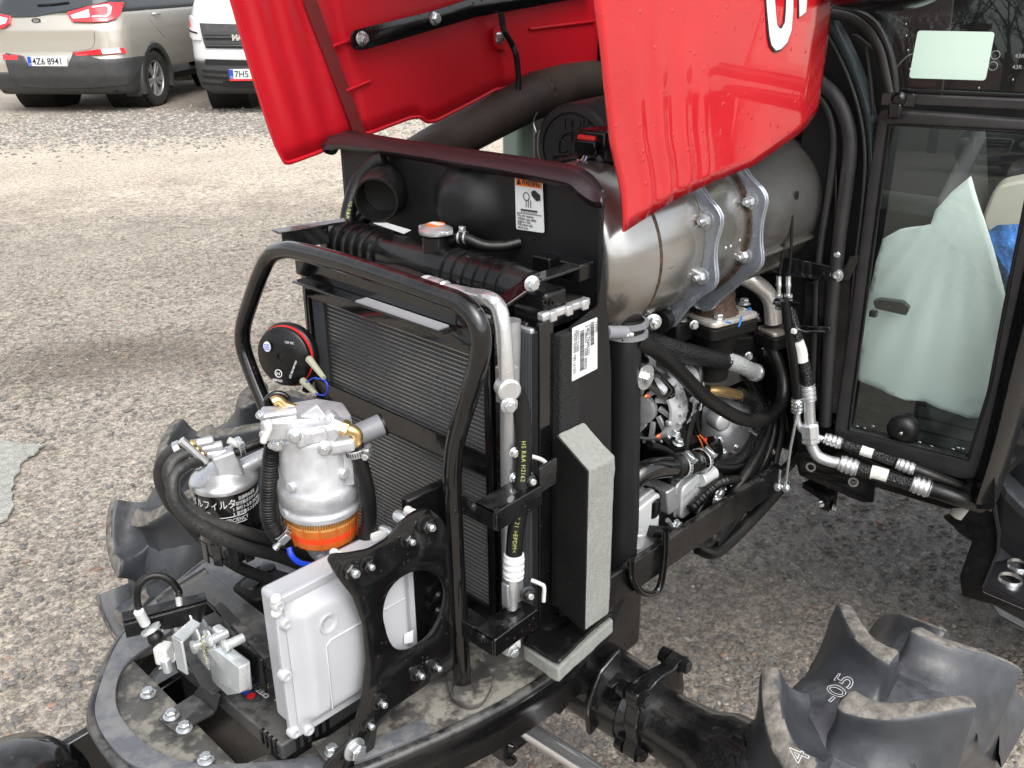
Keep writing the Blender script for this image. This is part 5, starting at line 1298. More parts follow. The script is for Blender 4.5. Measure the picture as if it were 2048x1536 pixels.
# ------------------------------------------------------------------ front axle and steering cylinder
def axle():
    ax = .985; za = .50
    a = V((ax, 1.0, za)); b = V((ax, .47, za-.02))
    t = MB(); prof = [(.075, 0), (.072, .10), (.066, .18), (.062, .30)]
    t.lathe(a, b-a, prof, 28); h = mk('axle_housing', t, 'black_wet_cast', T, 45)
    t = MB(); t.lathe(a+(b-a)*.55, b-a, [(.062, 0), (.050, .03), (.052, .08), (.058, .13), (.072, .16), (.078, .24), (.06, .26)], 28); mk('axle_end', t, 'black_wet_cast', h, 45)
    for y in (.80, .735):
        r = MB(); r.prism([V((ax-.070, y, za-.05)), V((ax-.078, y, za+.01)), V((ax-.05, y, za+.062)), V((ax, y, za+.080)), V((ax, y, za-.02))], Y_*.012); mk('rib', r, 'black_wet_cast', h, bevel=.004)
    # bolted flange with lobes
    yf = .655; pts = []
    for i in range(48):
        an = 2*pi*i/48; k = max(0, cos(4*(an-pi/4)))**3; rr = .062+.026*k; pts.append(V((ax+rr*cos(an), yf, za+.01+rr*sin(an))))
    f = MB(); f.prism(pts, Y_*.026); mk('axle_flange', f, 'black_wet_cast', h, 50, bevel=.003)
    for i in range(4):
        an = pi/4+i*pi/2; q = V((ax+.074*cos(an), yf, za+.01+.074*sin(an))); bolt(q, -Y_, .011, 'black_gloss', T, 'nutblack'); 
        g = MB(); g.lathe(q+Y_*.026, Y_, [(.014, 0), (.013, .014), (.008, .016), (0, .016)], 16); mk('flange_boss', g, 'black_wet_cast', h)
    g = MB(); g.box(B(1232, 1362, 'z', za+.07), (.03, .012, .006)); mk('cast_mark', g, 'black_wet_cast', h, bevel=.001)
    kn = MB(); kn.lathe(V((1.0, .47, .30)), Z_, [(.05, 0), (.06, .05), (.06, .20), (.045, .26), (0, .27)], 24); mk('steering_knuckle', kn, 'black_wet_cast', T, 45)
    kn = MB(); kn.cyl((1.0, .50, .376), (1.0, .38, .376), .07, 24); mk('wheel_hub', kn, 'black_wet_cast', T)
    # chrome rod
    c0, c1 = B(1043, 1452, 'z', .45), B(1190, 1545, 'z', .45); d = (c1-c0).normalized()
    t = MB(); t.cyl(c0, c0+d*.36, .0155, 28); mk('steering_rod', t, 'chrome', T)
    t = MB(); t.cyl(c0-d*.25, c0+d*.004, .030, 28); t2 = mk('steering_cylinder', t, 'black_wet_cast', T, bevel=.002)
    t = MB(); t.box(c0-d*.012+V((.0, .01, -.01)), (.075, .03, .095)); mk('cylinder_head', t, 'black_wet_cast', t2, bevel=.006)
    for p in ((1020, 1518), (1060, 1420), (1020, 1490)): bolt(B(*p, 'x', .842), (-.8, -.6, 0), .009, 'black_gloss', T, 'nutblack')
    # far half of the axle
    t = MB(); t.lathe(a, -(b-a), [(.075, 0), (.066, .18), (.062, .45), (.06, .56)], 24); mk('axle_housing', t, 'black_wet_cast', T, 45)
axle()

# ------------------------------------------------------------------ exhaust after-treatment canister
def canister():
    yc, zc, R = .868, 1.184, .122; yn = yc-R
    def xn(px, py): return B(px, py, 'y', yn).x
    xw = xn(1322, 470); x1 = xn(1418, 455); x2 = xn(1512, 400); xe = 1.515; print('canister', xw, x1, x2)
    O_ = V((0, yc, zc)); L = lambda x: V((x, yc, zc))
    t = MB(); t.lathe(L(xw-.10), X_, [(0, 0), (.07, .0), (.078, .006), (.085, .004), (.108, .016), (.122, .045), (.1262, .095)], 56); front = mk('canister_front', t, 'exhaust_steel', T, 60)
    t = MB(); t.lathe(L(xw), X_, [(R-.001, 0), (R, .004), (R, x1-xw-.004)], 64, cap=False); body = mk('canister', t, 'exhaust_steel', T, 50)
    t = MB(); t.lathe(L(x1), X_, [(R-.004, 0), (R-.004, x2-x1)], 64, cap=False); mk('canister_middle', t, 'exhaust_steel', body, 50)
    t = MB(); t.lathe(L(x2), X_, [(R-.002, 0), (R-.001, xe-x2-.012), (R-.003, xe-x2-.004), (R-.012, xe-x2), (0, xe-x2+.002)], 64); mk('canister_rear', t, 'exhaust_steel', body, 50)
    # weld bead, lumpy
    w = MB(); pts = [L(xw)+V((0, cos(a), sin(a)))*(R+.0005) for a in [2*pi*i/110 for i in range(110)]]
    w.tube(pts, lambda q: .0042+.0010*noise.noise(V((q*60, 1, 2))), 8, smooth=False, closed=True); mk('weld_bead', w, 'rust_weld', body, 60)
    # seams
    for x in (x1-.008, x1+.010, x2-.010, x2+.012):
        w = MB(); w.lathe(L(x), X_, [(R-.004, -.003), (R+.0012, -.0015), (R+.0012, .0015), (R-.004, .003)], 64, cap=False); mk('rolled_bead', w, 'rust_weld' if x == x2-.010 else 'exhaust_steel', body, 60)
    # lengthwise lap seam and shield fold on the rear shell
    for an, wd in ((rad(205), .004), (rad(232), .006)):
        p = lambda x: L(x)+V((0, cos(an), sin(an)))*(R+.001)
        t = MB(); t.tube([p(x2+.015), p(xe-.01)], wd, 8, smooth=False); mk('fold_seam', t, 'exhaust_steel', body, 60)
    for px, py, h in ((1592, 390, .007), (1320, 520, .007)):
        q = B(px, py, 'y', yn+.004); k = MB(); k.prism(circle(q, X_, Z_, .0028, 12, h), Y_*-.0035); mk('slot', k, 'grille_dark', body)
    for px, py in ((1345, 523), (1383, 505)):
        q = B(px, py, 'y', yn+.004); k = MB(); k.tube([q+V((.014*cos(a), -.002, .006*sin(a)+.004*cos(a))) for a in [2*pi*i/16 for i in range(16)]], .0016, 6, closed=True); mk('spot_weld', k, 'rust_weld', body)
    for px, py in ((1450, 495), (1460, 492), (1478, 480)):
        q = B(px, py, 'y', yn+.006); k = MB(); k.sphere(q, .003, 8); mk('weld_dot', k, 'alu_bright', body)
    # clamp flanges: pairs of wavy pressed plates
    for xc, bl in ((x1, [(1412, 440), (1402, 553), (1325, 613)]), (x2, [(1501, 402), (1488, 512), (1398, 560)])):
        ang = []
        for p in bl:
            q = B(*p, 'x', xc-.008)-L(xc); ang.append(atan2(q.z, q.y))
        for layer in range(2):
            outer = []; inner = []
            for i in range(96):
                a = 2*pi*i/96; k = 0
                for b_ in ang+[rad(80), rad(20), rad(-40)]:
                    d = abs((a-b_+pi) % (2*pi)-pi); k = max(k, exp_(-(d/.17)**2))
                ro = R+.017+.014*k; outer.append(L(xc)+V((0, cos(a), sin(a)))*ro+X_*(-.008+layer*.006)); inner.append(L(xc)+V((0, cos(a), sin(a)))*(R-.008)+X_*(-.008+layer*.006))
            f = sheet('clamp_ring', outer, X_, .0045, 'zinc_clamp', T, [inner], bev=.0015, smooth=50)
        for p in bl: bolt(B(*p, 'x', xc-.0085), -X_, .0088, 'zinc', T, 'stud')
    # neck and square outlet flange
    fz = 1.022; fq = [B(x, y, 'z', fz) for x, y in ((1352, 632), (1462, 590), (1512, 622), (1452, 668), (1375, 660))]
    c = B(1430, 622, 'z', fz)
    t = MB(); t.lathe(c, Z_, [(.040, 0), (.036, .006), (.033, .010), (.034, .016), (.031, .020), (.032, .030), (.030, .036), (.033, .060), (.045, .09)], 36, cap=False); mk('outlet_neck', t, 'rust_weld', T, 50)
    sheet('outlet_flange', outline([c+V(p) for p in ((-.060, -.036, 0), (.044, -.060, 0), (.060, .040, 0), (-.040, .060, 0))], .014), -Z_, .008, 'steel_polished', T, bev=.001)
    sheet('flange_gasket', outline([c+V(p)-Z_*.0085 for p in ((-.058, -.034, 0), (.042, -.058, 0), (.058, .038, 0), (-.038, .058, 0))], .014), -Z_, .002, 'rust_weld', T)
    fb = MB(); fb.prism(outline([c+V(p)-Z_*.011 for p in ((-.062, -.038, 0), (.046, -.062, 0), (.062, .042, 0), (-.042, .062, 0))], .014), -Z_*.020); fb.lathe(c-Z_*.12, Z_, [(.03, 0), (.035, .05), (.05, .10)], 20); mk('manifold_elbow', fb, 'black_matte', T, bevel=.002)
    for p in ((1437, 638), (1488, 608), (1392, 610), (1362, 640)): bolt(B(*p, 'z', fz), Z_, .0082, 'zinc', T)
    for a, b_ in (((1478, 652), (1484, 634)), ((1452, 644), (1462, 646)), ((1497, 616), (1502, 618))):
        m_ = MB(); m_.tube([B(*a, 'z', fz+.0008), B(*b_, 'z', fz+.0008)], .0016, 5, smooth=False); mk('paint_mark', m_, 'blue_mark', T)
    # steel elbow pipe to the rear and its small flange
    el = PT((1470, 548, 'y', .86), (1500, 560, 'y', .84), (1528, 580, 'y', .825), (1543, 605, 'y', .815), (1547, 645, 'y', .81)); tube('steel_elbow', el, .0155, 'steel_polished', n=20)
    c = B(1548, 655, 'y', .81); sheet('elbow_flange', outline([c+V(p) for p in ((-.035, -.022, 0), (.012, -.030, 0), (.038, -.01, 0), (.03, .024, 0), (-.02, .024, 0))], .010), -Z_, .006, 'steel_dull', T, bev=.001)
    b_ = MB(); b_.prism(outline([c+V(p)-Z_*.007 for p in ((-.04, -.027, 0), (.014, -.036, 0), (.046, -.01, 0), (.03, .03, 0), (-.022, .03, 0))], .010), -Z_*.022); mk('egr_casting', b_, 'black_matte', T, bevel=.002)
    for p in ((1514, 640), (1568, 638)): bolt(B(*p, 'z', c.z+.001), Z_, .0068, 'zinc', T, 'stud')
    # clamp on the down pipe and bush bracket
    q = B(1252, 655, 'y', .79)
    for dz in (-.008, .008): k = MB(); k.lathe(q+Z_*dz, Z_, [(.026, -.004), (.032, -.003), (.032, .003), (.026, .004)], 32, cap=False); mk('band_clamp', k, 'grey_hose', T)
    k = MB(); k.cyl(B(1212, 665, 'y', .735), B(1250, 665, 'y', .735), .009, 16); mk('clamp_barrel', k, 'grey_hose', T, bevel=.001)
    bolt(B(1246, 668, 'y', .735), (.6, -.7, -.1), .0070, 'zinc', T, 'stud')
    k = MB(); k.cyl(PT((1318, 645, 'y', .80))[0], PT((1358, 620, 'y', .82))[0], .017, 20); mk('rubber_bush', k, 'rubber', T); 
    bolt(B(1306, 644, 'y', .79), (-.6, -.8, 0), .0085, 'zinc', T, 'stud')
    # tank mounting behind flange
from math import exp as exp_
canister()

# ------------------------------------------------------------------ engine block mass and ancillaries
def engine():
    b = MB(); b.bb((.98, .90, .66), (1.44, 1.14, 1.03)); blk = mk('engine_block', b, 'black_matte', T, bevel=.015)
    b = MB(); b.bb((1.02, .86, 1.0), (1.40, 1.10, 1.06)); mk('cylinder_head', b, 'black_matte', T, bevel=.01)
    b = MB(); b.bb((1.25, .845, .98), (1.44, .90, 1.02)); mk('egr_rail', b, 'black_matte', T, bevel=.006)
    for i in range(4): 
        k = MB(); k.bb((1.02+i*.1, .885, .70), (1.08+i*.1, .91, .96)); mk('block_rib', k, 'black_plastic', blk, bevel=.006)
    k = MB(); k.bb((1.05, .80, .64), (1.44, .90, .72)); mk('oil_pan', k, 'black_matte', T, bevel=.01)
    # alternator
    c = B(1312, 800, 'y', .845); ax = V((-.97, -.22, .05)).normalized()
    t = MB(); t.lathe(c-ax*.06, ax, [(.045, -.02), (.058, -.01), (.060, .03), (.060, .052)], 40); al = mk('alternator', t, 'cast_alu', T, 40)
    t = MB(); t.lathe(c-ax*.008, ax, [(.060, 0), (.062, .002), (.062, .018), (.060, .020)], 40); mk('stator_band', t, 'black_plastic', al)
    t = MB(); t.lathe(c+ax*.012, ax, [(.060, 0), (.060, .022), (.050, .040), (.046, .041)], 40, cap=False); t.lathe(c+ax*.012, ax, [(.022, .030), (.022, .046), (.012, .048), (0, .048)], 24); mk('end_bracket', t, 'cast_alu', al, 40)
    x, y, a_ = basis(ax)
    t = MB()
    for i in range(11):
        an = 2*pi*i/11; rr = x*cos(an)+y*sin(an); tt = (ax.cross(rr)*1.0+rr*.5).normalized(); r2 = tt.cross(ax); t.box(c+ax*.044+rr*.037, (.0085, .028, .007), Matrix((r2.cross(ax), r2, ax)).transposed())
    t.lathe(c+ax*.012, ax, [(.014, .030), (.014, .040)], 20)
    mk('spider', t, 'cast_alu', al, bevel=.001)
    t = MB()
    for i in range(24):
        an = 2*pi*i/24; rr = x*cos(an)+y*sin(an); tt = ax.cross(rr); t.box(c+ax*.028+rr*.0595, (.0045, .006, .026), Matrix((tt, rr, ax)).transposed())
        t.box(c-ax*.028+rr*.0600, (.0045, .006, .040), Matrix((tt, rr, ax)).transposed())
    mk('cooling_ribs', t, 'alu_bright', al, bevel=.0008)['kind'] = 'stuff'
    t = MB(); t.lathe(c+ax*.02, ax, [(.044, 0), (.040, .012), (.030, .014)], 40, cap=False); mk('windings', t, 'grille_dark', al)
    for p in ((1303, 800), (1312, 812)): pass
    for i, p in enumerate(((1294, 792), (1318, 872))):
        k = MB(); q = B(*p, 'y', .765); k.sphere(q, .007, 10, (1, .4, .6)); mk('windings', k, 'copper', al)
    for p in ((1370, 826), (1353, 835), (1300, 716)):
        k = MB(); q = B(*p, 'y', .80); k.box(q, (.02, .012, .034)); mk('mounting_lug', k, 'cast_alu', al, bevel=.004)
    bolt(B(1350, 868, 'y', .80), (0, -.3, 1), .007, 'zinc', T); bolt(B(1356, 886, 'y', .79), (0, -.3, 1), .0075, 'zinc', T)
    # slotted adjuster arm
    o = outline(ptx('y', .765, (1275, 722), (1300, 728), (1345, 775), (1345, 792), (1325, 800), (1270, 758)), .010); s_ = outline(ptx('y', .765, (1300, 752), (1312, 752), (1336, 778), (1330, 790), (1318, 786)), .005)
    sheet('adjuster_arm', o, -Y_, .006, 'black_gloss', T, [s_], bev=.001)
    bolt(B(1289, 754, 'y', .759), -Y_, .0095, 'zinc', T); k = MB(); k.lathe(B(1289, 754, 'y', .760), -Y_, [(.019, 0), (.019, .003), (.008, .003)], 24); mk('washer', k, 'zinc', T)
    # timing cover, pump body
    c = B(1460, 860, 'y', .875); k = MB(); k.lathe(c, (-.35, -.92, .1), [(.062, -.03), (.064, 0), (.050, .022), (.036, .034), (.016, .038), (0, .038)], 36); tcv = mk('pump_cover', k, 'cast_alu', T, 40)
    for i in range(6):
        an = i*pi/3+.3; x, y, a_ = basis((-.35, -.92, .1)); rr = x*cos(an)+y*sin(an); k = MB(); k.cyl(c+rr*.055-a_*.01, c+rr*.055+a_*.012, .007, 12); mk('screw_boss', k, 'cast_alu', tcv)
    c = B(1520, 880, 'y', .90); k = MB(); k.lathe(c, (-.35, -.92, .1), [(.055, -.03), (.055, .02), (.04, .035), (0, .036)], 32); mk('pump_cover', k, 'cast_alu', T, 40)
    bolt(B(1447, 906, 'y', .83), (-.4, -.9, 0), .0068, 'zinc', T); bolt(B(1500, 920, 'y', .86), (-.4, -.9, 0), .0068, 'zinc', T)
    k = MB(); k.prism(outline(ptx('y', .85, (1405, 745), (1480, 722), (1490, 760), (1440, 782), (1408, 775)), .008), Y_*.05); mk('egr_cooler', k, 'steel_dull', T, bevel=.004)
    k = MB(); k.prism(outline(ptx('y', .86, (1460, 700), (1515, 712), (1512, 735), (1470, 720)), .006), Y_*.04); mk('heat_shield', k, 'steel_dull', T, bevel=.003)
    tube('coolant_pipe', PT((1415, 780, 'y', .84), (1440, 782, 'y', .83), (1478, 790, 'y', .82)), .0095, 'brass', n=16)
    # hoses
    hb = PT((1262, 655, 'y', .84), (1300, 680, 'y', .83), (1350, 700, 'y', .82), (1400, 712, 'y', .815), (1450, 722, 'y', .81)); tube('braided_hose', hb, .0165, 'braid_hose', n=18)
    hs_ = PT((1446, 720, 'y', .81), (1475, 728, 'y', .808), (1508, 744, 'y', .806)); tube('glass_fibre_sleeve', hs_, lambda q: .0160-.0022*q, 'sleeve', n=18)
    k = MB(); e0, e1 = hs_[-1], PT((1522, 750, 'y', .806))[0]; k.lathe(e0, e1-e0, [(.015, -.002), (.0165, 0), (.0165, .008), (.012, .009), (.012, .012), (0, .012)], 24); mk('hose_end', k, 'alu_bright', T)
    tube('coolant_hose', PT((1270, 680, 'y', .77), (1310, 700, 'y', .768), (1350, 735, 'y', .765), (1400, 785, 'y', .762), (1440, 815, 'y', .76), (1485, 838, 'y', .758), (1530, 838, 'y', .757), (1560, 810, 'y', .765), (1566, 765, 'y', .78), (1552, 715, 'y', .80), (1535, 680, 'y', .82)), .0120, 'rubber', n=16)
    tube('braided_hose', PT((1478, 790, 'y', .82), (1505, 800, 'y', .815), (1518, 835, 'y', .805), (1512, 880, 'y', .80), (1485, 915, 'y', .80), (1450, 930, 'y', .80), (1415, 925, 'y', .80)), .0145, 'braid_hose', n=18)
    for i, (dx, m_) in enumerate(((0, 'rubber'), (16, 'rubber'), (-14, 'braid_hose'))):
        tube('fuel_hose', PT((1500+dx, 750, 'y', .85), (1530+dx, 790, 'y', .84), (1548+dx*.6, 850, 'y', .80), (1530+dx, 920, 'y', .79), (1495+dx, 980, 'y', .78), (1455+dx*.6, 1050, 'y', .77), (1430, 1085+dx*.2, 'y', .765)), .0072, m_)
    tube('return_hose', PT((1300, 1062, 'y', .77), (1345, 1066, 'y', .76), (1400, 1085, 'y', .757), (1425, 1075, 'y', .757), (1440, 1035, 'y', .757), (1475, 975, 'y', .76), (1520, 900, 'y', .77), (1545, 830, 'y', .79)), .0095, 'rubber', n=14)
    tube('lower_hose', PT((1395, 1095, 'y', .78), (1425, 1105, 'y', .765), (1455, 1085, 'y', .762), (1510, 1030, 'y', .76), (1560, 975, 'y', .76)), .0125, 'rubber', n=14)
    cd_ = lambda k_: (lambda q: .0085+.0011*(1 if sin(q*k_) > 0 else -1))
    tube('wiring_conduit', PT((1380, 1020, 'y', .77), (1420, 980, 'y', .765), (1450, 962, 'y', .765), (1510, 960, 'y', .765), (1560, 945, 'y', .765), (1590, 915, 'y', .77), (1600, 880, 'y', .78)), cd_(330), 'rubber', sub=24)
    tube('wiring_conduit', PT((1550, 700, 'y', .82), (1558, 760, 'y', .80), (1570, 830, 'y', .79), (1585, 880, 'y', .79), (1600, 890, 'y', .79)), lambda q: .0045+.0006*sin(q*260), 'rubber', sub=20)
    # lower radiator pipe with two worm clamps
    rp = PT((1262, 965, 'y', .78), (1285, 945, 'y', .775), (1318, 935, 'y', .77), (1360, 932, 'y', .77), (1400, 922, 'y', .775), (1425, 905, 'y', .79), (1425, 890, 'y', .81)); tube('radiator_pipe', rp, .0170, 'black_gloss', n=20)
    k = rp[3]; k0 = MB(); k0.lathe(rp[2].lerp(rp[3], .6), rp[4]-rp[3], [(.0165, 0), (.0205, .002), (.0205, .062), (.017, .064)], 24); mk('hose_joiner', k0, 'rubber', T)
    worm_clamp(rp[3], rp[4]-rp[3], .0208, .011, scr=(.1, -.5, 1)); worm_clamp(rp[4], rp[5]-rp[3], .0208, .011, scr=(.1, -.5, 1))
    # pumps: two silver bodies
    for q, rot, sz in ((B(1292, 1056, 'y', .775), 28, (.072, .055, .105)), (B(1393, 985, 'y', .785), 28, (.085, .055, .078))):
        k = MB(); pts = outline([V((-sz[0]/2, 0, -sz[2]/2)), V((sz[0]/2, 0, -sz[2]/2+.012)), V((sz[0]/2, 0, sz[2]/2)), V((-sz[0]/2, 0, sz[2]/2-.012))], .014, 4); Rm = Matrix.Rotation(rad(0), 3, 'Z')
        k.prism([q+Rm @ p for p in pts], Rm @ (Y_*.055)); hp = mk('hydraulic_pump', k, 'pump_white', T, bevel=.003)
        k = MB(); k.prism([q+Rm @ (p*1.06)+X_*-.0+Y_*.012 for p in pts], Rm @ (Y_*.010)); mk('pump_flange', k, 'cast_alu', hp, bevel=.002)
    text('pump_text', '0-31031-100-8', B(1368, 1000, 'y', .782), (1, 0, .22), Z_, .0085, 'grey_print', T)
    k = MB(); k.prism(outline(ptx('y', .782, (1334, 985), (1352, 972), (1360, 1015), (1338, 1032)), .005), Y_*.05); mk('pump_body', k, 'alu_bright', T, bevel=.004)
    k = MB(); k.lathe(B(1288, 990, 'y', .80), Z_, [(.028, -.03), (.028, .0), (.024, .004), (.010, .006), (0, .006)], 28); mk('oil_cap', k, 'black_plastic', T, bevel=.001)
    k = MB(); k.bb((B(1318, 1000, 'y', .82).x, .80, .73), (B(1345, 1000, 'y', .82).x, .86, .93)); mk('pump_bracket', k, 'black_plastic', T, bevel=.004)
    # handle loop below the rail
    tube('tie_down_loop', ptx('y', .728, (1262, 1120), (1264, 1155), (1280, 1182), (1308, 1187), (1322, 1165), (1330, 1110), (1331, 1060)), .0058, 'black_gloss')
    # rail bolts
    for p in ((1351, 1050), (1352, 1088), (1437, 1025), (1432, 1000), (1346, 1075), (1436, 985), (1310, 1110)): bolt(B(*p, 'y', .765), -Y_, .0080, 'zinc', T)
    # fitting near the rail
    f0, f1 = B(1480, 1012, 'y', .75), B(1530, 972, 'y', .75); ferrule(f0, f1, .0095, 'zinc', n=4)
    fl = MB(); fl.cyl(B(1400, 1060, 'y', .80), B(1402, 1015, 'y', .80), .026, 24); mk('fuel_pump', fl, 'black_gloss', T, bevel=.002)
    tube('wire_hoop', ptx('y', .77, (1378, 1050), (1395, 1078), (1425, 1085), (1440, 1062)), .0012, 'zinc', n=6)
    # small bits: pink sensor wire and red plug
    k = MB(); k.box(B(1410, 880, 'y', .80), (.006, .006, .008)); mk('sensor_plug', k, 'red_plastic', T, bevel=.002)
    k = MB(); k.box(B(1398, 812, 'y', .80), (.010, .006, .016)); mk('white_clip', k, 'white_plastic', T, bevel=.001)
    tube('sensor_cable', PT((1398, 800, 'y', .80), (1392, 840, 'y', .80), (1400, 880, 'y', .80), (1395, 925, 'y', .80)), .0040, 'rubber')
    tube('sensor_cable', PT((1380, 700, 'y', .84), (1395, 750, 'y', .83), (1400, 790, 'y', .82)), .0042, 'rubber')
def clutter():
    rn = random.Random(4)
    # dark manifold runners and castings that fill the gap between head and hoses
    for i, (x, y) in enumerate(((1395, 700), (1425, 690), (1455, 700), (1500, 690))):
        q = B(x, y, 'y', .88); k = MB(); k.lathe(q-Z_*.02, Z_, [(.016, 0), (.020, .01), (.015, .03), (.018, .05)], 16); mk('manifold_port', k, 'black_matte', T)
    for (x, y, s_) in ((1531, 702, .0085), (1497, 712, .006), (1420, 705, .006), (1388, 650, .006)): bolt(B(x, y, 'y', .83), (-.5, -.85, 0), s_, 'zinc', T)
    k = MB(); k.prism(outline(ptx('y', .835, (1460, 680), (1530, 672), (1545, 690), (1540, 715), (1470, 705)), .008), Y_*.03); mk('mount_casting', k, 'black_matte', T, bevel=.004)
    sheet('slotted_tab', outline(ptx('y', .82, (1545, 690), (1572, 685), (1574, 712), (1560, 722), (1545, 716)), .004), -Y_, .003, 'black_gloss', T, [outline(ptx('y', .82, (1556, 694), (1562, 693), (1562, 710), (1556, 710)), .001)])
    tube('bead_chain', PT((1556, 720, 'y', .83), (1562, 760, 'y', .82), (1570, 800, 'y', .81), (1574, 830, 'y', .81)), lambda q: .0016+.0009*sin(q*300), 'zinc', n=6, sub=24)
    for dx, yy in ((0, .845), (14, .85), (28, .86)):
        tube('ribbed_hose', PT((1485+dx, 745, 'y', yy), (1505+dx, 775, 'y', yy-.01), (1522+dx, 815, 'y', yy-.02), (1530+dx, 850, 'y', yy-.03), (1522+dx, 900, 'y', yy-.03)), lambda q: .0068+.0004*sin(q*240), 'rubber', sub=18)
    tube('wire_loom', PT((1392, 720, 'y', .84), (1380, 780, 'y', .83), (1388, 850, 'y', .82), (1400, 905, 'y', .81), (1440, 950, 'y', .80)), .0048, 'rubber')
    tube('wire_loom', PT((1440, 950, 'y', .79), (1415, 990, 'y', .78), (1395, 1030, 'y', .775), (1410, 1060, 'y', .77), (1440, 1068, 'y', .765)), lambda q: .0062+.0007*sin(q*260), 'rubber', sub=18)
    for pth in (((1400, 870), (1412, 885), (1420, 900)), ((1396, 872), (1404, 890), (1408, 905))): tube('sensor_wire', ptx('y', .795, *pth), .0013, 'orange_print', n=6)
    # silver castings of the pump and housings
    for (x, y, r_, yy) in ((1492, 868, .034, .86), (1505, 905, .022, .85), (1440, 842, .018, .835)):
        q = B(x, y, 'y', yy); ax_ = V((-.45, -.88, .1)).normalized(); k = MB(); k.lathe(q, ax_, [(r_, -.02), (r_, .006), (r_*.8, .012), (r_*.4, .014), (0, .014)], 28); mk('cast_cover', k, 'cast_alu', T, 45, bevel=.001)
    for x, y in ((1462, 835), (1485, 850), (1510, 870), (1473, 895), (1440, 880), (1512, 925)): bolt(B(x, y, 'y', .825), (-.45, -.88, .1), .0048, 'zinc', T)
    for x, y, yy in ((1345, 745, .80), (1365, 770, .795), (1378, 800, .79), (1340, 845, .79)):
        k = MB(); k.box(B(x, y, 'y', yy), (.016, .010, .010)); mk('casting_lug', k, 'cast_alu', T, bevel=.003)
    for pth, r_, m_ in ((((1290, 720, .80), (1330, 735, .81), (1372, 765, .81), (1396, 800, .80)), .006, 'rubber'), (((1376, 690, .83), (1398, 740, .82), (1392, 800, .80), (1378, 860, .80), (1368, 905, .80)), .007, 'rubber'),
        (((1515, 700, .84), (1545, 730, .82), (1560, 790, .80), (1562, 860, .79), (1548, 930, .785)), .008, 'rubber'), (((1530, 690, .85), (1575, 740, .82), (1588, 820, .80), (1585, 890, .79)), .005, 'rubber'),
        (((1300, 890, .79), (1330, 900, .79), (1352, 915, .78)), .006, 'rubber'), (((1425, 930, .79), (1460, 935, .785), (1500, 925, .785), (1535, 890, .79)), .0055, 'braid_hose'),
        (((1445, 960, .78), (1480, 1000, .775), (1500, 1030, .77)), .004, 'rubber'), (((1335, 1040, .765), (1362, 1075, .762), (1395, 1090, .76)), .004, 'zinc'), (((1560, 700, .83), (1578, 760, .81), (1582, 830, .80)), .0018, 'zinc')):
        tube('small_hose', PT(*[(x, y, 'y', z) for x, y, z in pth]), r_, m_)
    k = MB(); k.prism(outline(ptx('y', .80, (1325, 878), (1372, 862), (1405, 880), (1350, 905)), .006), Y_*.04); mk('alternator_bracket', k, 'black_matte', T, bevel=.003)
    # pale solenoid and connector below the joiner
    k = MB(); k.cyl(B(1398, 960, 'y', .785), B(1425, 945, 'y', .785), .014, 20); mk('solenoid', k, 'pump_white', T, bevel=.002)
    k = MB(); k.cyl(B(1262, 1090, 'y', .77), B(1268, 1060, 'y', .77), .020, 20); mk('pump_port', k, 'cast_alu', T, bevel=.002)
    for (x0_, y0_, x1_, y1_) in ((1455, 1010, 1500, 985), (1438, 990, 1460, 975)): ferrule(B(x0_, y0_, 'y', .79), B(x1_, y1_, 'y', .79), .008, 'zinc', n=3)
    tube('steel_line', PT((1500, 860, 'y', .80), (1545, 900, 'y', .79), (1560, 960, 'y', .78)), .0035, 'zinc', n=8)
mat('sleeve', (.40, .42, .42), .6, metal=.3, bump=1, bscale=260, bdist=.003); mat('pump_white', (.56, .58, .58), .35, metal=.35, var=.04, coat=.2)
engine()
clutter()

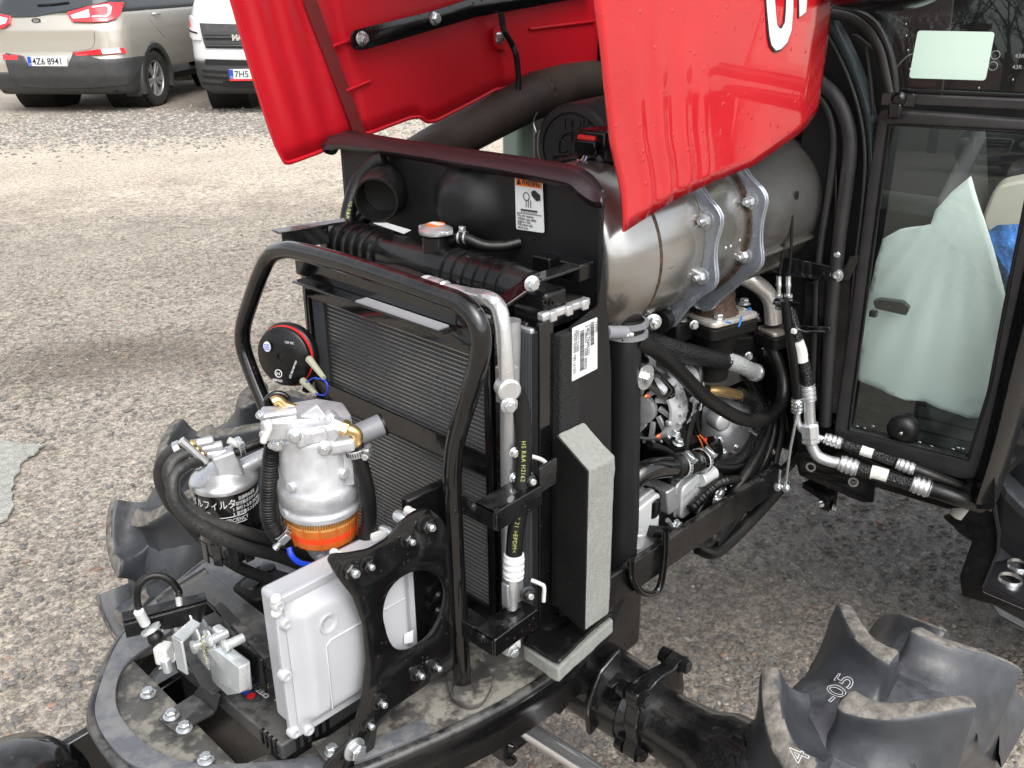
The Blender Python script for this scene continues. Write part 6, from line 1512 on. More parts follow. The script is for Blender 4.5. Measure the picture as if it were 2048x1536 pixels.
# ------------------------------------------------------------------ air cleaner and intake pipe
def intake():
    xd = 1.33; c = B(1147, 296, 'x', xd); r = (B(1147, 205, 'x', xd)-c).length; print('air cleaner', c, r)
    ax = V((-.985, -.17, 0)).normalized()
    t = MB(); t.lathe(c, ax, [(r*1.0, -.20), (r*1.0, -.012), (r*.99, 0), (r*.93, .004), (r*.80, .005), (r*.78, .001), (r*.76, .001), (r*.74, .005), (r*.36, .006), (r*.34, .002), (r*.30, .002), (r*.28, .006), (0, .006)], 64); a_ = mk('air_cleaner', t, 'cleaner_plastic', T, 25)
    x, y, a2 = basis(ax)
    for i in range(6):
        an = 2*pi*i/6+.5; rr = x*cos(an)+y*sin(an); k = MB(); k.tube([c+ax*.007+rr*r*.12, c+ax*.007+rr*r*.58], .0013, 6, smooth=False); mk('lid_rib', k, 'grille_dark', a_)
    right = Z_.cross(ax).normalized()
    text('moulded_text', 'TOP', c+ax*.0065+Z_*r*.42-right*r*.30, right, Z_, r*.38, 'cleaner_plastic', a_, ext=.0014)
    k = MB(); q = c+ax*.004-right*r*.85+Z_*r*.35; k.tube([q+Z_*.03-right*.008, q+V((0, 0, .012))-right*.016, q-Z_*.006-right*.010, q-Z_*.016-right*.018], .0012, 6); mk('wire_clip', k, 'zinc', a_)
    # sooty pipe
    p = [B(800, 345, 'z', 1.25), B(880, 292, 'z', 1.27), B(960, 248, 'z', 1.30), B(1030, 213, 'z', 1.325), B(1075, 190, 'z', 1.34), B(1130, 170, 'z', 1.35), B(1215, 158, 'z', 1.35), B(1300, 150, 'z', 1.35)]
    tube('intake_pipe', p, lambda q: .0395+.003*max(0, 1-abs(q-.56)*9), 'sooty_pipe', n=28)
    k = MB(); d = (p[5]-p[4]).normalized(); k.lathe(p[4]+d*.0, d, [(.042, -.006), (.0435, -.003), (.0435, .002), (.041, .006)], 36, cap=False); mk('pipe_weld', k, 'rust_weld', T)
    # plugs and wiring in front of the air cleaner
    xq = 1.05
    k = MB(); k.box(B(1180, 278, 'x', xq), (.02, .032, .012)); mk('red_clip', k, 'red_plastic', T, bevel=.003)
    k = MB(); k.box(B(1180, 294, 'x', xq), (.026, .040, .022)); k2 = mk('wire_plug', k, 'black_plastic', T, bevel=.003)
    k = MB(); k.box(B(1205, 290, 'x', xq+.02), (.05, .05, .045)); mk('sensor_body', k, 'black_plastic', T, bevel=.004)
    k = MB(); k.lathe(B(1192, 330, 'x', xq), ax, [(.016, -.02), (.018, 0), (.018, .008), (.012, .010), (.010, .002), (0, .002)], 20); mk('wire_plug', k, 'black_plastic', T)
    for i, m_ in enumerate(('yellow_wire', 'blue_wire', 'white_print')):
        tube('wire', ptx('x', xq-.01, (1172+i*3, 300), (1168+i*3, 312), (1160+i*4, 322), (1135, 330)), .0016, m_, n=6)
    tube('wire', ptx('x', xq-.01, (1188, 336), (1172, 330), (1155, 320)), .0016, 'pink_wire', n=6)
    tube('wire_loom', ptx('x', xq, (1110, 332), (1128, 322), (1150, 318), (1162, 318)), .0065, 'rubber')
    tube('cable', ptx('x', xq, (1108, 312), (1140, 309)), .002, 'rubber', n=6)
    # teal capped bottle beyond, standing in the bay
    c = B(893, 262, 'y', 1.45); k = MB(); k.lathe(c, Z_, [(.016, -.10), (.014, 0), (.011, .006), (.011, .014)], 24); fb = mk('filler_bottle', k, 'grey_hose', T)
    k = MB(); k.lathe(c+Z_*.012, Z_, [(.0135, 0), (.0145, .002), (.0145, .018), (.012, .021), (0, .021)], 28); mk('bottle_cap', k, 'teal_cap', fb)
    # added green block standing in for windshield between hood and air cleaner
    k = MB(); q = B(1058, 290, 'y', 1.35); k.box(q+V((0, .03, -.03)), (.05, .05, .16)); mat('windshield_green', (.35, .48, .40), .4, trans=.2); mk('green_block', k, 'windshield_green', T, bevel=.01)
    k = MB(); k.box(V((1.12, 1.25, 1.10)), (.30, .10, .20)); mk('dark_block', k, 'black_matte', T, bevel=.01)  # dark block filling the gap behind pipe and lip
intake()

# ------------------------------------------------------------------ horn
def horn():
    c = B(566, 714, 'x', .652); n = V((-.90, -.40, .10)).normalized(); x, y, a = basis(n)
    r = .0415
    k = MB(); k.lathe(c-n*.022, n, [(r*.7, -.010), (r*1.06, 0), (r*1.10, .006), (r*1.06, .012), (r*.98, .014)], 48); h = mk('horn', k, 'black_plastic', T, 50)
    k = MB(); k.lathe(c-n*.009, n, [(r*1.0, -.002), (r*1.03, .001), (r*1.0, .004)], 48, cap=False); mk('red_ring', k, 'red_plastic', h)
    k = MB(); k.lathe(c-n*.005, n, [(r*1.0, -.002), (r*1.0, .003), (r*.94, .006), (r*.4, .009), (r*.16, .010), (r*.14, .008), (r*.10, .008), (0, .010)], 48); f = mk('horn_face', k, 'black_plastic', h, 50)
    up = (V((0, 0, 1))-n*n.z).normalized(); rt = up.cross(n).normalized(); p0 = c+n*.0065
    sheet('horn_badge', circle(p0-rt*.020+up*.014, rt, up, .0058, 20, .0072), n, .0006, 'white_print', f)
    for i in range(3): sheet('horn_badge', [p0+rt*(-.024+j*.0)+up*(.010+i*.003)+n*.0008+rt*dx+up*dy for dx, dy, j in ((0, 0, 0), (.008, 0, 0), (.008, .0012, 0), (0, .0012, 0))], n, .0004, 'plate_blue', f)
    sheet('horn_badge', circle(p0-rt*.004-up*.022, rt, up, .0058, 20), n, .0006, 'white_print', f, [circle(p0-rt*.004-up*.022, rt, up, .0047, 20)])
    text('horn_text', 'E4', p0-rt*.0078-up*.0245, rt, up, .006, 'white_print', f, ext=.0002); text('horn_text', '000163', p0-rt*.014-up*.034, rt, up, .0052, 'white_print', f, ext=.0002)
    text('horn_text', '12V DC', p0+rt*.008+up*.022, rt, up, .0045, 'white_print', f, ext=.0002)
    text('horn_text', '922 800 806-001', p0+rt*.012-up*.026, (rt*.45+up).normalized(), up.cross(n), .0042, 'white_print', f, ext=.0002)
    k = MB(); k.tube([c-n*.03, c-n*.05+V((.02, .0, -.02)), V((XG+.01, c.y, c.z-.06))], .006, 8); mk('horn_bracket', k, 'black_gloss', T)
    # connectors and blue wire loop
    for a0, a1 in (((618, 718), (648, 756)), ((606, 762), (632, 788))):
        q0, q1 = B(*a0, 'x', .648), B(*a1, 'x', .64); k = MB(); k.tube([q0, q0.lerp(q1, .45), q1], lambda q: .0052-.002*q, 10); mk('clear_connector', k, 'clear_plug', T)
    tube('blue_wire', ptx('x', .64, (632, 788), (650, 790), (656, 775), (648, 760), (630, 757)), .0012, 'blue_wire', n=6)
    tube('blue_wire', ptx('x', .638, (612, 765), (628, 756), (640, 758)), .0010, 'blue_wire', n=6)
horn()

# ------------------------------------------------------------------ fuel water separator
def separator():
    y = BD(634, 930, 1.15).y; x = BD(634, 930, 1.15).x; print('separator', x, y)
    zc = lambda py: B(634, py, 'y', y).z
    def Z(py): # height on the axis that shows at row py
        lo, hi = .6, 1.3
        for _ in range(40):
            m_ = (lo+hi)/2
            if proj((x, y, m_))[1] > py: lo = m_
            else: hi = m_
        return lo
    z = {k: Z(k) for k in (850, 880, 990, 1010, 1022, 1036, 1050, 1062, 1075, 1100, 1135)}
    zt, zr, zb = Z(845), Z(955), Z(1010)
    c = V((x, y, 0)); r = .0460
    k = MB(); k.lathe(c, Z_, [(r*1.06, zb), (r*1.08, zb+.004), (r*1.08, zb+.008), (r*1.03, zb+.010), (r*1.03, zb+.014), (r*1.07, zb+.016), (r*1.07, zr-.004), (r*1.02, zr), (r*.985, zr+.003), (r*.97, zt-.012), (r*.93, zt-.004), (r*.80, zt), (0, zt+.004)], 48)
    f = mk('water_separator', k, 'cast_alu', T, 50)
    k = MB(); k.lathe(c, Z_, [(r*.92, zb-.010), (r*.95, zb-.008), (r*.95, zb+.002)], 48, cap=False); mk('filter_paper', k, 'filter_brown', f)
    k = MB()
    for i in range(90):
        a = 2*pi*i/90; k.box(c+V((cos(a)*r*.955, sin(a)*r*.955, zb-.004)), (.0012, .0012, .011), Matrix.Rotation(a, 3, 'Z'))
    mk('pleats', k, 'brass', f, 0)['kind'] = 'stuff'
    zf = Z(1066)
    k = MB(); k.lathe(c, Z_, [(r*.78, zf-.004), (r*.90, zf), (r*.99, zb-.011), (r*.99, zb-.006)], 14, cap=True); bowl = mk('filter_bowl', k, 'amber_bowl', f, 20)
    H_ = zb-.008-zf
    for nm, a_, b_, m_ in (('bowl_core', .02, .26, 'orange_core'), ('red_float_ring', .26, .52, 'red_band'), ('bowl_core', .52, .84, 'amber_core'), ('paper_band', .84, .95, 'cream_band')):
        k = MB(); k.lathe(c, Z_, [(r*(.875+.075*a_), zf+H_*a_), (r*(.875+.075*b_), zf+H_*b_)], 40, cap=False); mk(nm, k, m_, f)
    for i in range(14):
        a = 2*pi*i/14; k = MB(); k.tube([c+V((cos(a)*r*.90, sin(a)*r*.90, zf)), c+V((cos(a)*r*.99, sin(a)*r*.99, zb-.008))], .0011, 6, smooth=False); mk('bowl_rib', k, 'amber_bowl', bowl)
    k = MB(); k.lathe(c, Z_, [(0, zf-.030), (.018, zf-.030), (.022, zf-.022), (.024, zf-.004)], 24); mk('drain_cup', k, 'alu_bright', f)
    # vertical rib with bosses on the near right side, round boss on the left
    dcam = (V((0, 0, 0))-c).normalized(); dcam.z = 0; dcam.normalize(); sidev = Z_.cross(dcam)
    def on(ang, zz, rr=r): dd = dcam*cos(ang)+sidev*sin(ang); return c+dd*rr+Z_*zz, dd
    p, d = on(rad(48), (zt+zr)/2, r*.98); k = MB(); k.box(p, (.012, .008, (zt-zr)*.98), Matrix((sidev, d, Z_)).transposed()); mk('vertical_rib', k, 'cast_alu', f, bevel=.002)
    for ang, py in ((40, 925), (-43, 940), (-62, 1000)):
        p, d = on(rad(ang), Z(py), r*.97); k = MB(); k.lathe(p, d, [(.007, 0), (.007, .004), (.005, .0055), (0, .0055)], 20); mk('round_boss', k, 'cast_alu', f)
    # head: cast cover with blocks, studs, ports
    P = lambda px, py, rel=0: BP(px, py, c+dcam*rel, dcam)
    def blk(name, a, b, w, h, rel=.0, mm='cast_alu', bev=.004):
        q0, q1 = P(*a, rel), P(*b, rel); d_ = (q1-q0); L_ = d_.length; d_.normalize(); sd_ = d_.cross(Z_).normalized(); u_ = sd_.cross(d_)
        k = MB(); k.box((q0+q1)/2, (L_, w, h), Matrix((d_, sd_, u_)).transposed()); return mk(name, k, mm, f, bevel=bev, bseg=3)
    blk('pump_block', (522, 848), (640, 842), .046, .026, .01)
    for i in range(4):
        q0, q1 = P(525, 833+i*11, .030-i*.002), P(592, 822+i*11, .026-i*.002); k = MB(); k.tube([q0, q1], .0042, 8, smooth=False); mk('head_rib', k, 'cast_alu', f)
    k = MB(); k.lathe(c, Z_, [(r*.98, zt-.010), (r*1.02, zt-.004), (r*1.0, zt+.010), (r*.7, zt+.016), (0, zt+.018)], 8); mk('head_cover', k, 'cast_alu', f, 30, bevel=.004, bseg=3)
    blk('port_arm', (590, 880), (655, 862), .020, .018, .034)
    blk('port_arm', (650, 830), (690, 860), .018, .018, .02)
    blk('port_arm', (655, 895), (710, 885), .018, .016, .035)
    blk('head_web', (615, 850), (650, 828), .006, .030, .02, bev=.001)
    for p_, rl in (((590, 869), .050), ((649, 894), .052), ((555, 885), .036), ((640, 845), .03)):
        q = P(*p_, rl-.012); k = MB(); k.lathe(q, dcam, [(.0095, -.008), (.0095, .004), (.007, .006)], 18); mk('bolt_boss', k, 'cast_alu', f)
        bolt(q+dcam*.005, dcam, .0058, 'zinc', f.parent)
    for p_ in ((521, 830), (528, 868), (545, 890)):
        q = P(*p_, .03); bolt(q, (-.9, -.2, .2), .0042, 'zinc', T)
    # brass fittings
    tube('brass_elbow', [P(672, 850, .03), P(688, 856, .032), P(706, 862, .034), P(714, 870, .034), P(712, 890, .034)], .0068, 'brass', f)
    q = P(682, 853, .031); k = MB(); k.hexh(q, P(704, 862, .034)-q, .0098, .009); mk('brass_nut', k, 'brass', f)
    k = MB(); q0, q1 = P(660, 846, .028), P(682, 854, .031); k.hexh(q0, q1-q0, .0105, .014); mk('alu_nut', k, 'alu_bright', f)
    tube('drain_hose', [P(712, 890, .034), P(722, 930, .036), P(735, 985, .036), P(738, 1040, .034), P(730, 1090, .03), P(728, 1120, .02)], .0092, 'rubber', n=14)
    worm_clamp(P(712, 903, .034), P(716, 915, .034)-P(712, 900, .034), .0105, .009, scr=(.6, -.8, .1))
    tube('brass_elbow', [P(545, 805, -.01), P(556, 800, -.012), P(572, 812, -.012), P(590, 818, -.01)], .0062, 'brass', f)
    tube('pipe_loop', [P(535, 820, -.03), P(533, 800, -.03), P(550, 787, -.03), P(572, 792, -.03), P(578, 812, -.03)], .0035, 'black_gloss')
    # grey stub hose to the right, behind
    tube('breather_hose', [P(690, 880, -.02), P(725, 866, -.03), P(766, 848, -.035)], .0140, 'grey_hose', n=20); q = P(766, 848, -.035); d_ = (q-P(725, 866, -.03)).normalized(); k = MB(); k.lathe(q-d_*.0, d_, [(.0142, -.002), (.0146, 0), (.0142, .0015), (.0, .002)], 24); mk('hose_lip', k, 'rubber', T)
    # priming lever on the left
    blk('lever', (540, 850), (525, 885), .012, .008, .045, 'white_plastic', .003); blk('lever', (528, 852), (545, 850), .012, .012, .045, 'white_plastic', .003)
    # corrugated breather and blue wire below
    cr_hose = [P(550, 868, .01), P(541, 920, .012), P(537, 980, .012), P(538, 1035, .012), P(556, 1072, .01), P(580, 1082, .005)]
    tube('corrugated_hose', cr_hose, lambda q: .0090+.0012*sin(q*330), 'rubber', sub=90)
    worm_clamp(P(567, 1063, .012), (.4, -.2, -.5), .012, .009, scr=(-.6, -.8, .1))
    tube('blue_cable', [P(578, 1095, .03), P(584, 1112, .035), P(600, 1126, .035), P(625, 1130, .03), P(648, 1126, .03)], .0035, 'blue_wire')
    bolt(P(643, 1118, .02), dcam, .005, 'zinc', T)
    k = MB(); k.lathe(P(660, 1118, .01), -Z_, [(.010, 0), (.012, .006), (.009, .02), (0, .022)], 16); mk('drain_cock', k, 'white_plastic', f)
    return x, y
mat('filter_brown', (.30, .17, .07), .7); mat('red_band', (.80, .03, .02), .35); mat('orange_core', (.50, .17, .05), .4, var=.3, vscale=25); mat('amber_core', (.42, .17, .05), .4, var=.4, vscale=25); mat('cream_band', (.55, .50, .36), .5)  # the red is the ring's own colour
separator()

# ------------------------------------------------------------------ oil filter with printed can
def oil_filter():
    A = BD(452, 985, 1.25); x, y = A.x, A.y; print('oil filter', x, y)
    def Z(py):
        lo, hi = .5, 1.3
        for _ in range(40):
            m_ = (lo+hi)/2
            if proj((x, y, m_))[1] > py: lo = m_
            else: hi = m_
        return lo
    c = V((x, y, 0)); zt, zb = Z(962), Z(1100); r = .0405
    k = MB(); k.lathe(c, Z_, [(0, zb-.002), (r*.55, zb-.002), (r*.80, zb), (r*.97, zb+.012), (r, zb+.02), (r, zt-.004), (r*.97, zt)], 48); f = mk('oil_filter', k, 'black_can', T, 50)
    for i in range(12):
        a = 2*pi*i/12; k = MB(); k.box(c+V((cos(a)*r*.99, sin(a)*r*.99, zb+.016)), (.003, .013, .030), Matrix.Rotation(a, 3, 'Z')); mk('grip_flat', k, 'black_can', f, bevel=.001)
    k = MB(); k.lathe(c, Z_, [(r*.9, zt-.002), (r*1.06, zt), (r*1.08, zt+.004), (r*1.04, zt+.008), (r*.96, zt+.010), (r*.62, zt+.020), (r*.5, zt+.022), (0, zt+.022)], 48); h = mk('filter_head', k, 'alu_bright', T, 45)
    dcam = (-c).normalized(); sv = Z_.cross(dcam)
    P = lambda px, py, rel=0: BP(px, py, c+dcam*rel, dcam)
    # printed text wrapped on the can
    a0 = atan2(dcam.y, dcam.x)
    def wrap(s, ang, zz, size, m_='white_print', sq=.8):
        def cv(me):
            for v in me.vertices:
                an = a0+ang+v.co.x*sq/r; rr = r+.0003+v.co.z
                v.co = V((x+rr*cos(an), y+rr*sin(an), zz+v.co.y))
        return text('filter_text', s, None, None, None, size, m_, f, ext=.0002, curve=cv)
    H = zt-zb
    wrap('オイルフィルタ', -1.62, zt-.018, .0140, sq=.78); wrap('OIL FILTER', -1.45, zt-.030, .0095)
    for i, s in enumerate(('交換時の注意', '1. 取付前ガスケットに燃料を塗布', '2. 締付トルク: 20-24Nm', '3. 取付後エンジンを始動して')): wrap(s, .12+(.22 if i == 0 else 0), zt-.010-i*.0068, .0058)
    wrap('HIGH  EFFICIENCY', -.62, zt-.0395, .0075)
    for dz in (.0415, .0315):
        k = MB(); pts = [c+V((cos(a0+t), sin(a0+t), 0))*(r+.0004)+Z_*(zt-dz) for t in [-.66+1.2*i/20 for i in range(21)]]; k.tube(pts, .00045, 4, smooth=False); mk('print_line', k, 'white_print', f)
    # head details
    def blk(name, a, b, w, hh, rel=.0, mm='alu_bright', bev=.003, par=h):
        q0, q1 = P(*a, rel), P(*b, rel); d_ = (q1-q0); L_ = d_.length; d_.normalize(); sd_ = d_.cross(Z_).normalized(); u_ = sd_.cross(d_)
        k = MB(); k.box((q0+q1)/2, (L_, w, hh), Matrix((d_, sd_, u_)).transposed()); return mk(name, k, mm, par, bevel=bev, bseg=3)
    blk('head_block', (432, 935), (478, 918), .024, .036, .012, 'cast_alu')
    for a_, b_ in (((392, 888), (428, 880)), ((402, 898), (446, 890)), ((412, 908), (455, 905))):
        q0, q1 = P(*a_, .01), P(*b_, .01); k = MB(); k.cyl(q0, q1, .0062, 16); mk('port_tube', k, 'cast_alu', h, bevel=.002)
        k = MB(); k.lathe(q0-(q1-q0).normalized()*.006, q1-q0, [(.0066, 0), (.0066, .003), (.0055, .003), (.0066, .006)], 16); mk('brass_ring', k, 'brass', h)
    # long arm to the separator
    q0, q1 = P(480, 938, .0), P(556, 898, -.01); k = MB(); k.tube([q0, q0.lerp(q1, .5), q1], lambda q: .0115-.002*q, 12, smooth=False); mk('head_arm', k, 'cast_alu', h, 60)
    tube('transfer_hose', [P(470, 905, .02), P(500, 893, .02), P(540, 880, .01)], .0062, 'rubber')
    worm_clamp(P(482, 898, .02), P(540, 880, .01)-P(470, 905, .02), .0075, .007, scr=(-.3, .1, 1))
    k = MB(); k.cyl(P(457, 880, .02), P(478, 890, .02), .0045, 12); mk('bleed_screw', k, 'white_plastic', h)
    # three hoses sweeping down to the right, clamps in a row
    starts = [((366, 893), (340, 905)), ((385, 907), (352, 918)), ((405, 922), (366, 936))]
    paths = [[(368, 893), (345, 902), (325, 925), (320, 960), (335, 1000), (362, 1045), (420, 1090), (500, 1125), (600, 1165), (700, 1215)],
             [(386, 906), (362, 912), (342, 932), (340, 960), (360, 1000), (395, 1030), (436, 1050), (500, 1068), (560, 1088), (640, 1122)],
             [(408, 922), (378, 928), (352, 948), (345, 975), (352, 1005), (378, 1038), (414, 1061), (480, 1091), (563, 1114), (650, 1150)]]
    for i, pth in enumerate(paths):
        if i == 0: pth = [(368, 893), (345, 902), (325, 925), (321, 960), (338, 1002), (360, 1028), (390, 1062), (430, 1100), (480, 1135), (540, 1160)]
        n_ = len(pth); rel = [(.018-.05*j/n_) for j in range(n_)] if i == 0 else [.030, .036, .044, .051, .055, .057, .057, .052, .036, .012] if i == 1 else [.030, .040, .052, .062, .068, .070, .070, .064, .046, .020]
        tube('fuel_hose', [P(*q, rr) for q, rr in zip(pth, rel)], .0084, 'hose_ribbed', n=16)
        q = P(*pth[0], rel[0]); k = MB(); k.lathe(q, P(*starts[i][0], .02)-P(*starts[i][1], .02), [(.0098, -.012), (.0108, -.011), (.0108, -.004), (.0098, -.003)], 20, cap=False); mk('hose_clamp', k, 'zinc', T)
    k = MB(); q0, q1 = P(362, 880, .035), P(412, 925, .035); d_ = (q1-q0).normalized(); k.tube([q0, q1], .0052, 8, smooth=False); mk('clamp_row', k, 'alu_bright', T)
    tube('cable_tie', [P(360, 1012, .045), P(378, 1030, .048), P(402, 1028, .046), (P(418, 1015, .02))], .0016, 'black_gloss', n=6)
    k = MB(); k.box(P(362, 1018, .045), (.008, .008, .006)); mk('tie_head', k, 'black_gloss', T, bevel=.001)
mat('black_can', (.007, .007, .008), .16, coat=.7, rvar=.04); mat('hose_ribbed', (.018, .018, .018), .45, bump=.6, bscale=180, dust=.1)
oil_filter()
# ------------------------------------------------------------------ cab
CO = V((1.52, .65, 1.0)); CN = V((-.97, -.235, 0)).normalized(); CS = V((.235, -.97, 0)).normalized()
def PC(px, py, rel=0): return BP(px, py, CO+CN*rel, CN)
def pcs(pts, rel=0): return [PC(x, y, rel) for x, y in pts]
def cab():
    # dark front wall
    w = MB(); w.bb((1.56, .70, .69), (1.60, 1.34, 1.52)); fw_ = mk('front_wall', w, 'black_matte', T, bevel=.01)
    sheet('wall_edge', outline(pcs([(1560, 470), (1640, 120), (1700, 60), (1770, 120), (1790, 240), (1720, 560), (1700, 900), (1600, 930), (1575, 700)], -.012), .02), -CN, .02, 'black_matte', T)
    # layered pillar: rubber seals and a painted arc
    tube('hood_seal', pcs([(1600, 128), (1640, 165), (1668, 190), (1690, 232), (1700, 285), (1694, 360), (1678, 480), (1664, 620), (1655, 760), (1650, 850)], .015), .0115, 'seal_rubber', n=14)
    tube('hood_seal', pcs([(1600, 170), (1640, 195), (1660, 230), (1668, 280), (1662, 360), (1640, 500), (1632, 620), (1625, 800)], .01), .006, 'seal_rubber', n=12)
    a = [(1662, 18), (1690, 60), (1722, 125), (1745, 190), (1756, 250), (1757, 330), (1748, 420), (1733, 540), (1722, 660), (1712, 780), (1705, 850)]
    b = [(1640, 40), (1668, 85), (1695, 140), (1716, 200), (1729, 260), (1733, 330), (1726, 420), (1712, 540), (1700, 660), (1690, 780), (1684, 850)]
    A_, B_ = spline(pcs(a, .006), 4), spline(pcs(b, .014), 4); mb = MB(); n = len(A_)
    mid = [(p+q)*.5+CN*.008 for p, q in zip(A_, B_)]; mb.add(A_+mid+B_, [(j*n+i, j*n+i+1, (j+1)*n+i+1, (j+1)*n+i) for j in range(2) for i in range(n-1)]); mk('painted_pillar', mb, 'metal_green', T, 60, solid=.003)
    tube('pillar_bead', pcs([(p[0]-3, p[1]+3) for p in b], .018), .003, 'seal_rubber')
    # inner fender shapes on the dark wall
    tube('panel_fold', pcs([(1668, 250), (1672, 420), (1655, 600), (1645, 720)], .006), .004, 'black_gloss')
    tube('panel_fold', pcs([(1732, 92), (1742, 170), (1746, 230)], .012), .003, 'seal_rubber')
    # --- upper pane and frame
    gn = V((-.968, -.235, .060)).normalized()
    up = [(1700, -60), (1740, -5), (1768, 70), (1784, 120), (1793, 190), (2120, 205), (2120, -60)]
    upg = sheet('upper_window', [BP(x, y, CO+CN*.002, gn) for x, y in up], -gn, .005, 'cab_glass', T)
    fo = spline(pcs([(1664, 24), (1700, 32), (1735, 55), (1760, 95), (1772, 140), (1782, 185)], .016), 4)
    t = MB(); t.tube(fo, .0125, 12, smooth=False, flat=.8); uf = mk('window_frame', t, 'seal_rubber', T, 60)
    t = MB(); t.tube(pcs([(1664, 16), (1704, 22), (1745, 45), (1772, 88), (1785, 135), (1791, 190)], .020), .0065, 10); mk('window_gasket', t, 'rubber', uf, 60)
    t = MB(); t.prism(pcs([(1786, 186), (2160, 200), (2160, 224), (1786, 208)], .012), CN*.014); mk('frame_rail', t, 'seal_rubber', uf, bevel=.003)
    t = MB(); t.prism(pcs([(1792, 176), (2160, 192), (2160, 198), (1792, 184)], .010), CN*.008); mk('frame_rail', t, 'black_plastic', uf, bevel=.001)
    # sticker on the upper pane
    gq = [BP(x, y, CO+CN*.006, gn) for x, y in ((1836, 61), (1990, 64), (1971, 161), (1818, 156))]
    sheet('window_sticker', outline(gq, .005), gn, .0008, 'sticker_green', upg)
    for i, (x, y) in enumerate(((1991, 110), (1986, 132))):
        c = BP(x, y, CO+CN*.006, gn); k = MB(); k.tube([c+CS*.006*cos(a_)+Z_*.006*sin(a_) for a_ in [2*pi*j/16 for j in range(16)]], .0004, 4, smooth=False, closed=True); mk('etched_mark', k, 'grey_print', upg)
        text('etched_mark', '43R 001003', c-CS*-.014-Z_*.003+CS*.012, CS, Z_, .008, 'grey_print', upg, ext=.0002)
    for x, y in ((1812, 48), (1813, 71), (1816, 100), (1820, 138), (1958, 176), (2026, 159)):
        k = MB(); k.sphere(PC(x, y, .008), .0016, 8, (.6, .6, 1)); mk('water_drop', k, 'chrome', upg)
    tube('antenna_wire', pcs([(1788, 142), (1800, 126), (1815, 112), (1830, 106)], -.03), .001, 'zinc', n=5)
    # --- lower pane in its rubber frame
    go = outline(pcs([(1762, 214), (2110, 240), (2040, 720), (1985, 900), (1965, 945), (1930, 950), (1690, 885), (1672, 860)], .004), [.012, .01, .03, .03, .025, .02, .02, .02])
    gi = outline(pcs([(1784, 246), (2080, 262), (2008, 620), (1978, 770), (1936, 908), (1704, 850)], .004), [.012, .01, .01, .01, .008, .008])
    lf = sheet('window_frame', go, CN, .022, 'seal_rubber', T, [gi], bev=.004, smooth=60)
    tube('window_gasket', [p+CN*.022 for p in pcs([(1784, 246), (2080, 262), (2012, 610), (1982, 770), (1940, 908), (1704, 850)], .004)], .003, 'rubber', lf, n=8, smooth=False, closed=True)
    lg = sheet('lower_window', [BP(x, y, CO+CN*.006, gn) for x, y in ((1775, 235), (2100, 252), (1945, 918), (1695, 860))], -gn, .005, 'cab_glass', T)
    # dirt marks and silvery condensation along the bottom
    for x, y in ((1713, 852), (1728, 856), (1745, 852), (1838, 884), (1862, 892), (1905, 898), (1915, 895), (1925, 897)):
        k = MB(); k.sphere(PC(x, y, .010), .0022, 8, (.5, 1.6, .7)); mk('water_drop', k, 'chrome', lg)
    # round knob and its base
    c = PC(1806, 858, .012); k = MB(); k.lathe(c, CN, [(.026, -.006), (.026, .004), (.022, .012), (.014, .017), (.005, .018), (.004, .0175), (0, .0175)], 36); kb = mk('window_knob', k, 'rubber', T, 50)
    k = MB(); k.lathe(c+CN*.0175-Z_*.001, CN, [(.0028, 0), (.0022, .0008), (0, .0008)], 12); mk('knob_pin', k, 'alu_bright', kb)
    # latch block where upper and lower frames meet
    k = MB(); k.prism(outline(pcs([(1765, 185), (1830, 187), (1829, 214), (1762, 210)], .032), .003), CN*.004); hb = mk('frame_hinge', k, 'black_gloss', T, bevel=.001)
    k = MB(); k.prism(outline(pcs([(1779, 205), (1806, 206), (1803, 236), (1778, 236)], .034), .004), CN*.014); mk('hinge_pin', k, 'black_paint', hb, bevel=.004)
    k = MB(); k.lathe(PC(1797, 198, .038), CN, [(.011, 0), (.010, .006), (.006, .009), (0, .009)], 20); mk('hinge_cap', k, 'black_plastic', hb)
    # bolts on the wall
    bolt(PC(1675, 508, .02), CN, .0058, 'zinc', T); bolt(PC(1674, 550, .026), CN, .0070, 'zinc', T, 'socket'); k = MB(); k.lathe(PC(1674, 550, .022), CN, [(.011, 0), (.011, .003), (.006, .003)], 20); mk('washer', k, 'zinc', T)
    # bent arm bracket with cut end
    k = MB(); k.prism(outline(pcs([(1500, 500), (1560, 510), (1690, 537), (1700, 512), (1720, 508), (1722, 515), (1700, 560), (1640, 560), (1560, 545), (1500, 540)], .018), .002), CN*.005); mk('arm_bracket', k, 'black_gloss', T, bevel=.001)
    k = MB(); k.prism(outline(pcs([(1588, 650), (1660, 652), (1665, 662), (1590, 668)], .03), .002), CN*.006); mk('cable_clamp_arm', k, 'black_gloss', T, bevel=.001)
    # vertical dark plates right of the hoses
    for x0_, x1_, rl in ((1602, 1632, .004), (1636, 1668, .010)):
        k = MB(); k.prism(pcs([(x0_+12, 560), (x1_+10, 565), (x1_-10, 830), (x0_-6, 815)], rl), CN*.006); mk('wall_rib', k, 'black_paint', T, bevel=.002)
    k = MB(); k.prism(outline(pcs([(1636, 560), (1706, 520), (1690, 830), (1640, 820)], .012), .01), CN*.004); mk('wall_panel', k, 'black_paint', T, bevel=.002)
    k = MB(); k.prism(pcs([(1630, 800), (1672, 812), (1700, 880), (1990, 1000), (1990, 940), (1700, 850)], -.04), CN*.05); mk('sill_beam', k, 'black_gloss', T, bevel=.003)
    k = MB(); k.prism(pcs([(1600, 905), (1690, 880), (1950, 960), (1945, 1000), (1900, 1000), (1700, 940), (1610, 930)], -.10), CN*.04); mk('sill_beam', k, 'black_paint', T, bevel=.003)
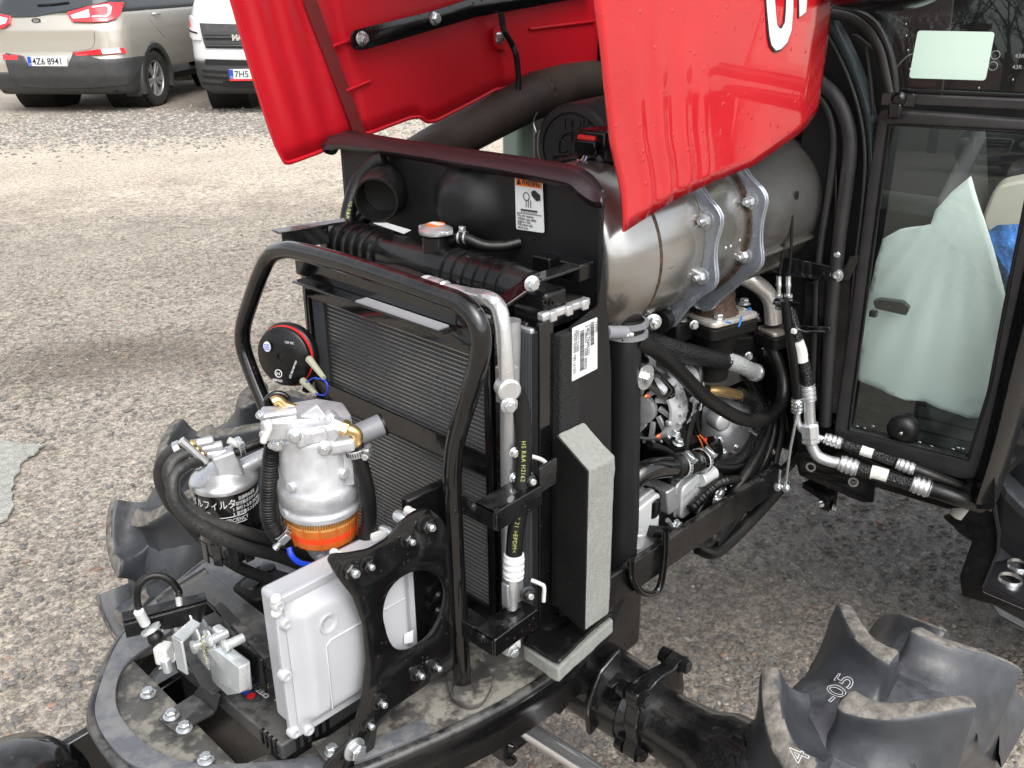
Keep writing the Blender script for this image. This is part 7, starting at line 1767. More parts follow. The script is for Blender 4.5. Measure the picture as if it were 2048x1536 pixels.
    # white sticker plate under the window
    q = outline(pcs([(1825, 936), (1852, 925), (1902, 936), (1893, 962), (1890, 962), (1828, 944)], -.03), .002); sheet('white_plate', q, CN, .001, 'paper', T)
    text('plate_mark', 'Cool', PC(1877, 953, -.027), CS, Z_, .008, 'black_print', T)
    # right hand corner pillar, smooth and dark
    pr_ = MB(); 
    edge0 = [(2110, 300), (2052, 520), (2012, 700), (1972, 880), (1940, 985)]; edge1 = [(2300, 300), (2160, 520), (2085, 720), (2045, 850), (1996, 1000)]
    A_, B_ = spline(pcs(edge0, .03), 4), spline(pcs(edge1, -.02), 4); n = len(A_)
    mid1 = [p.lerp(q, .3)+CN*.035 for p, q in zip(A_, B_)]; mid2 = [p.lerp(q, .7)+CN*.03 for p, q in zip(A_, B_)]; bk = [q-CN*.08 for q in B_]; ba = [p-CN*.05 for p in A_]
    pr_.add(ba+A_+mid1+mid2+B_+bk, [(j*n+i, j*n+i+1, (j+1)*n+i+1, (j+1)*n+i) for j in range(5) for i in range(n-1)]+[tuple(j*n+n-1 for j in range(6))]); mk('corner_pillar', pr_, 'black_plastic', T, 60)
    pn = [(1880, 990), (1935, 905+60), (1960, 945), (1990, 930), (1990, 1003), (1905, 1003)]
    k = MB(); k.prism(outline(pcs([(1925, 960), (1965, 945), (1992, 880), (1995, 1000), (1985, 1004), (1900, 1000), (1898, 985)], .0), .004), CN*.03); mk('pillar_foot', k, 'black_plastic', T, bevel=.004)
    # drain tube
    q0, q1 = PC(1938, 998, -.01), PC(1912, 1030, -.01); k = MB(); k.lathe(q0, q1-q0, [(.011, 0), (.012, (q1-q0).length), (.0095, (q1-q0).length), (.0095, .002)], 20, cap=False); mk('drain_tube', k, 'clear_tube', T)
    # mirror shell at the top edge
    k = MB(); k.sphere(PC(1765, -22, .12), .085, 24, (1, 1, .35)); mk('mirror_housing', k, 'black_plastic', T, 60)
    # cab body behind the glass: floor, roof, rear and far posts
    f = MB(); f.prism([PC(1690, 900, -.02), PC(1990, 960, -.02), V((2.6, .42, .74)), V((2.9, 1.5, .74)), V((1.62, 1.4, .74))], Z_*.01); 
    f = MB(); f.bb((1.62, .44, .70), (2.9, 1.56, .72)); mk('cab_floor', f, 'black_matte', T)
    f = MB(); f.bb((1.80, .34, 2.18), (2.95, 1.66, 2.26)); mk('cab_roof', f, 'black_paint', T, bevel=.04)
    for p in ((2.85, .46), (2.85, 1.54), (1.66, 1.50)): k = MB(); k.bb((p[0]-.03, p[1]-.03, .7), (p[0]+.03, p[1]+.03, 2.2)); mk('cab_post', k, 'black_plastic', T, bevel=.01)
    f = MB(); f.bb((2.80, .46, .7), (2.84, 1.54, 1.05)); mk('rear_wall', f, 'black_matte', T)
    f = MB(); f.bb((1.70, 1.50, .7), (2.8, 1.53, .95)); mk('far_door', f, 'black_matte', T)
    # grooved step mat inside, shows below the foam sheet
    f = MB(); q = [PC(1690, 720, -.16), PC(1960, 800, -.16), PC(1945, 925, -.16), PC(1685, 870, -.16)]; f.prism(q, -CN*.01); mt = mk('kick_panel', f, 'kick_trim', T)
    for y_ in (775, 800, 826, 850):
        k = MB(); k.tube([PC(1698, y_, -.155), PC(1955, y_+62, -.155)], .0018, 5, smooth=False); mk('groove', k, 'grille_dark', mt)
    # black lever seen through the pane
    k = MB(); k.prism(outline(pcs([(1745, 603), (1758, 600), (1805, 606), (1818, 618), (1812, 632), (1750, 618)], -.05), .003), -CN*.02); mk('window_lever', k, 'black_plastic', T, bevel=.003)
    k = MB(); k.box(PC(1747, 627, -.05), (.012, .012, .012)); mk('lever_stop', k, 'black_plastic', T, bevel=.002)
    # dash slope and steering column seen in the window
    f = MB(); f.prism([V((1.66, .60, .74)), V((1.66, .60, 1.18)), V((1.85, .62, 1.30)), V((2.0, .62, 1.05)), V((1.9, .62, .74))], Y_*.7); mk('dashboard', f, 'grey_trim', T, bevel=.02)
    k = MB(); k.lathe(V((2.05, 1.0, 1.38)), (-.5, 0, 1), [(.17, 0), (.182, .012), (.19, 0), (.182, -.012), (.17, 0)], 32, cap=False); mk('steering_wheel', k, 'black_plastic', T)
    k = MB(); k.prism(pcs([(1786, -80), (1915, -80), (1880, 205), (1792, 195)], -.16), -CN*.02); mk('dark_backing', k, 'shroud_lip', T)  # added dark panel behind the upper pane, darkens its left part
    k = MB(); k.bb((1.66, 1.515, .95), (2.85, 1.521, 2.15)); mk('far_window', k, 'tinted_glass', T, 0)  # far pane, tinted dark to darken what shows through the upper window
    k = MB(); k.bb((2.815, .46, 1.05), (2.821, 1.5, 2.15)); mk('rear_window', k, 'tinted_glass', T, 0)  # rear pane with the same added dark tint
    k = MB(); k.prism(outline([V((2.35, .70, 1.0)), V((2.72, .70, 1.0)), V((2.80, .70, 1.55)), V((2.68, .70, 1.58)), V((2.58, .70, 1.15)), V((2.35, .70, 1.14))], .04), Y_*.5); mk('seat', k, 'black_matte', T, bevel=.03)
    k = MB(); k.bb((2.4, .80, .72), (2.7, 1.15, 1.0)); mk('seat_base', k, 'black_matte', T)
mat('sticker_green', (.52, .68, .59), .5); mat('kick_trim', (.06, .068, .066), .5); mat('grey_trim', (.012, .013, .013), .5, var=.1, bump=.1); mat('clear_tube', (.55, .55, .5), .2, trans=.5)
cab()

def foam_sheet():
    rel = -.10
    px = [(1715, 760), (1722, 640), (1765, 478), (1800, 458), (1862, 448), (1872, 420), (1905, 382), (1942, 352), (1962, 420), (1988, 500), (2014, 600), (1996, 700), (1962, 838), (1935, 838), (1880, 818), (1850, 803), (1812, 800), (1780, 788), (1745, 772)]
    P = pcs(px, rel); O_ = P[0]; n = CN; x, y, a = basis(n)
    bm = bmesh.new(); vs = [bm.verts.new(((p-O_).dot(x), (p-O_).dot(y), 0)) for p in P]; f = bm.faces.new(vs); bmesh.ops.triangulate(bm, faces=[f])
    for _ in range(5):
        es = [e for e in bm.edges if e.calc_length() > .016]
        if not es: break
        bmesh.ops.subdivide_edges(bm, edges=es, cuts=1); bmesh.ops.triangulate(bm, faces=[f for f in bm.faces if len(f.verts) > 3])
    apex = pcs([(1940, 330)], rel)[0]
    for v in bm.verts:
        p = O_+x*v.co.x+y*v.co.y; q = p-apex; an = atan2(q.dot(CS), -q.z); r = q.length
        d = .0032*sin(an*38)*min(1, r*4)*max(0, 1-max(0, r-.28)*4)+.010*noise.noise(p*7)
        v.co = p+n*d
    me = bpy.data.meshes.new('foam_sheet'); bm.to_mesh(me); bm.free()
    o = mk('foam_sheet', me, 'foam_sheet', None, 60, solid=.004)
    tag(o, 'pale mint green sheet of packing foam draped behind the lower cab window', 'packing foam')
foam_sheet()
def seat_cover():
    P0 = [(1968, 470), (1995, 450), (2048, 446), (2100, 450), (2110, 720), (2050, 690), (2016, 600), (1985, 520)]
    P = pcs(P0, -.30); c = sum(P, V())/len(P); mb = MB()
    def fn(a, b):
        t = a*2*pi; k = b
        e = spline(P, 1, True); i = int(a*len(P)) % len(P); f = a*len(P)-int(a*len(P)); p = P[i].lerp(P[(i+1) % len(P)], f)
        q = c.lerp(p, k); return q+CN*(.05*(1-k*k)+.018*noise.noise(q*24))
    mb.grid(fn, 64, 16); o = mk('plastic_cover', mb, 'blue_plastic', None, 60); tag(o, 'crumpled blue plastic cover beside the foam sheet inside the cab', 'plastic cover')
    q = MB(); q.prism(outline(pcs([(1990, 372), (2100, 350), (2110, 460), (1975, 470), (1962, 440)], -.34), .02), -CN*.08); mk('seat_side', q, 'seat_beige', T, bevel=.02)
seat_cover()

# ------------------------------------------------------------------ air conditioning lines under the cab
def ac_lines():
    P = PC
    tube('pressure_hose', [P(1578, 620, .09), P(1588, 655, .09), P(1602, 705, .08), P(1612, 745, .075), P(1616, 772, .07)], .0105, 'braid_hose', n=16)
    tube('shrink_label', [P(1593, 680, .088), P(1600, 700, .082), P(1604, 722, .08)], .0112, 'tape_white', n=16)
    ferrule(P(1615, 768, .07), P(1618, 802, .07), .0125, 'alu_bright'); 
    tube('alu_pipe', [P(1618, 800, .07), P(1619, 830, .07), P(1621, 856, .07)], .0098, 'alu_bright', n=16)
    q0, q1 = P(1619, 846, .07), P(1621, 876, .07); k = MB(); k.lathe(q0, q1-q0, [(.013, 0), (.0165, .003), (.0165, (q1-q0).length-.003), (.013, (q1-q0).length)], 6); mk('union_nut', k, 'alu_bright', T)
    k = MB(); k.lathe(q1, q1-q0, [(.017, 0), (.017, .006), (.012, .010)], 6); mk('union_nut', k, 'alu_bright', T)
    tube('alu_pipe', [P(1621, 876, .07), P(1624, 893, .07), P(1636, 912, .068), P(1658, 922, .066), P(1684, 927, .064)], .0098, 'alu_bright', n=16)
    ferrule(P(1678, 925, .064), P(1716, 938, .062), .0145, 'alu_bright')
    tube('pressure_hose', [P(1712, 936, .062), P(1745, 946, .06), P(1780, 956, .058), P(1830, 971, .055)], .0118, 'braid_hose', n=16)
    tube('shrink_label', [P(1742, 944, .060), P(1758, 948, .059), P(1775, 953, .058)], .0126, 'tape_white', n=16)
    ferrule(P(1822, 966, .056), P(1862, 980, .054), .0150, 'alu_bright')
    tube('rubber_hose', [P(1858, 978, .054), P(1890, 988, .052), P(1925, 1000, .04), P(1960, 1010, .0)], .0135, 'rubber', n=16)
    # thinner line above
    tube('alu_pipe', [P(1594, 812, .075), P(1595, 840, .075), P(1602, 858, .074), P(1618, 868, .07), P(1645, 878, .065)], .0058, 'alu_bright', n=12)
    ferrule(P(1594, 795, .078), P(1594, 824, .076), .0100, 'zinc')
    tube('pressure_hose', [P(1570, 600, .11), P(1578, 660, .10), P(1588, 730, .09), P(1594, 798, .078)], .0078, 'rubber', n=12)
    ferrule(P(1648, 876, .05), P(1684, 888, .05), .0105, 'alu_bright')
    tube('pressure_hose', [P(1680, 886, .05), P(1740, 906, .05), P(1790, 924, .05)], .0085, 'braid_hose', n=14)
    tube('shrink_label', [P(1722, 900, .05), P(1733, 904, .05), P(1746, 908, .05)], .0090, 'tape_white', n=14)
    ferrule(P(1792, 926, .05), P(1830, 940, .05), .0105, 'alu_bright')
    tube('rubber_hose', [P(1828, 938, .05), P(1860, 950, .045), P(1920, 972, .02)], .0092, 'rubber', n=14)
    # throttle cables with zinc fittings
    for x0_, x1_, rl in ((1572, 1558, .09), (1588, 1577, .085)):
        tube('control_cable', [P(x0_-4, 430, rl), P(x0_-6, 500, rl), P(x1_, 556, rl)], .0026, 'rubber', n=8)
        a, b = P(x1_, 552, rl), P(x1_, 595, rl); k = MB(); L_ = (b-a).length; k.lathe(a, b-a, [(.0042, 0), (.0042, L_*.35), (.005, L_*.4), (.0035, L_*.6), (.0035, L_)], 14); cf = mk('cable_fitting', k, 'zinc', T)
        for y_ in (588, 598, 612): q = P(x1_, y_, rl); k = MB(); k.hexh(q, -Z_, .0075, .0055); mk('lock_nut', k, 'zinc', cf)
    k = MB(); k.prism(outline([P(1548, 598, .10), P(1600, 604, .10), P(1586, 612, .07), P(1545, 606, .07)], .003), -Z_*.003); mk('cable_bracket', k, 'black_paint', T)
    tube('thin_rod', [P(1598, 810, .09), P(1580, 900, .09), P(1570, 975, .09)], .0028, 'zinc', n=8, smooth=False); tube('thin_rod', [P(1560, 940, .095), P(1556, 978, .095)], .0025, 'zinc', n=8, smooth=False)
    for p in ((1572, 976), (1556, 974)): bolt(P(*p, .095), CN, .006, 'zinc', T)
    tube('zip_tie', [P(1588, 640, .105), P(1600, 660, .105), P(1650, 662, .10)], .0018, 'black_gloss', n=6); k = MB(); k.box(P(1588, 662, .107), (.008, .008, .008)); mk('tie_head', k, 'white_print', T, bevel=.001); 
    # bracket plate with two holes, end of the frame
    o = outline(pcs([(1590, 905), (1620, 900), (1745, 952), (1752, 965), (1748, 1002), (1725, 1002), (1600, 948)], .03), .004)
    hl = [circle(P(x, y, .03), CS, Z_, .006, 18) for x, y in ((1622, 934), (1707, 964))]
    br = sheet('end_bracket', o, CN, .006, 'black_paint', T, hl, bev=.001)
    for x, y in ((1622, 934), (1707, 964)): k = MB(); k.lathe(P(x, y, .036), CN, [(.009, 0), (.009, .0015), (.006, .0015), (.006, 0)], 20, cap=False); mk('hole_ring', k, 'alu_bright', br)
    # clevis below
    k = MB(); k.prism([B(x, y, 'z', .63) for x, y in ((1605, 965), (1625, 955), (1672, 985), (1655, 998))], -Z_*.012); ck = mk('clevis_arm', k, 'black_paint', T, bevel=.001)
    for dx in (0, 12): k = MB(); a, b = B(1648+dx, 985, 'z', .62), B(1655+dx, 1015, 'z', .60); k.box((a+b)/2, (.003, .02, .045)); mk('clevis_cheek', k, 'black_paint', ck, bevel=.001)
    bolt(B(1666, 1015, 'z', .60), (.2, -1, 0), .006, 'zinc', T); bolt(B(1642, 1008, 'z', .60), (-.6, -.8, 0), .005, 'zinc', T)
mat('tape_white', (.60, .60, .56), .5, var=.15, vscale=150, bump=.3)
ac_lines()

# ------------------------------------------------------------------ step, rear fender and rear wheel at the right edge
def step():
    zs = .38
    o = outline([B(x, y, 'z', zs) for x, y in ((1968, 1163), (2130, 1250), (2200, 1080), (2060, 1010), (2046, 1030))], .006)
    holes = [circle(B(x, y, 'z', zs), X_, Y_, .022, 24) for x, y in ((2020, 1160), (2036, 1132), (2054, 1105), (2080, 1180), (2095, 1145))]
    s = sheet('step_plate', o, -Z_, .004, 'step_metal', T, holes, bev=.001)
    for h in holes: 
        c = sum(h, V())/len(h); k = MB(); k.lathe(c, Z_, [(.024, 0), (.022, .006), (.0205, .006), (.0205, -.002)], 28, cap=False); mk('step_tread_ring', k, 'zinc', s)
    a, b = B(1968, 1165, 'z', zs), B(2130, 1252, 'z', zs); k = MB(); k.prism([a, b, b-Z_*.035, a-Z_*.035], (b-a).cross(Z_).normalized()*.004); mk('step_lip', k, 'step_metal', s)
    # hanging bracket from the cab to the step
    y_ = .50
    k = MB(); xs_ = [(1885, 1030), (1990, 1000), (2000, 1060), (1998, 1095), (1972, 1165), (1965, 1180), (2048, 1215), (2048, 1222), (1925, 1190), (1920, 1150), (1945, 1080), (1925, 1060), (1900, 1045)]
    q = [BP(x, y, V((1.80, .49, .5)), CN) for x, y in xs_]; k.prism(outline(q, .006), CN*.006); mk('step_hanger', k, 'black_paint', T, bevel=.001)
    k = MB(); q = [BP(x, y, V((1.80, .49, .5)), CN) for x, y in ((1992, 1003), (2002, 1062), (2000, 1098), (1970, 1168), (1966, 1165), (1995, 1096), (1997, 1062), (1987, 1003))]; k.prism(q, CN*.018); mk('hanger_flange', k, 'step_metal', T)
    # fender / tank behind
    k = MB(); q = [BP(x, y, V((2.0, .55, .5)), CN) for x, y in ((1905, 1005), (2060, 860), (2100, 1080), (1985, 1110), (1900, 1060))]; k.prism(outline(q, .03), -CN*.3); mk('side_tank', k, 'black_plastic', T, bevel=.01)
    # rear wheel
    C = V((2.52, .36, .60)); R0 = .56
    w = MB(); w.lathe(C, Y_, [(.32, -.15), (.42, -.175), (.52, -.16), (R0, -.13), (R0+.005, 0), (R0, .13), (.52, .16), (.42, .175), (.32, .15)], 64, cap=False); rw = mk('rear_wheel', w, 'tyre', T, 60)
    w = MB(); w.lathe(C, Y_, [(.33, -.15), (.30, -.14), (.28, -.05), (0, -.05)], 40, cap=False); mk('rim', w, 'red_paint', rw)
    lm = None
    for i in range(18):
        for sd in (-1, 1):
            an = 2*pi*(i+(.5 if sd > 0 else 0))/18
            if lm is None or True:
                pass
            P0 = lambda a_, y, r: C+V((r*cos(a_), y, r*sin(a_)))
            pts = [(0, .01), (-.05, .06), (-.12, .12), (-.17, .165)]
            k = MB(); vs = []
            for da, yy in pts:
                for r_, hw in ((R0-.01, .045), (R0+.05, .028)):
                    for sg in (-1, 1): vs.append(P0(an+da+sg*hw*.6, sd*yy, r_-.03*(yy > .14)))
            fs = []
            for j in range(3):
                o_ = j*4; fs += [(o_, o_+4, o_+6, o_+2), (o_+2, o_+6, o_+7, o_+3), (o_+3, o_+7, o_+5, o_+1)]
            fs += [(0, 2, 3, 1), (12, 13, 15, 14)]; k.add(vs, fs); mk('lug', k, 'tyre', rw, 30)
mat('step_metal', (.018, .018, .020), .3, bump=.15, bscale=60, drops=120, coat=.4)
step()

# ------------------------------------------------------------------ latch assembly on the tray
def latch():
    zt = .80
    # vertical black bracket: bar from left end to the corner, then along the tray
    pts = [B(247, 1247, 'z', zt), B(417, 1202, 'z', zt), B(528, 1318, 'z', zt), B(505, 1335, 'z', zt-.0)]
    a, b, c = pts[0], pts[1], pts[2]
    k = MB(); n_ = (b-a).cross(Z_).normalized(); k.prism([a, b, b-Z_*.028, a-Z_*.020], n_*.004); br = mk('latch_bracket', k, 'black_paint', T, bevel=.001)
    n2 = (c-b).cross(Z_).normalized(); k = MB(); k.prism([b, c, c-Z_*.05, b-Z_*.03], n2*.004); mk('bracket_web', k, 'black_paint', br, bevel=.001)
    k = MB(); t_ = (c-b).normalized(); k.prism([b.lerp(c, .0), b.lerp(c, .18), b.lerp(c, .18)+n2*.02, b.lerp(c, .30)+n2*.022, b.lerp(c, .34), c, c-n2*.012, b-n2*.012], -Z_*.003); mk('bracket_flange', k, 'dusty_lid', br)
    k = MB(); k.prism([a-n_*.004, a.lerp(b, .99)-n_*.004, a.lerp(b, .99)-n_*.022, a-n_*.026], -Z_*.003); mk('bracket_flange', k, 'black_paint', br)
    # zinc latch: stacked plates parallel to the web, pivots and spring
    def plate(name, off, pxs, th, m='zinc_plate', z=.78):
        O_ = b-n2*off; q = [BP(x, y, O_, n2) for x, y in pxs]; o = sheet(name, outline(q, .003), -n2, th, m, T, bev=.0008); return o
    s1 = -1 if (CAMP-b).dot(n2) > 0 else 1
    L = lambda d: b-n2*(d*s1)
    def pl(name, d, pxs, th=.003, m='zinc_plate', par=None):
        q = [BP(x, y, L(d), n2) for x, y in pxs]; return sheet(name, outline(q, .0025), n2*(-s1), th, m, par or T, bev=.0007)
    base = pl('latch', .010, [(352, 1270), (388, 1236), (402, 1232), (420, 1250), (448, 1282), (500, 1322), (505, 1378), (480, 1384), (440, 1350), (405, 1318), (376, 1300), (378, 1272), (352, 1300)], .003)
    pl('latch_plate', .018, [(400, 1262), (418, 1258), (432, 1290), (446, 1330), (448, 1362), (436, 1352), (410, 1310)], .003, par=base)
    pl('latch_plate', .030, [(435, 1290), (452, 1290), (500, 1325), (502, 1376), (476, 1380), (446, 1352)], .014, par=base)
    pl('latch_tongue', .024, [(373, 1224), (380, 1224), (398, 1262), (420, 1330), (428, 1368), (420, 1362), (402, 1320), (384, 1262)], .003, par=base)
    k = MB(); q = [B(x, y, 'z', .815) for x, y in ((342, 1272), (384, 1236), (402, 1246), (362, 1284))]; k.prism(outline(q, .003), -Z_*.004); mk('latch_top', k, 'zinc_plate', base, bevel=.001)
    k = MB(); q = [B(x, y, 'z', .815) for x, y in ((342, 1272), (362, 1284), (362, 1284), (342, 1272))]; k.prism([q[0], q[1], q[1]-Z_*.05, q[0]-Z_*.05], V((.003, 0, 0))); mk('latch_side', k, 'zinc_plate', base, bevel=.001)
    for x, y, s_ in ((392, 1293, .007), (428, 1325, .0065), (424, 1280, .006), (455, 1290, .006), (360, 1258, .006)):
        q = BP(x, y, L(.034), n2); k = MB(); k.lathe(q+n2*s1*.02, -n2*s1, [(s_, 0), (s_, .02), (s_*1.3, .021), (s_*1.3, .025), (s_*.6, .027), (0, .027)], 16); mk('rivet', k, 'zinc_plate', base)
    k = MB(); q = BP(410, 1275, L(.026), n2); pts = [q+V((0, 0, -i*.0009))+V((cos(i*.7)*.006, sin(i*.7)*.006, 0)) for i in range(45)]; k.tube(pts, .0007, 5, smooth=False); mk('coil_spring', k, 'zinc_yellow', base)
    k = MB(); q = BP(440, 1268, L(.02), n2); k.box(q, (.012, .018, .02)); mk('cam', k, 'zinc_plate', base, bevel=.003)
    # pull cable with boot and clevis
    q = lambda x, y, z=.80: B(x, y, 'z', z)
    tube('pull_cable', [q(279, 1222, .82), q(274, 1200, .84), q(276, 1175, .86), q(292, 1156, .87), q(318, 1151, .87), q(342, 1162, .86), q(356, 1180, .845), q(358, 1192, .84)], .0046, 'rubber')
    k = MB(); k.cyl(q(277, 1222, .825), q(291, 1248, .80), .0065, 16); mk('cable_sleeve', k, 'white_plastic', T, bevel=.001)
    k = MB(); k.cyl(q(356, 1184, .842), q(359, 1210, .825), .0042, 12); mk('cable_sleeve', k, 'zinc_plate', T)
    k = MB(); k.lathe(q(300, 1256, .80), q(318, 1282, .782)-q(300, 1256, .80), [(.013, 0), (.013, .004), (.0095, .005), (.0095, .010), (.012, .011)], 20); mk('cable_nut', k, 'zinc_plate', T)
    k = MB(); k.sphere(q(311, 1275, .79), .0105, 16); mk('rubber_boot', k, 'rubber', T)
    k = MB(); k.cyl(q(318, 1286, .785), q(326, 1302, .776), .003, 10); mk('cable_rod', k, 'zinc_plate', T)
    k = MB(); k.box(q(328, 1306, .772), (.020, .018, .026), Matrix.Rotation(.6, 3, 'Z')); cl = mk('cable_clevis', k, 'white_plastic', T, bevel=.003)
    k = MB(); k.cyl(q(330, 1318, .77), q(336, 1340, .75), .0062, 14); mk('clevis_pin', k, 'zinc_plate', cl); k = MB(); k.prism([q(318, 1336, .752), q(350, 1318, .76), q(356, 1300, .77), q(335, 1316, .762)], -Z_*.003); mk('link_arm', k, 'zinc_plate', cl)
mat('zinc_yellow', (.55, .50, .25), .3, metal=.8)
latch()

# ------------------------------------------------------------------ receiver pipes and hoses beside the radiator
def side_lines():
    P = lambda x, y, yy=.70: B(x, y, 'y', yy)
    t0 = [P(1022, 640, .712), P(1020, 800, .712), P(1020, 1000, .712), P(1022, 1170, .712), P(1024, 1290, .712)]
    k = MB(); a, b = t0[0], t0[-1]; tube('receiver_tube', t0, .0112, 'alu_dull', n=20)
    k = MB(); k.box(P(1015, 768, .703), (.020, .02, .045)); mk('pipe_block', k, 'alu_dull', T, bevel=.002)
    k = MB(); k.lathe(P(1016, 778, .695), (-.45, -.9, 0), [(.0135, -.01), (.0135, .006), (.011, .008), (0, .008)], 24); mk('pipe_eye', k, 'alu_bright', T)
    bolt(P(1018, 810, .690), (-.45, -.9, 0), .0075, 'zinc', T)
    # upper aluminium pipe: from the hose ferrule over the top and down
    hA = [B(848, 567, 'x', .775), B(893, 580, 'x', .770), B(940, 590, 'x', .765), B(975, 597, 'y', .735), B(995, 612, 'y', .715), B(1004, 640, 'y', .705), B(1010, 700, 'y', .700), B(1014, 765, 'y', .698)]
    tube('alu_pipe', hA[1:], .0092, 'alu_bright', n=16)
    f_ = ferrule(hA[0], hA[1], .0118, 'alu_bright', n=1); tp = MB(); tp.cyl(hA[0].lerp(hA[1], .15), hA[0].lerp(hA[1], .7), .0122, 20); mk('white_tag', tp, 'white_plastic', f_)
    hz = [B(768, 318, 'x', .875), B(745, 330, 'x', .865), B(718, 360, 'x', .85), B(703, 400, 'x', .835), B(695, 440, 'x', .82), B(698, 480, 'x', .81), B(715, 512, 'x', .80), B(750, 535, 'x', .79), B(800, 548, 'x', .782), B(850, 567, 'x', .775)]
    tube('refrigerant_hose', hz, .0112, 'rubber', n=18)
    hz2 = [B(740, 425, 'x', .86), B(715, 445, 'x', .845), B(685, 470, 'x', .83), B(666, 490, 'x', .81), B(668, 520, 'x', .79), B(700, 545, 'x', .78), B(760, 560, 'x', .775), B(830, 575, 'x', .77)]
    tube('refrigerant_hose', hz2, .0115, 'rubber', n=18)
    # printed text along hoses
    def along(s, path, r, size, t0_, m='hose_print', side=None):
        Pp = spline(path, 12); cum = [0]
        for p, q in zip(Pp, Pp[1:]): cum.append(cum[-1]+(q-p).length)
        def ev(d):
            d = max(0, min(cum[-1]-1e-6, d))
            for i in range(len(cum)-1):
                if cum[i+1] >= d: f = (d-cum[i])/(cum[i+1]-cum[i]); return Pp[i].lerp(Pp[i+1], f), (Pp[i+1]-Pp[i]).normalized()
        def cv(me):
            for v in me.vertices:
                c, t = ev(t0_*cum[-1]+v.co.x); vw = (CAMP-c); vw = (vw-t*vw.dot(t)).normalized()
                if side: vw = (vw+side(t)*.0).normalized()
                s2 = vw.cross(t).normalized(); an = (v.co.y-size*.33)/r
                v.co = c+(vw*cos(an)+s2*sin(an))*(r+.0003+v.co.z)
        return text('hose_text', s, None, None, None, size, m, T, ext=.0001, curve=cv, spacing=1.15)
    along('HS R&A H2162 08.2 23 02', hz, .0112, .0075, .24); along('HS R&A H2162 08.2 23', hz, .0112, .0075, .72); along('>EPDM<', hz, .0112, .0075, .62)
    k = MB(); c_ = B(676, 470, 'x', .825); tube('cable_tie', [B(655, 478, 'x', .82), B(668, 466, 'x', .80), B(692, 466, 'x', .80), B(706, 474, 'x', .81)], .0022, 'black_gloss', n=6); k.box(B(668, 468, 'x', .797), (.008, .010, .008)); mk('tie_head', k, 'black_gloss', T, bevel=.001)
    # lower hose on the side, down to its crimp
    hb = [P(1022, 775, .70), P(1038, 800, .70), P(1046, 860, .695), P(1047, 930, .69), P(1042, 1000, .685), P(1032, 1060, .685), P(1028, 1108, .685)]
    tube('refrigerant_hose', hb, .0102, 'rubber', n=18); hb2 = [p for p in hb]
    along('HS R&A H2162', hb, .0102, .0070, .33); along('08.2 02 21 >EPDM<', hb, .0102, .0070, .66)
    ferrule(P(1028, 1106, .685), P(1027, 1155, .685), .0125, 'alu_white', n=3)
    tube('alu_pipe', [P(1027, 1155, .685), P(1026, 1175, .685), P(1024, 1215, .69)], .0068, 'alu_bright')
    k = MB(); k.box(P(1025, 1182, .692), (.028, .012, .035)); mk('pipe_block', k, 'alu_dull', T, bevel=.002)
    k = MB(); k.box(P(1022, 1275, .697), (.026, .012, .040)); mk('pipe_block', k, 'alu_bright', T, bevel=.002)
    k = MB(); k.lathe(P(1024, 1290, .690), (-.3, -.95, 0), [(.011, -.008), (.011, .002), (.008, .004)], 20); mk('pipe_eye', k, 'white_plastic', T); bolt(P(1026, 1302, .684), (-.3, -.95, 0), .0062, 'zinc', T)
    for p in ((1028, 905), (1028, 955)): bolt(P(*p, .697), (-.3, -.95, 0), .0050, 'zinc', T)
    # two C brackets
    for pts, hole in ((([(945, 1020), (985, 1022), (1060, 985), (1105, 960), (1108, 920), (1106, 975), (1100, 990), (1005, 1045), (985, 1055), (948, 1040)]), (1022, 997)),):
        pass
    def cbr(yy, a, b, h):
        pa, pb = P(*a, yy), P(*b, yy); k = MB(); k.prism(outline([pa, pb, pb-Z_*h, pa-Z_*h], .004), Y_*-.004); o = mk('c_bracket', k, 'black_gloss', T, bevel=.001)
        pc = B(a[0]-42, a[1]-16, 'x', pa.x); k = MB(); k.prism([pa, pa+Y_*.055, pa+Y_*.055-Z_*h, pa-Z_*h], X_*.004); mk('bracket_leg', k, 'black_gloss', o, bevel=.001)
        k = MB(); k.prism([pa+Z_*.0, pb+Z_*.0, pb+Y_*.03, pa+Y_*.03], Z_*-.003); mk('bracket_web', k, 'black_gloss', o); return o
    o = cbr(.672, (988, 1022), (1080, 968), .026); o2 = cbr(.672, (985, 1278), (1072, 1215), .026)
    k = MB(); k.prism(outline([P(1075, 935, .672), P(1110, 912, .672), P(1108, 965, .672), P(1076, 985, .672)], .004), -Y_*.004); mk('bracket_leg', k, 'black_gloss', o, bevel=.001)
    k = MB(); k.prism(circle(P(1021, 998, .6675), X_, Z_, .0052, 16, .0042), -Y_*.0006); mk('hole', k, 'alu_dull', o); k = MB(); k.prism(circle(P(993, 1022, .6675), X_, Z_, .004, 16), -Y_*.0006); mk('hole', k, 'grille_dark', o)
    for p in ((1060, 960), (1056, 1188)): bolt(P(*p, .68), (-.4, -.9, .2), .0075, 'black_gloss', T, 'nutblack'); k = MB(); k.lathe(P(*p, .68), (-.4, -.9, .2), [(.004, 0), (.004, .011), (.003, .012), (0, .012)], 10); mk('stud', k, 'zinc', T)
    for a, b in (((1060, 912), (1096, 935)), ((1062, 1160), (1088, 1175))):
        tube('white_clip', [P(*a, .70), P((a[0]+b[0])//2+6, a[1]+8, .69), P(*b, .685), P(b[0]-1, b[1]+28, .685)], .0028, 'white_plastic', n=8)
    # bracket carrying the guard top at the far end
    k = MB(); a, b = B(545, 462, 'x', .66), B(690, 430, 'x', .90); a = V((.66, 1.165, B(545, 462, 'x', .66).z)); 
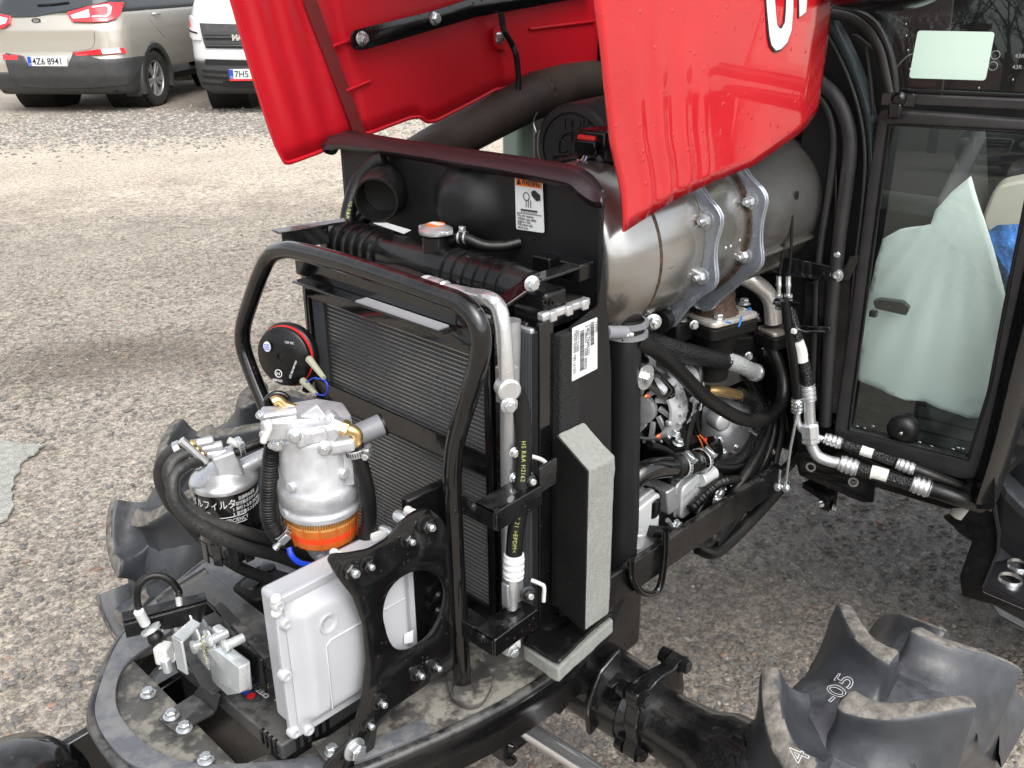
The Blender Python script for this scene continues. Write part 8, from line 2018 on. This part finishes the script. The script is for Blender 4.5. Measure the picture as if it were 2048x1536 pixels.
    q0, q1 = B(543, 458, 'z', 1.235), B(690, 435, 'z', 1.235); d_ = (q1-q0).normalized(); sd_ = d_.cross(Z_).normalized()
    k.prism([q0, q1, q1+sd_*.022, q0+sd_*.022], Z_*-.003); gb = mk('guard_bracket', k, 'black_gloss', T, bevel=.001)
    k = MB(); k.prism([q0+sd_*.010+d_*.01, q0.lerp(q1, .72)+sd_*.010, q0.lerp(q1, .72)+sd_*.010-Z_*.03, q0+sd_*.010+d_*.01-Z_*.030], sd_*-.003); mk('bracket_web', k, 'black_gloss', gb, bevel=.001)
    # label with bar code on the shroud flange
    yy = YR-.0035
    tl, tr, brr, bl = [B(x, y, 'y', yy) for x, y in ((1144, 656), (1194, 634), (1194, 737), (1143, 763))]
    lb = sheet('barcode_label', outline([tl, tr, brr, bl], .002), -Y_, .0006, 'paper', T)
    at = lambda u, v, off=.0009: tl.lerp(tr, u).lerp(bl.lerp(brr, u), v)-Y_*off
    rn = random.Random(2); k = MB()
    for u0, u1, v0, v1 in ((.30, .46, .12, .88), (.72, .86, .05, .48)):
        v = v0
        while v < v1:
            w = rn.choice((.006, .011, .016)); k.prism([at(u0, v), at(u1, v), at(u1, v+w), at(u0, v+w)], -Y_*.0002); v += w+rn.choice((.007, .012))
    mk('bar_code', k, 'black_print', lb, 0)['kind'] = 'stuff'
    ex = (bl-tl).normalized(); ey = (tr-tl).normalized()
    for u, s in ((.05, 'T4530 02005 TB5 L51EG'), (.16, '1E022-21000'), (.50, '5 7786547 1 0200 200302'), (.60, 'T3870 TK6951EG'), (.90, 'TA902')): text('label_text', s, at(u, .06), ex, ey, .0068, 'black_print', lb, ext=.0001, squeeze=.8)
mat('hose_print', (.30, .33, .10), .5); mat('alu_dull', (.42, .43, .45), .42, metal=.85, var=.15, vscale=20, bump=.3, bscale=150); mat('alu_white', (.70, .71, .71), .35, metal=.3)
side_lines()

# ------------------------------------------------------------------ things the windows mirror: a dark car, bare trees, a house with a chimney
def mirrored():
    O = V((-21.6, -3.5, 0)); az = 28; ef = V((cos(rad(az)), sin(rad(az)), 0)); el = V((-ef.y, ef.x, 0)); er = -el
    root = thing('parked_car', 'dark car with barred grille and plate mirrored in the lower cab window', 'car', O)
    tab = [(.18, .78, .80, .2, .10), (.30, .88, .88, .3, .14), (.55, .90, .90, .34, .14), (.80, .90, .82, .36, .14), (.95, .86, .55, .36, .12), (1.05, .80, -.1, .3, .08), (1.45, .60, -.9, .3, .06)]
    sh = Shell(O, ef, er, tab, 4.5); mk('body', sh.body(3.6, .2, 1.0, 80, 12), 'car_black', root, 60); mk('glasshouse', sh.body(2.6, 1.0, 1.45, 60, 6), 'car_glass', root, 60)
    k = MB(); k.prism([O+el*.86+Z_*1.0+ef*.5, O+er*.86+Z_*1.0+ef*.5, O+er*.86+Z_*1.0-ef*3, O+el*.86+Z_*1.0-ef*3], Z_*.01); mk('bonnet', k, 'car_black', root)
    gp_ = outline([O+ef*.84+el*.36+Z_*.48, O+ef*.84+er*.36+Z_*.48, O+ef*.80+er*.42+Z_*.80, O+ef*.80+el*.42+Z_*.80], .05)
    k = MB(); k.prism(gp_, ef*.02); gr = mk('grille', k, 'grille_dark', root); k = MB(); k.tube([p+ef*.025 for p in gp_], .018, 8, smooth=False, closed=True); mk('grille_surround', k, 'chrome', gr)
    for i in range(4): k = MB(); k.tube([O+ef*.865+el*.38+Z_*(.54+i*.065), O+ef*.865+er*.38+Z_*(.54+i*.065)], .009, 6); mk('grille_bar', k, 'chrome', gr)
    k = MB(); k.tube([O+ef*.868+Z_*.49, O+ef*.85+Z_*.79], .009, 6); mk('grille_bar', k, 'chrome', gr)
    for s_ in (el, er): k = MB(); k.sphere(O+ef*.70+s_*.62+Z_*.70, .14, 16, (1, 1, .7)); mk('headlight', k, 'lamp_clear', root)
    for s_ in (el, er):
        for d in (0, -2.7): wheel(root, O+s_*.78+ef*d+Z_*.32, s_, .32, .2, .2)
    c = O+ef*.90+Z_*.38; k = MB(); k.box(c, (.01, .52, .115), Matrix.Rotation(rad(az), 3, 'Z')); pt = mk('number_plate', k, 'paper', root)
    text('plate_text', '6H5 4040', c+ef*.007-Z_*.036-el*.205, el, Z_, .104, 'black_print', pt, squeeze=.78, bold=.0015); k = MB(); k.box(c+ef*.006-el*.235, (.004, .045, .108), Matrix.Rotation(rad(az), 3, 'Z')); mk('plate_band', k, 'plate_blue', pt)
    rn = random.Random(11)
    words = ('tallest', 'leaning', 'most finely branched', 'thinnest')
    for i, (x, y, h) in enumerate(((-31, -3.0, 6.2), (-30, -4.7, 5.6), (-29, -6.4, 6.6), (-31, -1.6, 5.2))):
        rt = thing('bare_tree', ('tall bare tree mirrored at the left part of the upper cab window', 'low bare tree mirrored nearest the chimney in the upper cab window', 'bare tree with the widest crown mirrored at the right part of the upper cab window', 'smallest bare tree mirrored near the dark pillar of the upper cab window')[i], 'tree', (x, y, 0), 'bare trees mirrored in the cab windows')
        tr = MB(); tr.tube([V((x, y, 0)), V((x+.1, y+.1, h*.3)), V((x, y+.2, h*.55))], lambda q: .16-.08*q, 8, sub=3); mk('trunk', tr, 'bark', rt)
        br = MB()
        def grow(p, d, L_, r_, depth):
            q = p+d*L_; br.tube([p, p.lerp(q, .5)+V([rn.uniform(-.06, .06)*L_ for _ in range(3)]), q], lambda t: r_*(1-.45*t), 4 if depth < 3 else 5, sub=2)
            if depth <= 0: return
            for _ in range(3 if depth > 1 else 4):
                nd = (d+V((rn.uniform(-.75, .75), rn.uniform(-.75, .75), rn.uniform(-.25, .5)))).normalized(); grow(p.lerp(q, rn.uniform(.55, 1)), nd, L_*rn.uniform(.55, .8), r_*.55, depth-1)
        for _ in range(5): grow(V((x, y, h*rn.uniform(.25, .5))), V((rn.uniform(-.7, .7), rn.uniform(-.7, .7), 1)).normalized(), h*.28, .07, 4)
        mk('crown', br, 'bark', rt, 60)
    hs = thing('house', 'house with a brick chimney mirrored below the bare trees in the upper cab window', 'house', (-35, -3, 0))
    k = MB(); k.bb((-38, -9, 0), (-33, 3, 1.9)); mk('wall', k, 'wall_plaster', hs); k = MB(); k.prism([V((-32.6, -9.3, 1.9)), V((-38.4, -9.3, 1.9)), V((-35.5, -9.3, 2.9))], Y_*12.6); rf = mk('roof', k, 'roof_tile', hs)
    k = MB(); k.bb((-35.4, -4.5, 2.6), (-34.7, -3.9, 4.1)); k.bb((-35.5, -4.6, 4.05), (-34.6, -3.8, 4.2)); mk('chimney', k, 'roof_tile', rf)
mirrored()
